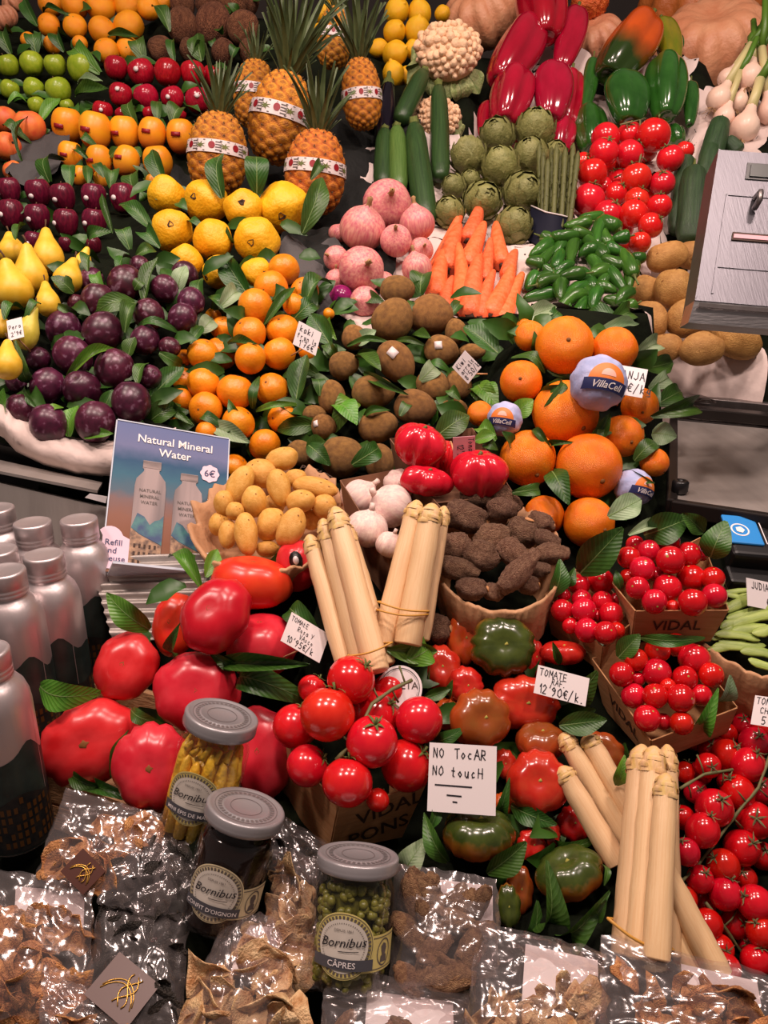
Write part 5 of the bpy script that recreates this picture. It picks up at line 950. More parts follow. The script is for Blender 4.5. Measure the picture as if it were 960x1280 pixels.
def basket(label, px, py, d, a, b_, up, fw, depth, mat='kraft_paper', seed=0, group=None, text=None):
    n = VD(0, up, fw); X = RT; Y = n.cross(X); k = abs(Y.dot(UP)) ; A = a * d / F_PX; B_ = b_ * d / F_PX / max(k, .2)
    R = Matrix((X, Y, n)).transposed(); c = P(px, py, d); t = thing('paper_basket', label, 'basket', c, R, group)
    down = R.transposed() @ Vector((0, 0, -1)); prof = [(0, 1, 0), (.55, 1, 0), (.78, .9, 0), (.92, .55, 0), (1.0, .2, .3), (1.06, -.02, 1), (1.03, -.05, 1), (.96, .1, .6), (.88, .5, 0), (.74, .8, 0), (0, .9, 0)]
    rows = []
    for q, h, cr_ in prof:
        row = []
        for j in range(121):
            th = 2 * pi * j / 120; ns = n3(cos(th) * 5, sin(th) * 5, h * 2, seed) * .11 + n3(cos(th) * 11, sin(th) * 11, h * 4, seed) * .07 + abs(n3(cos(th) * 24, sin(th) * 24, h * 6, seed)) * .05 if q else 0
            row.append(Vector((cos(th) * A * (q + ns * .6), sin(th) * B_ * (q + ns * .6), 0)) + down * (depth * h) + Vector((0, 0, ns * A * (.3 + cr_))))
        rows.append(row)
    mk('paper_wall', MB().grid(rows).mesh('paper_wall'), M[mat], t)
    if text:
        vs, fs = printed(text, .013, .012); m_ = MB()
        m_.add([((A * 1.04) * cos(1.0 - x / A * 1.0) * (1 + y / A), (B_ * 1.04) * sin(1.0 - x / A) * (1 + y / A), .004 + .02 * A) for x, y, z in vs], fs)
        mk('lettering', m_.mesh('lettering', False), M['ink_brown'], t)
    return t
basket('crumpled paper basket holding small yellow potatoes', 338, 648, 1.015, 92, 62, .8, .6, .055, seed=3, text='PATATES')
basket('brown paper basket holding rough taro corms', 618, 692, .975, 78, 64, .78, .62, .10, seed=5)
basket('brown paper basket holding flat green beans at right edge', 950, 790, .93, 78, 46, .85, .5, .08, seed=8)
KIND['bean'] = None
kind('bean', 'flat_green_bean', 'bean', [stick([(0, 0), (.3, .02), (.8, .1), (1, .25), (1, .6), (.9, .85), (.5, .97), (.15, 1), (0, 1.02)], 10, lambda a, z: 1 + .06 * sin(z * 30), bend=.6 * s) for s in (1, -1)], 'bean')
sticks('bean', '905,765,965,742,7 908,773,968,752,7 913,783,972,768,8 912,792,967,786,7 893,793,950,800,6,.005 898,801,957,807,6 890,808,948,814,6 925,814,974,822,7,.01 935,824,976,834,6,.01 884,812,932,801,5 902,757,952,738,6,-.01 899,744,942,738,4 893,737,932,747,4 887,799,917,780,5 940,792,976,777,7,.01 900,785,940,776,6 920,748,972,730,6,-.02', (740, .945, 830, .89), 'flat green bean', 'in the bean basket', 'flat green beans', flat=.4, regn=1, spin=False)

# ------------------------------------------------------------------ pineapples
def pinebody():
    b = MB(); nu, nv = 72, 60; tone = []
    def fn(a, p):
        s_, z = sin(p), cos(p); r = max(s_, 0) ** .72 * (1 - .10 * (z + 1) / 2); u = a * 8 / (2 * pi); v = p / pi * 9.0
        p1, p2 = (u + v * .5) % 1, (v - (u) * .5 * 1.0) % 1
        k1 = abs(sin(pi * (u + v))); k2 = abs(sin(pi * (u - v))); e = (k1 * k2) ** .6 if s_ > .08 else .3
        tone.append(max(0, min(1, e * .95 if e < .9 else 1.0))); q = 1 + .07 * e
        return (r * cos(a) * q, r * sin(a) * q, z * 1.25 * q)
    b.sph(fn, nu, nv); b.c = tone; return b.mesh('rind')
PB = pinebody()
eb = MB()
for i in range(9):
    for j in range(8):
        for s_ in (0, .5):
            v = i + .5 + s_; a = (j + s_) / 8 * 2 * pi + .39; p = pi * v / 9.0
            if p > pi * .95 or sin(p) < .25: continue
            r = sin(p) ** .72 * (1 - .10 * (cos(p) + 1) / 2) * 1.05; c = Vector((r * cos(a), r * sin(a), cos(p) * 1.3)); d = Vector((cos(a), sin(a), .25 * cos(p))).normalized(); e = Vector((-sin(a), cos(a), 0))
            eb.add([c - e * .035, c + e * .035, c + Vector((0, 0, .05)), c + d * .06 + Vector((0, 0, .05))], [(0, 1, 3), (1, 2, 3), (2, 0, 3)])
EB = eb.mesh('eyes')
def crownleaf(k):
    rows = []
    for i in range(7):
        t = i / 6; wd = .085 * (1 - t) ** .7 + .004; rows.append([(e * wd, -.05 * (1 - abs(e)) + .35 * k * t * t, t) for e in (-1, 0, 1)])
    return MB().grid(rows).mesh('crown_leaf')
CL = [crownleaf(.35), crownleaf(.7), crownleaf(1.2), crownleaf(.1)]
def pineapple(label, cx, cy, tx, ty, hw, d, z, crown, nl, band=True, lean=.25, bandoff=.1):
    d -= z; c = P(cx, cy, d); s = hw * d / F_PX; t_ = P(tx, ty, d + .0); ax = (t_ - c); ax = (ax.normalized() - FW * lean * 0 + Vector((0, 0, 0))).normalized()
    ax = (ax - FW * lean).normalized(); R = frame(ax, VD(1, 0, 0)); zs = (t_ - c).length / 1.27 / s
    t = thing('pineapple', label, 'pineapple', c, R, 'pineapples'); S = Matrix.Diagonal((s, s, s * zs)).to_4x4()
    o = mk('rind', PB, M['pine'], t); o.matrix_local = S
    e = tag(mk('eyes', EB, M['stem_brown'], o), kind='stuff')
    for i in range(nl):
        f = i / nl; a = i * 2.39996; lf = CL[i % 4]; L = crown * d / F_PX * (1.0 - .45 * f) * U(.85, 1.1) if f < .8 else crown * d / F_PX * .3
        tilt = .12 + .55 * f + U(-.08, .08); q = mk('crown_leaf', lf, M['crown'], t)
        q.matrix_local = Matrix.Translation((0, 0, s * zs * 1.18)) @ Matrix.Rotation(a, 4, 'Z') @ Matrix.Translation((0, s * (.05 + .22 * f), 0)) @ Matrix.Rotation(-tilt, 4, 'X') @ Matrix.Diagonal((L * .55 + s * .3, L * .7, L)).to_4x4()
    if band:
        m_ = MB(); w_ = .20; rows = []
        def rad(zz): return (max(0, 1 - (zz / 1.25) ** 2)) ** .36 * (1 - .10 * (zz / 1.25 + 1) / 2)
        for zz in (bandoff - w_, bandoff, bandoff + w_):
            rows.append([(cos(a) * (rad(zz) * 1.085) * s, sin(a) * (rad(zz) * 1.085) * s, zz * s * zs) for a in [2 * pi * i / 40 for i in range(41)]])
        bo = mk('paper_band', m_.grid(rows).mesh('paper_band'), M['sticker_white'], t)
        def patch(name, a0, wa, z0, h, mat, sh='box', k=1.092):
            g = MB(); n = 14
            if sh == 'disc': pts = [(a0 + wa * cos(2 * pi * i / n), z0 + h * sin(2 * pi * i / n)) for i in range(n)]
            elif sh == 'star': pts = [(a0 + wa * (1 if i % 2 else .35) * cos(2 * pi * i / n), z0 + h * (1 if i % 2 else .35) * sin(2 * pi * i / n)) for i in range(n)]
            else: pts = [(a0 - wa, z0 - h), (a0 + wa, z0 - h), (a0 + wa, z0 + h), (a0 - wa, z0 + h)]
            g.add([(cos(a) * rad(zz) * k * s, sin(a) * rad(zz) * k * s, zz * s * zs) for a, zz in pts], [tuple(range(len(pts)))]); mk(name, g.mesh(name, False), M[mat], bo)
        for k in range(4):
            a = -2.75 + k * .8
            patch('printed_leaf', a, .2, bandoff, .12, 'stem_green', 'star'); patch('printed_seal', a + .38, .11, bandoff + .02, .11, 'sticker_red', 'disc')
            for q in range(4): patch('printed_line', a + .6, .10, bandoff - .12 + q * .08, .018, 'ink_grey')
            for q in range(2): patch('printed_line', a, .16, bandoff - .16 + q * .32, .015, 'ink_grey')
    for q in (-.6, 0, .6): REG.append((cx + (tx - cx) * q, cy + (ty - cy) * q, hw * .9, d, 'the pineapples'))
random.seed(17)
pineapple('tall pineapple with white paper band and long grey-green crown, centre of the group', 350, 148, 363, 97, 38, 1.66, .02, 112, 44)
pineapple('pineapple with white paper band, leftmost, behind the quinces', 272, 193, 277, 146, 37, 1.62, .05, 72, 36)
pineapple('pineapple with white paper band, lowest, right of the quinces', 394, 216, 399, 168, 38, 1.60, .05, 88, 38)
pineapple('pineapple with tilted paper band, rightmost of the group', 452, 118, 449, 78, 25, 1.72, .0, 95, 34, bandoff=-.1)
pineapple('pineapple at the back, banded, below the lone lemon', 418, 48, 422, 14, 22, 1.80, .0, 60, 26)
pineapple('pineapple mostly hidden between two crowns, with small label', 318, 118, 322, 80, 26, 1.74, .0, 50, 22)
# ------------------------------------------------------------------ steel fittings: left cabinet, tray, scale, platter, card reader
def slab(name, label, cat, quad, th, mat, group=None, bev=.002):     # quad of world points (tl, tr, br, bl), thickness away from the face
    q = [Vector(p) for p in quad]; n = (q[1] - q[0]).cross(q[3] - q[0]).normalized(); c = sum(q, Vector()) / 4
    if n.dot(CAM - c) < 0: n = -n
    return c, n, [p - c for p in q], [p - c - n * th for p in q]
def plate(parent, name, quad, th, mat, base=Vector((0, 0, 0))):
    c, n, a, b_ = slab('', '', '', quad, th, mat); a = [p + c - base for p in a]; b_ = [p + c - base for p in b_]
    return mk(name, MB().hexa(a, b_).mesh(name, False), M[mat], parent)
c0 = P(40, 650, 1.22)
t = thing('steel_cabinet', 'brushed steel cabinet front behind the aluminium bottles', 'cabinet', c0)
plate(t, 'front_panel', [P(-160, 566, 1.11), P(152, 640, 1.07), P(152, 800, 1.11), P(-160, 800, 1.15)], .01, 'steel_plate', c0)
plate(t, 'top_lip', [P(-160, 540, 1.16), P(128, 603, 1.12), P(122, 613, 1.06), P(-160, 557, 1.10)], .004, 'steel_plate', c0)
plate(t, 'label_strip', [P(112, 617, 1.056), P(134, 621, 1.054), P(132, 629, 1.056), P(106, 622, 1.058)], .001, 'tag_white', c0)
plate(t, 'gap_shade', [P(-160, 520, 1.18), P(150, 590, 1.14), P(150, 645, 1.16), P(-160, 570, 1.20)], .01, 'black_plastic', c0)  # black slab standing in for the shade in the gap above the lip
# ridged tray that catches the light behind the bottles
rows = []
TQ = (P(112, 696, 1.01), P(275, 690, 1.0), P(290, 800, .93), P(140, 800, .94))
for j in range(41):
    v = j / 40; rows.append([(TQ[0] * (1 - u) + TQ[1] * u) * (1 - v) + (TQ[3] * (1 - u) + TQ[2] * u) * v + (UP * .4 - FW) * (.004 * sin(v * 2 * pi * 9)) for u in (0, .25, .5, .75, 1)])
tag(mk('ridged_tray', MB().grid(rows).mesh('ridged_tray'), M['steel_plate']), 'shiny ridged steel tray between water sign and beef tomatoes', 'tray')
# paper edge of the plum tray
pts = [(-40, 505), (5, 528), (20, 545), (55, 562), (95, 573), (140, 577), (185, 574), (220, 560)]; rows = []
for k, (off, dd) in enumerate(((-26, -.02), (-20, -.004), (-12, .006), (-4, .012), (4, .012), (12, .008), (20, -.004), (26, -.03))):
    row = []
    for i in range(len(pts) * 5 - 4):
        a = i / 5; i0 = min(int(a), len(pts) - 2); f = a - i0; x = pts[i0][0] * (1 - f) + pts[i0 + 1][0] * f; y = pts[i0][1] * (1 - f) + pts[i0 + 1][1] * f
        row.append(P(x, y + off * (1 if off < 0 else .75), 1.115 - dd + .008 * n3(x * .07, off * .15, 3) + .007 * n3(x * .2, off * .25, 8) + .003 * n3(x * .5, off * .4, 2)))
    rows.append(row)
tag(mk('paper_liner', MB().grid(rows).mesh('paper_edge'), M['white_paper']), 'crumpled white paper edge of the tray under the plums', 'paper')

# weighing platter (a level steel plate in a dark frame) with its tilted display head
ZP = 1.15
def onz(px, py, z=ZP):
    return P(px, py, (CAM.z - z) / (sin(PITCH) + (py - 640) / F_PX * cos(PITCH)))
A, B, C_, D_ = onz(842, 524), onz(1100, 548), onz(1060, 660), onz(840, 627)
cpl = (A + B + C_ + D_) / 4
t = thing('weighing_scale', 'steel weighing scale with tilted display head at the right edge', 'scale', cpl)
mk('platter', MB().hexa([p - cpl for p in (A, B, C_, D_)], [p - cpl - Vector((0, 0, .006)) for p in (A, B, C_, D_)]).mesh('platter', False), M['steel_plate'], t)
def bar(name, p, q, w_, h, mat, up=Vector((0, 0, 1))):
    ax = (q - p); R = frame(up, ax); mk(name, rbox((0, 0, 0), (ax.length, w_, h), .002), M[mat], t).matrix_local = Matrix.Translation((p + q) / 2 - cpl) @ R.to_4x4()
dz = Vector((0, 0, -.008))
for p, q in ((A, D_), (D_, C_), (A, B), (B, C_)): bar('frame_bar', p + dz, q + dz, .014, .022, 'dark_metal')
mk('rubber_foot', MB().lathe([(0, .0), (.009, 0), (.011, .003), (.011, .016), (.009, .018), (.004, .018), (.003, .014), (0, .014)], 18).mesh('foot'), M['black_plastic'], t).location = onz(849, 617) + Vector((0, 0, .001)) - cpl
for k, (yy, zz, hh) in enumerate(((512, 1.165, .02), (498, 1.172, .02))):
    bar('rear_rail', onz(838, yy, zz), onz(1090, yy + 24, zz), .03, hh, 'dark_metal' if k == 0 else 'steel_dull')
mk('rail_bolt', MB().lathe([(0, .004), (.008, .004), (.012, 0)], 12).lathe([(.013, .0), (.016, .003), (.019, 0)], 14).mesh('bolt'), M['dark_metal'], t).location = onz(882, 502, 1.184) - cpl
hd = [P(898, 187, 1.12), P(1075, 200, 1.12), P(1060, 392, 1.0), P(868, 376, 1.0)]
c, n, a, b_ = slab('', '', '', hd, .045, '')
mk('display_head', MB().hexa([p + c - cpl for p in a], [p + c - cpl for p in b_]).mesh('head', False), M['steel_head'], t)
def onhd(u, v, k=0): return (hd[0] * (1 - u) + hd[1] * u) * (1 - v) + (hd[3] * (1 - u) + hd[2] * u) * v + n * k
def hplate(name, u0, v0, u1, v1, mat, k=.002, th=.003): return plate(t, name, [onhd(u0, v0, k), onhd(u1, v0, k), onhd(u1, v1, k), onhd(u0, v1, k)], th, mat, cpl)
hplate('display_window', .215, .085, .62, .20, 'black_plastic', .0015); hplate('screen', .24, .10, .60, .185, 'screen_dark' if 'screen_dark' in M else 'ink_navy', .003)
for nm, u0, v0, u1, v1 in (('rib', .10, .31, .62, .32), ('rib', .10, .31, .115, .95), ('rib', .10, .78, .62, .79), ('rib', .0, .97, 1, 1.0), ('rib', 0, 0, .012, 1)): hplate(nm, u0, v0, u1, v1, 'steel_head', .0012, .0012)
hplate('slot', .18, .565, .62, .615, 'ink_brown', .002); hplate('slot_lip', .19, .58, .62, .605, 'tag_pink', .003)
mk('hook', MB().tube([onhd(.30, .33, .002) - cpl, onhd(.30, .36, .02) - cpl, onhd(.30, .41, .02) - cpl, onhd(.30, .41, .004) - cpl], .004, 8).mesh('hook'), M['steel_dull'], t)
plate(t, 'front_rail', [onhd(0, 1.0, 0), onhd(1, 1.0, 0), onhd(1, 1.09, -.012), onhd(.0, 1.09, -.012)], .03, 'steel', cpl)
plate(t, 'rail_shade', [onhd(.03, 1.02, .0035), onhd(1, 1.02, .0035), onhd(1, 1.035, .001), onhd(.03, 1.035, .001)], .002, 'steel_dull', cpl)
mk('post', MB().tube([P(1010, 330, 1.08) - cpl, P(1010, 430, 1.16) - cpl, onz(1010, 520, 1.16) - cpl], .022, 14).mesh('post'), M['steel_dull'], t)

# card reader
R = frame(VD(.05, .75, .66), VD(1, -.12, 0)); c = P(950, 672, 1.0)
t = thing('card_reader', 'black and blue card payment reader in front of the weighing platter', 'card reader', c, R)
mk('body', rbox((0, 0, -.012), (.085, .075, .03), .006, 3), M['black_plastic'], t)
mk('blue_face', rbox((-.022, .006, .0045), (.042, .052, .004), .002), M['reader_blue'], t)
g = MB().lathe([(.0095, 0), (.0105, .0006), (.0115, 0)], 24).lathe([(0, .0003), (.006, .0003)], 5); mk('contactless_ring', g.mesh('ring'), M['ink_white'], t).location = (-.026, .004, .0068)
mk('edge_line', MB().box((.0015, .006, .0068), (.001, .05, .0006)).mesh('line', False), M['ink_white'], t)
for k in range(3): mk('key', rbox((.018, .02 - k * .016, .005), (.008, .005, .003), .001), M['steel_dull'], t)
mk('lower_lip', rbox((0, -.048, -.028), (.09, .03, .018), .004), M['black_plastic'], t)

# ------------------------------------------------------------------ acrylic water sign
TL, BL = P(147, 525, 1.06), P(128, 702, .985); TR = square(TL, BL, 286, 549, 1.06)
pl_ = Plate(TL, TR, BL); W, H = pl_.w, pl_.h * 1.06
t = thing('water_sign', 'upright printed sign with two bottles and the price of water', 'sign', pl_.o, pl_.R)
def signprint():
    q = NT('sign_print'); tc = q.new('ShaderNodeTexCoord'); sp = q.new('ShaderNodeSeparateXYZ'); q.link(tc.outputs['Object'], sp.inputs[0])
    nn = q.noise(60, 3); v = q.math('ADD', q.math('DIVIDE', sp.outputs[1], -H), q.math('MULTIPLY', q.math('SUBTRACT', nn.outputs['Fac'], .5), .06))
    q.base(q.ramp(v, [(0, '636f98'), (.16, '6d7397'), (.26, '315473'), (.36, '3d687c'), (.47, '566876'), (.52, '7c6665'), (.64, '896051'), (.8, '83553f'), (1, '8c6651')])); q.b.inputs['Roughness'].default_value = .6; q.b.inputs['Specular IOR Level'].default_value = .2; return q.mat
mk('panel', MB().box((W / 2, -H / 2, -.002), (W, H, .003)).mesh('panel', False), signprint(), t)
mk('acrylic_edge', MB().box((W / 2, .0008, -.002), (W, .0016, .005)).box((-.0008, -H / 2, -.002), (.0016, H, .005)).box((W + .0008, -H / 2, -.002), (.0016, H, .005)).mesh('edge', False), M['acrylic'], t)
def onsign(name, polys, mat, k=.0002): mk(name, MB().add([], []).mesh(name, False), M[mat], t) if not polys else mk(name, _pg(polys, k), M[mat], t)
def _pg(polys, k):
    b = MB()
    for p in polys: b.add([(x * W, -y * H, k) for x, y in p], [tuple(range(len(p)))])
    return b.mesh('print', False)
def txt(parent, name, s, x, y, size, mat, k, bold=.008, align='CENTER', rot=0):
    vs, fs = printed(s, size, bold, align); ca, sa = cos(rot), sin(rot)
    return mk(name, MB().add([(x + u * ca - v * sa, y + u * sa + v * ca, k) for u, v, z in vs], fs).mesh(name, False), M[mat], parent)
txt(t, 'lettering', 'Natural Mineral', W * .52, -H * .125, .0158, 'ink_white', .0005, .012); txt(t, 'lettering', 'Water', W * .52, -H * .205, .0158, 'ink_white', .0005, .012)
prof = [(.085, 0), (.085, .055), (.072, .06), (.072, .075), (.135, .13), (.145, .18), (.145, .5), (.14, .66), (.13, .72)]
for x0, y0, sc_ in ((.33, .25, 1.0), (.66, .30, .94)):
    g = [(x0 + r * sc_ * .92, y0 + z * sc_) for r, z in prof]; g = g + [(2 * x0 - x, y) for x, y in g[::-1]]
    bo = mk('pictured_bottle', _pg([g], .0004), M['print_alu'], t)
    mk('pictured_cap', _pg([[(x0 - .078, y0 + .004), (x0 + .078, y0 + .004), (x0 + .078, y0 + .05), (x0 - .078, y0 + .05)]], .0007), M['print_cap'], bo)
    hill = [(x0 - .13 * sc_, y0 + .72 * sc_), (x0 - .132 * sc_, y0 + .46 * sc_), (x0 - .09 * sc_, y0 + .36 * sc_), (x0 - .03, y0 + .38 * sc_), (x0 + .02, y0 + .43 * sc_), (x0 + .06, y0 + .40 * sc_), (x0 + .10, y0 + .39 * sc_), (x0 + .132 * sc_, y0 + .36 * sc_), (x0 + .12 * sc_, y0 + .72 * sc_)]
    mk('pictured_landscape', _pg([hill[:1] + hill[1:2] + [(x0 - .06, y0 + .5 * sc_), (x0 + .13 * sc_, y0 + .56 * sc_)] + hill[-1:]], .0008), M['print_town'], bo)
    mk('pictured_hill', _pg([[hill[1], hill[2], hill[3], hill[4], hill[5], hill[6], hill[7], (x0 + .13 * sc_, y0 + .555 * sc_), (x0 - .06, y0 + .495 * sc_)]], .0010), M['print_hill'], bo)
    win = [[(x0 + i * .042 - .10, y0 + j * .05 + .56), (x0 + i * .042 - .082, y0 + j * .05 + .56), (x0 + i * .042 - .082, y0 + j * .05 + .585), (x0 + i * .042 - .10, y0 + j * .05 + .585)] for i in range(5) for j in range(3)]
    mk('pictured_windows', _pg(win, .0012), M['ink_brown'], bo)
    for k, s_ in enumerate(('NATURAL', 'MINERAL', 'WATER')): txt(bo, 'lettering', s_, (x0) * W, -(y0 + .215 + .04 * k) * H, .0062, 'ink_grey', .0012, .004)
blob = lambda cx, cy, r, k, a, asp=1: [(cx + r * (1 + a * cos(k * th)) * cos(th) / W, cy + r * asp * (1 + a * cos(k * th)) * sin(th) / H) for th in [2 * pi * i / 48 for i in range(48)]]
o = mk('price_badge', _pg([blob(.84, .275, .0125, 8, .06)], .0006), M['badge_pink'], t); txt(o, 'lettering', '6€', W * .84, -H * .297, .0135, 'ink_navy', .001, .012)
o = mk('refill_badge', _pg([[(-.02, .98), (-.02, .78)] + [(.04 + .11 * sin(a), .80 - .085 * cos(a)) for a in [-.9 + .3 * i for i in range(8)]] + [(.30, .82), (.38, .86), (.40, .93), (.37, .99)]], .0006), M['badge_pink'], t)
for k, s_ in enumerate(('Refill', 'and', 'Reuse')): txt(o, 'lettering', s_, W * .0, -H * (.835 + .05 * k), .0108, 'ink_navy', .0012, .004, 'LEFT')
mk('foot', MB().box((W / 2, -H - .003, .022), (W * .9, .003, .05)).mesh('foot', False), M['acrylic'], t)

# ------------------------------------------------------------------ aluminium water bottles
BR, BHT = .0335, .215
bprof = [(0, 0), (.9, 0), (1, .012), (1, .72), (.97, .765), (.88, .81), (.74, .84), (.64, .855), (.60, .868), (.60, .885)]
BODY = MB().lathe([(r * BR, z * BHT) for r, z in bprof], 40).mesh('body')
cp_ = [(.61, .872), (.655, .875), (.655, .89), (.635, .895), (.655, .90), (.655, .912), (.635, .917), (.655, .922), (.66, .985), (.645, .995), (.58, 1.0), (.54, .997), (0, .998)]
CAP = MB().lathe([(r * BR, z * BHT) for r, z in cp_], 40).mesh('cap')
def cyl(polys, R_, m_=None):              # (u, v) in metres round the front (-Y) of a cylinder
    b = MB()
    for p in polys: b.add([(R_ * sin(u / R_), -R_ * cos(u / R_), v) for u, v in p], [tuple(range(len(p)))])
    return b
def strip(f0, f1, u0, u1, R_, n=40):
    us = [u0 + (u1 - u0) * i / n for i in range(n + 1)]
    return MB().grid([[(R_ * sin(u / R_), -R_ * cos(u / R_), f0(u)) for u in us], [(R_ * sin(u / R_), -R_ * cos(u / R_), f1(u)) for u in us]])
hl = lambda u: BHT * (.50 + .045 * sin(u * 75 + .6) + .03 * sin(u * 160) + .05 * exp(-((u + .012) / .012) ** 2))
HILL = strip(lambda u: .004, hl, -pi * BR, pi * BR * .98, BR + .0002).mesh('printed_hills')
lo = lambda u: BHT * (.30 + .03 * sin(u * 90 + 2))
TOWN = strip(lambda u: .006, lo, -pi * BR, pi * BR * .98, BR + .0005).mesh('printed_town')
WIN = cyl([[(u, v), (u + .0035, v), (u + .0035, v + .007), (u, v + .007)] for k, u in enumerate([-.095 + i * .0062 for i in range(31)]) for j in range(6) for v in [.012 + j * .0098] if v + .007 < lo(u) - .002 and (k * 7 + j * 3) % 5], BR + .0008).mesh('printed_windows', False)
SEAM = strip(lambda u: .004, lambda u: BHT * .70, .024, .0248, BR + .0004, 2).mesh('seam')
LETB = MB()
for k, s_ in enumerate(('NATURAL', 'MINERAL', 'WATER')):
    vs, fs = printed(s_, .0085, .004); LETB.add([((BR + .0003) * sin(u / BR), -(BR + .0003) * cos(u / BR), v + BHT * (.66 - .045 * k)) for u, v, z in vs], fs)
LETB = LETB.mesh('lettering', False)
for i, (x, y, d, rot, lb) in enumerate(((98, 648, .975, .3, 'aluminium water bottle with printed hills, nearest the water sign'), (54, 692, .90, .2, 'aluminium water bottle in the second place from the sign'), (40, 652, .965, -.4, 'aluminium water bottle behind the second one, mostly hidden'),
        (4, 712, .845, .5, 'aluminium water bottle at left, third from the sign'), (-4, 686, .925, 0, 'aluminium water bottle at left edge behind the third one'), (-6, 634, .99, 0, 'aluminium water bottle at left edge, rearmost of all'), (-20, 812, .745, .9, 'aluminium water bottle nearest the viewer, lower left edge'))):
    top = P(x, y, d); t = thing('water_bottle', lb, 'bottle', top - Vector((0, 0, BHT)), Matrix.Rotation(rot, 3, 'Z'), 'aluminium water bottles')
    bo = mk('body', BODY, M['alu'], t); mk('cap', CAP, M['alu'], t)
    mk('printed_hills', HILL, M['bottle_hill'], bo); mk('printed_town', TOWN, M['bottle_town'], bo); mk('printed_windows', WIN, M['bottle_win'], bo); mk('seam', SEAM, M['alu'], bo)

# ------------------------------------------------------------------ jars of preserves
def glassmat(name, tint, rough=.03):
    q = NT(name); tr = q.new('ShaderNodeBsdfTransparent'); tr.inputs[0].default_value = tint; gl = q.new('ShaderNodeBsdfGlossy'); gl.inputs['Roughness'].default_value = rough
    lw = q.new('ShaderNodeLayerWeight'); lw.inputs[0].default_value = .25; fr = q.new('ShaderNodeMath', operation='MULTIPLY_ADD'); q.link(lw.outputs['Facing'], fr.inputs[0]); fr.inputs[1].default_value = .32; fr.inputs[2].default_value = .03; mx = q.new('ShaderNodeMixShader'); q.link(fr.outputs[0], mx.inputs[0]); q.link(tr.outputs[0], mx.inputs[1]); q.link(gl.outputs[0], mx.inputs[2])
    q.link(mx.outputs[0], q.out.inputs[0]); q.n.remove(q.b); return q.mat
M['jar_glass'] = glassmat('jar_glass', (1, 1, .99, 1))
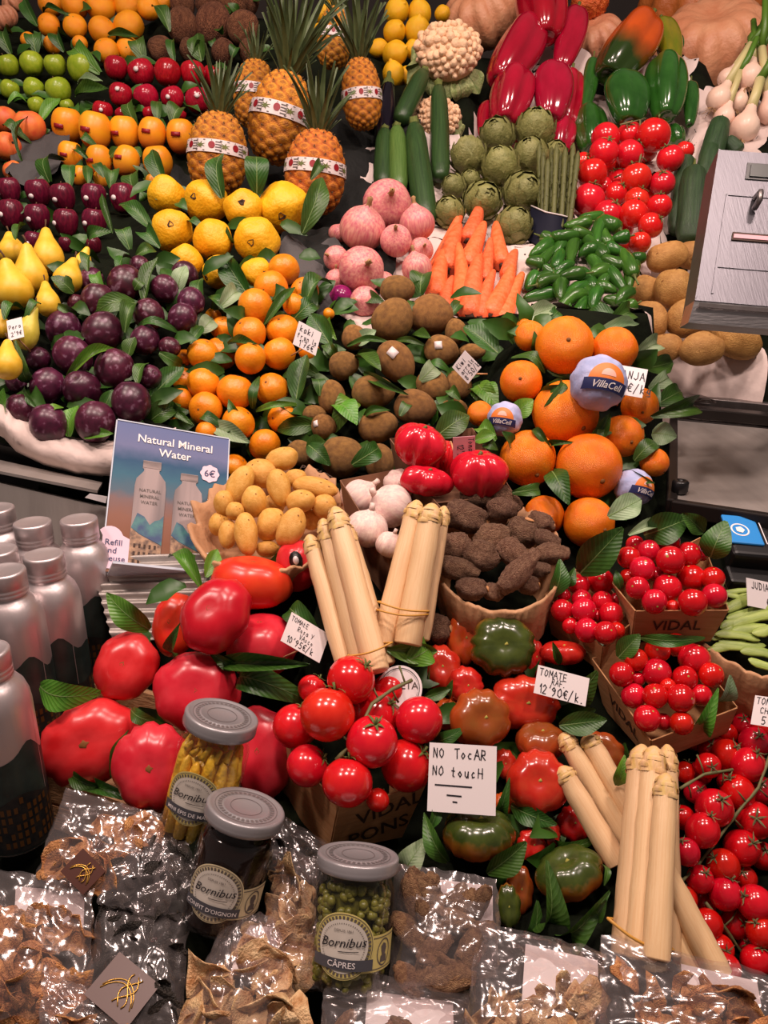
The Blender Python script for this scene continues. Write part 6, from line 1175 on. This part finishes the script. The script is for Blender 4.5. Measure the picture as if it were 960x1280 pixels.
def jar(label, lid, base, R_, filling, words, paper, band='ink_slate', du=-.006, seed=0):
    p1 = P(*lid); ray = (CAM - p1).normalized(); d0, d1 = lid[2] - .2, lid[2] + .2      # lean: how far the lid faces the viewer, base[2] in degrees
    for _ in range(40):
        dm = (d0 + d1) / 2; v = (p1 - P(base[0], base[1], dm)).normalized().dot(ray)
        if v < sin(radians(base[2])): d0 = dm
        else: d1 = dm
    p0 = P(base[0], base[1], dm); ax = p1 - p0; H = ax.length; random.seed(seed)
    t = thing('preserve_jar', label, 'jar', p0, frame(ax, RT), 'glass jars of preserves')
    prof = [(0, 0), (.86, 0), (.97, .02), (1, .06), (1, .70), (.97, .76), (.90, .81), (.87, .84), (.88, .87), (.85, .9)]
    mk('glass', MB().lathe([(r * R_, z * H) for r, z in prof], 40).mesh('glass'), M['jar_glass'], t)
    lp = [(.9, .895), (1.0, .89), (1.03, .9), (1.03, .93), (1.02, .945), (1.03, .985), (1.0, 1.0), (.93, 1.004), (.90, .995), (.62, .995), (.60, 1.003), (.57, .995), (0, .996)]
    ld_ = mk('lid', MB().lathe([(r * R_, z * H) for r, z in lp], 44).mesh('lid'), M['lid_grey'], t)
    ring = MB().lathe([(r * R_, .9985 * H) for r in (.80, .82)], 36).lathe([(r * R_, .9985 * H) for r in (.40, .42)], 30)
    for k in range(36):
        a = 2 * pi * k / 36; ring.add([(cos(a + q) * r * R_, sin(a + q) * r * R_, .9985 * H) for q, r in ((0, .64), (.1, .64), (.1, .74), (0, .74))], [(0, 1, 2, 3)])
    mk('embossing', ring.mesh('embossing', False), M['lid_print'], ld_)
    ri = R_ * .93
    if filling == 'corn':
        for k in range(26):
            a = 2 * pi * k / 13 + .2 * (k // 13); r = ri * (.82 if k < 13 else .45); x, y = cos(a) * r, sin(a) * r; L = H * U(.62, .74)
            mk('corn_cob', MB().tube([(x, y, .02 * H), (x, y, .3 * H), (x, y, L * .85), (x * .98, y * .98, L), (x * .97, y * .97, L * 1.06)], [ri * .17, ri * .20, ri * .18, ri * .13, ri * .04], 8).mesh('corn_cob'), M['corn'], t)
        mk('yellow_core', MB().lathe([(0, .02 * H), (ri * .72, .03 * H), (ri * .72, .66 * H), (0, .7 * H)], 24).mesh('yellow_core'), M['corn'], t)  # solid yellow core added to keep the gaps between the cobs bright
        for k in range(14):
            a = 2 * pi * k / 14; mk('corn_tip', MB().tube([(cos(a) * ri * .8, sin(a) * ri * .8, H * .70), (cos(a + .2) * ri * .75, sin(a + .2) * ri * .75, H * U(.76, .82))], [ri * .12, ri * .06], 7).mesh('corn_tip'), M['corn'], t)
    elif filling == 'jam':
        mk('onion_jam', MB().lathe([(0, .02 * H), (.9 * ri, .02 * H), (ri, .06 * H), (ri, .68 * H), (.92 * ri, .78 * H), (.8 * ri, .80 * H), (0, .79 * H)], 36, fn=lambda a, z: 1 - .03 * abs(n3(cos(a) * 3, sin(a) * 3, z * 90))).mesh('jam'), M['jam'], t)
    else:
        me = MB().sph(lambda a, p: (sin(p) * cos(a), sin(p) * sin(a), cos(p) * 1.15), 9, 7).mesh('caper')
        for k in range(230):
            z = U(.04, .80) * H; rr = ri * (.86 if z < .72 * H else .74); a = U(0, 2 * pi) if k % 3 else U(-2.9, -.2); q = mk('caper', me, M['caper'], t); s_ = R_ * U(.085, .12)
            q.matrix_local = Matrix.Translation((cos(a) * rr, sin(a) * rr, z)) @ Matrix.Rotation(U(0, 3), 4, Vector((U(-1, 1), U(-1, 1), .3))) @ Matrix.Diagonal((s_, s_, s_, 1))
        mk('brine_core', MB().lathe([(0, .02 * H), (ri * .74, .03 * H), (ri * .74, .70 * H), (ri * .6, .78 * H), (0, .78 * H)], 24).mesh('core'), M['caper_core'], t)
    # label: round medallion with side panel and title band
    Rc = R_ + .0004; rm = .0265; cv = H * .40
    def ring_(r0, r1, k, n=56):
        rows = [[((Rc + k) * sin((du + r * cos(th)) / Rc), -(Rc + k) * cos((du + r * cos(th)) / Rc), cv + r * sin(th)) for th in [2 * pi * i / n for i in range(n + 1)]] for r in (r0, (r0 + r1) / 2, r1)]
        return MB().grid(rows)
    side = MB().grid([[((Rc) * sin(u / Rc), -(Rc) * cos(u / Rc), v) for u in [du + .01 + i * .004 for i in range(12)]] for v in (cv - .021, cv + .008)]); lb_ = mk('side_label', side.mesh('side_label'), M[paper], t)
    fr_ = MB()
    for v0, v1 in ((cv + .0055, cv + .0062), (cv - .0192, cv - .0185)): fr_.grid([[((Rc + .0003) * sin(u / Rc), -(Rc + .0003) * cos(u / Rc), v) for u in [du + .026 + i * .003 for i in range(10)]] for v in (v0, v1)])
    cu_, vv = du + .0385, cv - .0065
    for r0, r1 in ((.0, .0075), ): pass
    for th0 in range(24):
        th, th1 = 2 * pi * th0 / 24, 2 * pi * (th0 + 1) / 24
        fr_.add([((Rc + .0003) * sin((cu_ + r * .72 * cos(q)) / Rc), -(Rc + .0003) * cos((cu_ + r * .72 * cos(q)) / Rc), vv + r * sin(q)) for r, q in ((.0098, th), (.0110, th), (.0110, th1), (.0098, th1))], [(0, 1, 2, 3)])
    mk('label_frame', fr_.mesh('frame', False), M['ink_grey'], lb_)
    cam_ = MB(); 
    cam_.add([((Rc + .0003) * sin((cu_ + x) / Rc), -(Rc + .0003) * cos((cu_ + x) / Rc), vv + y) for x, y in [(-.004, -.008), (.004, -.008), (.0035, -.003), (.0018, -.002), (.0026, .001), (.0034, .0025), (.0022, .006), (-.001, .0075), (-.0035, .005), (-.003, .001), (-.0016, -.002), (-.0035, -.003)]], [tuple(range(12))]); mk('portrait', cam_.mesh('portrait', False), M['ink_grey'], lb_)
    md = mk('medallion', ring_(.0001, rm, .0005).mesh('medallion'), M[paper], t)
    mk('inner_disc', ring_(.0001, rm * .80, .0009).mesh('disc'), M['label_grey'], md); mk('rim_line', ring_(rm * .94, rm * .96, .0009).mesh('rim'), M['ink_grey'], md)
    tk_ = MB()
    for k in range(44):
        a = 2 * pi * k / 44; tk_.add([((Rc + .0010) * sin((du + r * cos(a + q)) / Rc), -(Rc + .0010) * cos((du + r * cos(a + q)) / Rc), cv + r * sin(a + q)) for q, r in ((0, rm * .80), (.08, rm * .80), (.08, rm * .9), (0, rm * .9))], [(0, 1, 2, 3)])
    for k in range(60):
        a = 2 * pi * k / 60; tk_.add([((Rc + .0012) * sin((du + r * cos(a + q)) / Rc), -(Rc + .0012) * cos((du + r * cos(a + q)) / Rc), cv + r * sin(a + q)) for q, r in ((0, rm * .66), (.03, rm * .66), (.03, rm * .70), (0, rm * .70))], [(0, 1, 2, 3)])
    mk('dotted_ring', tk_.mesh('ring', False), M['ink_grey'], md)
    def wr(name, s_, u0, v0, size, mat, k, bold=.004, shear=0, sl=0, par=md):
        vs, fs = printed(s_, size, bold, shear=shear); mk(name, MB().add([((Rc + k) * sin((u + u0) / Rc), -(Rc + k) * cos((u + u0) / Rc), v + v0 + sl * u) for u, v, z in vs], fs).mesh(name, False), M[mat], par)
    wr('lettering', 'Bornibus', du, cv - .0005, .0105, 'ink', .0016, .002, .25, .08)
    wr('lettering', 'DEPUIS 1861', du, cv + .0115, .0030, 'ink_grey', .0016, 0)
    mk('flourish', strip(lambda u: cv - .0042 + .05 * (u - du), lambda u: cv - .0036 + .05 * (u - du), du - .004, du + .0135, Rc + .0016, 10).mesh('flourish'), M['ink'], md)
    bd = mk('title_band', strip(lambda u: cv - .0185 - .1 * (u - du) * 0, lambda u: cv - .0095, du - .027, du + .027, Rc + .0018, 24).mesh('band'), M[band], t)
    wr('lettering', words, du, cv - .0160, .0066 if len(words) < 10 else .0052, 'ink_white', .0024, .004, 0, 0, bd)
jar('tall glass jar of yellow baby corn with grey lid, in front of beef tomatoes', (278, 893, .765), (242, 1034, 25), .0345, 'corn', 'MINI ÉPIS DE MAÏS', 'label_yellow', seed=1)
jar('glass jar of dark onion preserve with grey lid, middle of the three', (308, 1008, .725), (270, 1148, 27), .0352, 'jam', "CONFIT D'OIGNON", 'label_cream', seed=2)
jar('glass jar of green capers with grey lid, nearest the viewer', (448, 1067, .70), (434, 1226, 17), .0350, 'caper', 'CÂPRES', 'label_yellow', seed=3)

# ------------------------------------------------------------------ cellophane bags of dried mushrooms
def cello():
    q = NT('cellophane'); tr = q.new('ShaderNodeBsdfTransparent'); tr.inputs[0].default_value = (.93, .90, .90, 1); gl = q.new('ShaderNodeBsdfGlossy'); gl.inputs['Roughness'].default_value = .15; gl.inputs['Color'].default_value = (1, .96, .96, 1)
    lw = q.new('ShaderNodeLayerWeight'); lw.inputs[0].default_value = .35; mx = q.new('ShaderNodeMixShader'); df = q.new('ShaderNodeBsdfDiffuse'); df.inputs[0].default_value = (.75, .66, .65, 1); mh = q.new('ShaderNodeMixShader'); mh.inputs[0].default_value = .05; q.link(tr.outputs[0], mh.inputs[1]); q.link(df.outputs[0], mh.inputs[2])  # faint pinkish diffuse share imitates the haze of reflected light on the film
    co_ = q.new('ShaderNodeTexCoord'); n1 = q.new('ShaderNodeTexVoronoi'); n1.feature = 'DISTANCE_TO_EDGE'; n1.inputs['Scale'].default_value = 10; n2 = q.new('ShaderNodeTexNoise'); n2.inputs['Scale'].default_value = 35; n2.inputs['Detail'].default_value = 4
    q.link(co_.outputs['Object'], n2.inputs['Vector'])
    mp = q.new('ShaderNodeVectorMath', operation='MULTIPLY_ADD'); q.link(n2.outputs['Color'], mp.inputs[0]); mp.inputs[1].default_value = (.03, .03, .03); q.link(co_.outputs['Object'], mp.inputs[2]); q.link(mp.outputs[0], n1.inputs['Vector'])
    bm_ = q.new('ShaderNodeBump'); bm_.inputs['Strength'].default_value = .38; bm_.inputs['Distance'].default_value = .006
    q.link(q.math('ADD', q.math('MINIMUM', n1.outputs['Distance'], .12), q.math('MULTIPLY', n2.outputs['Fac'], .12)), bm_.inputs['Height']); q.link(bm_.outputs[0], gl.inputs['Normal'])
    q.link(q.math('ADD', q.math('MULTIPLY', lw.outputs['Facing'], .26), .055), mx.inputs[0]); q.link(mh.outputs[0], mx.inputs[1]); q.link(gl.outputs[0], mx.inputs[2]); q.link(mx.outputs[0], q.out.inputs[0]); q.n.remove(q.b); return q.mat
M['cellophane'] = cello()
def chip(s, thin=.07):
    def fn(a, p):
        c, s_ = cos(p), sin(p); q = 1 + .55 * n3(cos(a) * 1.4, sin(a) * 1.4, c * .2, s)
        x, y = s_ ** .6 * cos(a) * q, s_ ** .6 * sin(a) * .72 * q
        return (x, y, c * thin + .75 * n3(x * 1.1, y * 1.1, 0, s + 4) + .16 * n3(x * 3, y * 3, 1, s) + .3 * (x * x - .4) * (1 if s % 2 else -1))
    return MB().sph(fn, 18, 10).mesh('slice')
CHIP = [chip(i) for i in range(5)]
def morel(s):
    return MB().sph(lambda a, p: tuple(Vector((cos(p) * 1.4, sin(p) * cos(a) * .6, sin(p) * sin(a) * .6)) * (1 + .28 * abs(sin(4 * a + 2 * sin(5 * p))) * sin(p) + .2 * n3(cos(a) * 2, sin(a) * 2, p * 2, s))), 20, 14).mesh('morel')
MOREL = [morel(1), morel(2), morel(3)]
def bag(label, quad, fill, nslice, seed, fz=(.35, 1.0), size=.016, bulge=.022, label_card=None, what='', card=None):
    """quad: four (px, py, depth) corners tl, tr, br, bl of the bag's front sheet."""
    random.seed(seed); q = [P(*p) for p in quad]; c = sum(q, Vector()) / 4; n = (q[1] - q[0]).cross(q[3] - q[0]).normalized()
    if n.dot(CAM - c) < 0: n = -n
    R = frame(n, q[1] - q[0]); Ri = R.transposed(); L = [Ri @ (p - c) for p in q]
    t = thing('cellophane_bag', label, 'bag', c, R, 'cellophane bags of dried mushrooms')
    def at(u, v): return (L[0] * (1 - u) + L[1] * u) * (1 - v) + (L[3] * (1 - u) + L[2] * u) * v
    def sheet(sg):
        N = 30; rows = []
        for j in range(N + 1):
            v = j / N; row = []
            for i in range(N + 1):
                u = i / N; e = (sin(pi * u) * sin(pi * min(1, v * .9 + .05))) ** .6; x = at(u, v)
                wv = .0045 * n3(u * 6, v * 6, sg * 3, seed) + .003 * abs(n3(u * 13 + 2 * v, v * 11 - 2 * u, sg, seed + 3)) - .002
                row.append(x + Vector((.003 * n3(v * 9, u, 1, seed) , .003 * n3(u * 9, v, 2, seed), sg * (bulge * e * (.35 + .65 * v) + .0015) + wv)))
            rows.append(row)
        return rows
    mk('front_sheet', MB().grid(sheet(1)).mesh('front_sheet'), M['cellophane'], t); mk('back_sheet', MB().grid(sheet(-1)).mesh('back_sheet'), M['cellophane'], t)
    if card:
        u0, v0, u1, v1 = card; z_ = Vector((0, 0, -bulge * .5)); cq = [at(u0, v0) + z_, at(u1, v0) + z_, at(u1, v1) + z_, at(u0, v1) + z_]
        mk('backing_card', MB().hexa(cq, [x - Vector((0, 0, .0008)) for x in cq]).mesh('backing_card', False), M['tag_white'], t)
    if label_card:
        u, v, s_ = label_card; x = at(u, v) + Vector((0, 0, bulge * .8)); o = mk('label_card', MB().box((0, 0, 0), (s_, s_ * .85, .0008)).mesh('label_card', False), M['label_brown'], t); o.matrix_local = Matrix.Translation(x) @ Matrix.Rotation(-.45, 4, 'Z')
        tw = MB()
        for k in range(5): tw.tube([(s_ * (-.35 + .7 * i / 10), s_ * (.28 * sin(pi * i / 10) ** .7 - .1 - .03 * k), .001) for i in range(11)] if k % 2 else [(s_ * (.1 + .12 * sin(i * .5 + k)), s_ * (.3 - .06 * i), .0014) for i in range(10)], .0005, 5)
        mk('gold_cord', tw.mesh('cord'), M['gold'], o)
    g = MB()
    for k in range(int(nslice * 1.5)):
        u, v = U(.12, .88), U(*fz); x = at(u, v); e = (sin(pi * u) * sin(pi * min(1, v * .9 + .05))) ** .6 * bulge * (.35 + .65 * v)
        Rr = frame(VD(U(-.7, .7), U(-.4, .9), 1), VD(U(-1, 1), U(-1, 1), U(-.3, .3))); s_ = size * U(.6, 1.3) * (.8 if fill == 'morel' else 1)
        pz = c + R @ (x + Vector((0, 0, e * U(-.6, .45))))
        o = mk('dried_mushroom', (MOREL if fill == 'morel' else CHIP)[k % 3 if fill == 'morel' else k % 5], M['dry_' + fill]); o.matrix_world = Matrix.Translation(pz) @ (Rr @ Matrix.Diagonal((s_, s_, s_ * (.55 if fill == 'morel' else 1)))).to_4x4()
        ITEMS.append((u, v, o, what))
ITEMS = []
bag('cellophane bag of brown dried mushrooms beside the nearest bottle', [(82, 985, .775), (214, 1022, .775), (186, 1120, .73), (40, 1108, .73)], 'tan', 18, 1, (.25, .95), .017, label_card=(.42, .82, .03), what='brown dried mushroom in the bag beside the nearest bottle')
bag('cellophane bag of tan dried mushrooms at the left edge', [(-40, 1085, .735), (118, 1100, .73), (112, 1275, .66), (-50, 1275, .66)], 'tan', 26, 2, (.3, .98), .018, card=(.35, .08, .9, .4), what='tan dried mushroom in the bag at the left edge')
bag('cellophane bag of black dried mushrooms with brown label and gold cord', [(130, 1105, .74), (238, 1122, .74), (228, 1290, .65), (92, 1290, .65)], 'black', 30, 3, (.15, .98), .017, label_card=(.42, .78, .046), what='black dried mushroom in the bag with gold cord')
bag('clear cellophane bag corner at the bottom left, nearly empty', [(55, 1215, .665), (180, 1262, .66), (180, 1330, .62), (40, 1330, .62)], 'tan', 3, 4, (.5, .98), .014, .012, what='stray dried mushroom in the clear bottom left bag')
bag('cellophane bag of pale porcini slices at bottom centre', [(285, 1140, .715), (345, 1146, .71), (385, 1300, .635), (212, 1300, .64)], 'pale', 18, 5, (.38, .98), .021, card=(.3, .05, .9, .45), what='pale dried porcini slice in the bottom centre bag')
bag('cellophane bag of black mushrooms behind the onion jar', [(186, 1052, .755), (256, 1050, .76), (250, 1150, .72), (190, 1140, .715)], 'black', 10, 6, (.2, .95), .015, what='black dried mushroom behind the onion jar')
bag('cellophane bag of tan slices squeezed between two jars', [(338, 1055, .755), (398, 1075, .75), (396, 1195, .70), (332, 1180, .705)], 'pale', 9, 7, (.25, .98), .019, what='tan dried slice between the two front jars')
bag('cellophane bag of dark wrinkled morels right of the caper jar', [(494, 1080, .735), (622, 1098, .725), (624, 1222, .675), (484, 1240, .675)], 'morel', 20, 8, (.22, .95), .016, card=(.42, .06, .96, .5), what='dried morel in the bag right of the caper jar')
bag('cellophane bag of pale mushroom caps below the ribbed tomatoes', [(598, 1152, .70), (756, 1190, .69), (760, 1300, .63), (580, 1300, .63)], 'pale', 12, 9, (.62, .98), .02, card=(.4, .05, .97, .62), what='pale dried mushroom cap below the ribbed tomatoes')
bag('shiny crumpled cellophane bag at bottom centre before the caper jar', [(408, 1212, .68), (586, 1238, .675), (590, 1330, .62), (395, 1330, .62)], 'morel', 8, 10, (.6, .98), .014, card=(.3, .1, .9, .6), what='dried morel in the crumpled bottom bag')
bag('wide cellophane bag of orange-brown dried mushrooms at bottom right', [(752, 1168, .685), (962, 1218, .67), (985, 1330, .61), (752, 1330, .615)], 'tan', 24, 11, (.3, .98), .016, card=(.5, .05, .95, .35), what='orange-brown dried mushroom in the bottom right bag')
bag('cellophane bag behind, with dark dried mushrooms under the kraft box', [(320, 1000, .80), (420, 1060, .785), (400, 1120, .755), (320, 1100, .755)], 'black', 5, 12, (.4, .95), .014, .012, what='dark dried mushroom under the kraft box')
bag('crumpled cellophane bag of brown mushrooms under the yellow jar', [(160, 1030, .765), (250, 1052, .765), (205, 1150, .715), (120, 1130, .715)], 'black', 12, 13, (.2, .95), .014, .014, what='dark dried mushroom in the bag under the yellow jar')
bag('cellophane bag of tan slices between onion jar and caper jar', [(290, 1140, .73), (400, 1150, .725), (410, 1240, .68), (280, 1220, .69)], 'pale', 10, 14, (.2, .95), .018, .016, what='tan slice in the bag between onion jar and caper jar')
bys = {}
for u, v, o, w_ in ITEMS: bys.setdefault(w_, []).append((round(v * 4), u, o))
for w_, ls in bys.items():
    ls.sort(key=lambda q: q[1])
    for i, (r_, u, o) in enumerate(ls): tag(o, f'{w_}, ' + ('leftmost' if i == 0 else 'rightmost' if i == len(ls) - 1 else ORD[i] + ' from left'), 'mushroom', w_.split(' in ')[0].split(' behind')[0] + ' pieces')
# shelf and crate edges under the bags and tomatoes
def crate(label, a, b_, c, d_, h, th=.008):
    q = [P(*x) for x in (a, b_, c, d_)]; cc = sum(q, Vector()) / 4; t = thing('wooden_crate', label, 'crate', cc - Vector((0, 0, h)))
    base = cc - Vector((0, 0, h))
    for i in range(4):
        p, r = q[i], q[(i + 1) % 4]; nr = Vector((0, 0, 1)).cross(r - p).normalized() * th
        for k in range(2):
            z0, z1 = -h * (k * .52), -h * (k * .52 + .46); up = [p + Vector((0, 0, z0)), r + Vector((0, 0, z0)), r + nr + Vector((0, 0, z0)), p + nr + Vector((0, 0, z0))]; dn = [x + Vector((0, 0, z1 - z0)) for x in up]
            mk('slat', MB().hexa([x - base for x in up], [x - base for x in dn]).mesh('slat', False), M['wood'], t)
    mk('bottom', MB().add([x - base - Vector((0, 0, h * .98)) for x in q], [(0, 1, 2, 3)]).mesh('bottom', False), M['wood'], t)
crate('pale wooden crate edge in front of the big beef tomatoes', (50, 968, .84), (232, 1030, .80), (300, 900, .96), (120, 840, 1.0), .07)
crate('pale wooden crate edge beside the upright white asparagus', (620, 1175, .745), (752, 1200, .735), (770, 1080, .83), (640, 1060, .84), .06)
tag(mk('counter_shelf', MB().box((0, .56, .80), (2.6, .36, .02)).mesh('counter_shelf', False), M['steel_dull']), kind='structure'); bpy.data.objects['counter_shelf'].name = 'trim_2'
# rubber bands round the asparagus
def band(label, p, q, d, mat='rubber', r=.0011, sag=4):
    b = MB(); pts = []
    for i in range(13):
        f = i / 12; pts.append(P(p[0] + (q[0] - p[0]) * f, p[1] + (q[1] - p[1]) * f + sag * sin(pi * f), d - .012 - .010 * sin(pi * f)))
    for i in range(13):
        f = 1 - i / 12; pts.append(P(p[0] + (q[0] - p[0]) * f, p[1] + (q[1] - p[1]) * f - sag * sin(pi * f), d + .012 + .014 * sin(pi * f)))
    b.tube(pts + pts[:1], r, 6); return tag(mk('rubber_band', b.mesh('rubber_band'), M[mat]), label, 'rubber band', 'rubber bands on the asparagus')
band('rubber band low on the left white asparagus bundle', (434, 820), (490, 803), .838); band('upper rubber band on the middle white asparagus bundle', (472, 752), (536, 764), .868); band('lower rubber band on the middle white asparagus bundle', (471, 762), (535, 768), .868)
band('yellow rubber band low on the upright white asparagus', (760, 1148), (842, 1188), .70, r=.0014, sag=10)
band('green tie round the spring onion stalks', (932, 55), (958, 57), 1.95, 'scallion_green', .002, 1)
# vine stems over the loose cherry tomatoes and in the kraft box
def vine(label, pts, r=.0016, off=.02, twigs=True):
    b = MB(); pp = []
    for x, y in pts:
        h, m_, _ = depth_at(x, y); pp.append((x, y, (h if h is not None else m_) - .006))
    ds = sum(p[2] for p in pp) / len(pp); P3 = [P(x, y, (z * .6 + ds * .4)) for x, y, z in pp]; fine = []
    for a, c in zip(P3, P3[1:]): fine += [a, a.lerp(c, .33), a.lerp(c, .66)]
    fine.append(P3[-1]); b.tube(fine, [r * (1 + .25 * sin(i * 2.1)) for i in range(len(fine))], 7)
    if twigs:
        for i in range(1, len(fine) - 1, 2):
            s_ = 1 if (i // 2) % 2 else -1; a = fine[i]; d_ = (fine[i + 1] - fine[i - 1]).normalized().cross(FW) * s_; b.tube([a, a + d_ * .010 + FW * .002, a + d_ * .019 + FW * .008], [r * .6, r * .5, r * .7], 5)
    tag(mk('tomato_vine', b.mesh('tomato_vine'), M['vine']), label, 'vine stem', 'tomato vine stems')
vine('long grey-green vine stem running diagonally over the loose cherry tomatoes', [(962, 945), (948, 985), (925, 1012), (900, 1045), (872, 1082), (852, 1102)])
vine('short vine stem near the top left of the loose cherry tomatoes', [(850, 986), (880, 968), (916, 962)]); vine('vine stem curving down at the bottom of the loose cherry tomatoes', [(882, 1128), (905, 1158), (928, 1192), (950, 1232)])
vine('vine stem across the upper tomatoes beside the cucumbers', [(775, 156), (800, 150), (802, 190), (798, 208), (768, 222)], .002); vine('twisted vine stem across the middle of the kraft box', [(420, 950), (440, 930), (465, 880), (490, 862), (515, 850)], .002)
# tissue-wrapped oranges
def wrapped(label, x, y, r, d, tw):
    c = P(x, y, d); s = r * d / F_PX; t = thing('wrapped_orange', label, 'orange', c, frame(VD(tw, .15, 1), VD(1, -.2, 0)), 'paper-wrapped oranges')
    mk('tissue', MB().sph(lambda a, p: tuple(Vector((sin(p) * cos(a), sin(p) * sin(a), cos(p))) * s * (1 + .025 * sin(9 * a + 3 * n3(cos(a), sin(a), p)) * sin(p) ** 2 + .03 * n3(cos(a) * 4, sin(a) * 4, p * 3))), 48, 20).mesh('tissue'), M['tissue'], t)
    def cap(poly, k): return MB().add([tuple(Vector((px, py, sqrt(max(.05, 1 - px * px - py * py)))).normalized() * s * k) for px, py in poly], [tuple(range(len(poly)))])
    def fan(r0, yb, k, n=20):
        b = MB(); top = [(r0 * cos(pi * i / n), yb + r0 * sin(pi * i / n)) for i in range(n + 1)]
        b.grid([[tuple(Vector((px * f, yb + (py - yb) * f, sqrt(max(.05, 1 - (px * f) ** 2 - (yb + (py - yb) * f) ** 2))) ).normalized() * s * k) for px, py in top] for f in (.02, .25, .5, .75, 1)]); return b
    mk('printed_fan', fan(.62, -.2, 1.045).mesh('fan'), M['orange_print'], t); mk('printed_sun', fan(.25, -.05, 1.055).mesh('sun'), M['tissue_pink'], t)
    bnd = MB().grid([[tuple(Vector((u, v, sqrt(max(.05, 1 - u * u - v * v)))).normalized() * s * 1.06) for u in [-.72 + .09 * i for i in range(17)]] for v in (-.52, -.4, -.28, -.16)]); mk('printed_band', bnd.mesh('band'), M['ink_navy'], t)
    vs, fs = printed('VillaCell', .30, .01, shear=.3); mk('lettering', MB().add([tuple(Vector((u, v - .45, sqrt(max(.05, 1 - u * u - (v - .45) ** 2)))).normalized() * s * 1.075) for u, v, z in vs], fs).mesh('lettering', False), M['ink_white'], t)
wrapped('orange wrapped in printed pale blue tissue, middle right of the heap', 748, 479, 35, 1.055, .1); wrapped('orange wrapped in printed tissue at the left of the heap', 631, 524, 22, 1.08, -.3); wrapped('orange in pale blue tissue low at the right, behind leaves', 792, 610, 24, 1.06, .5)
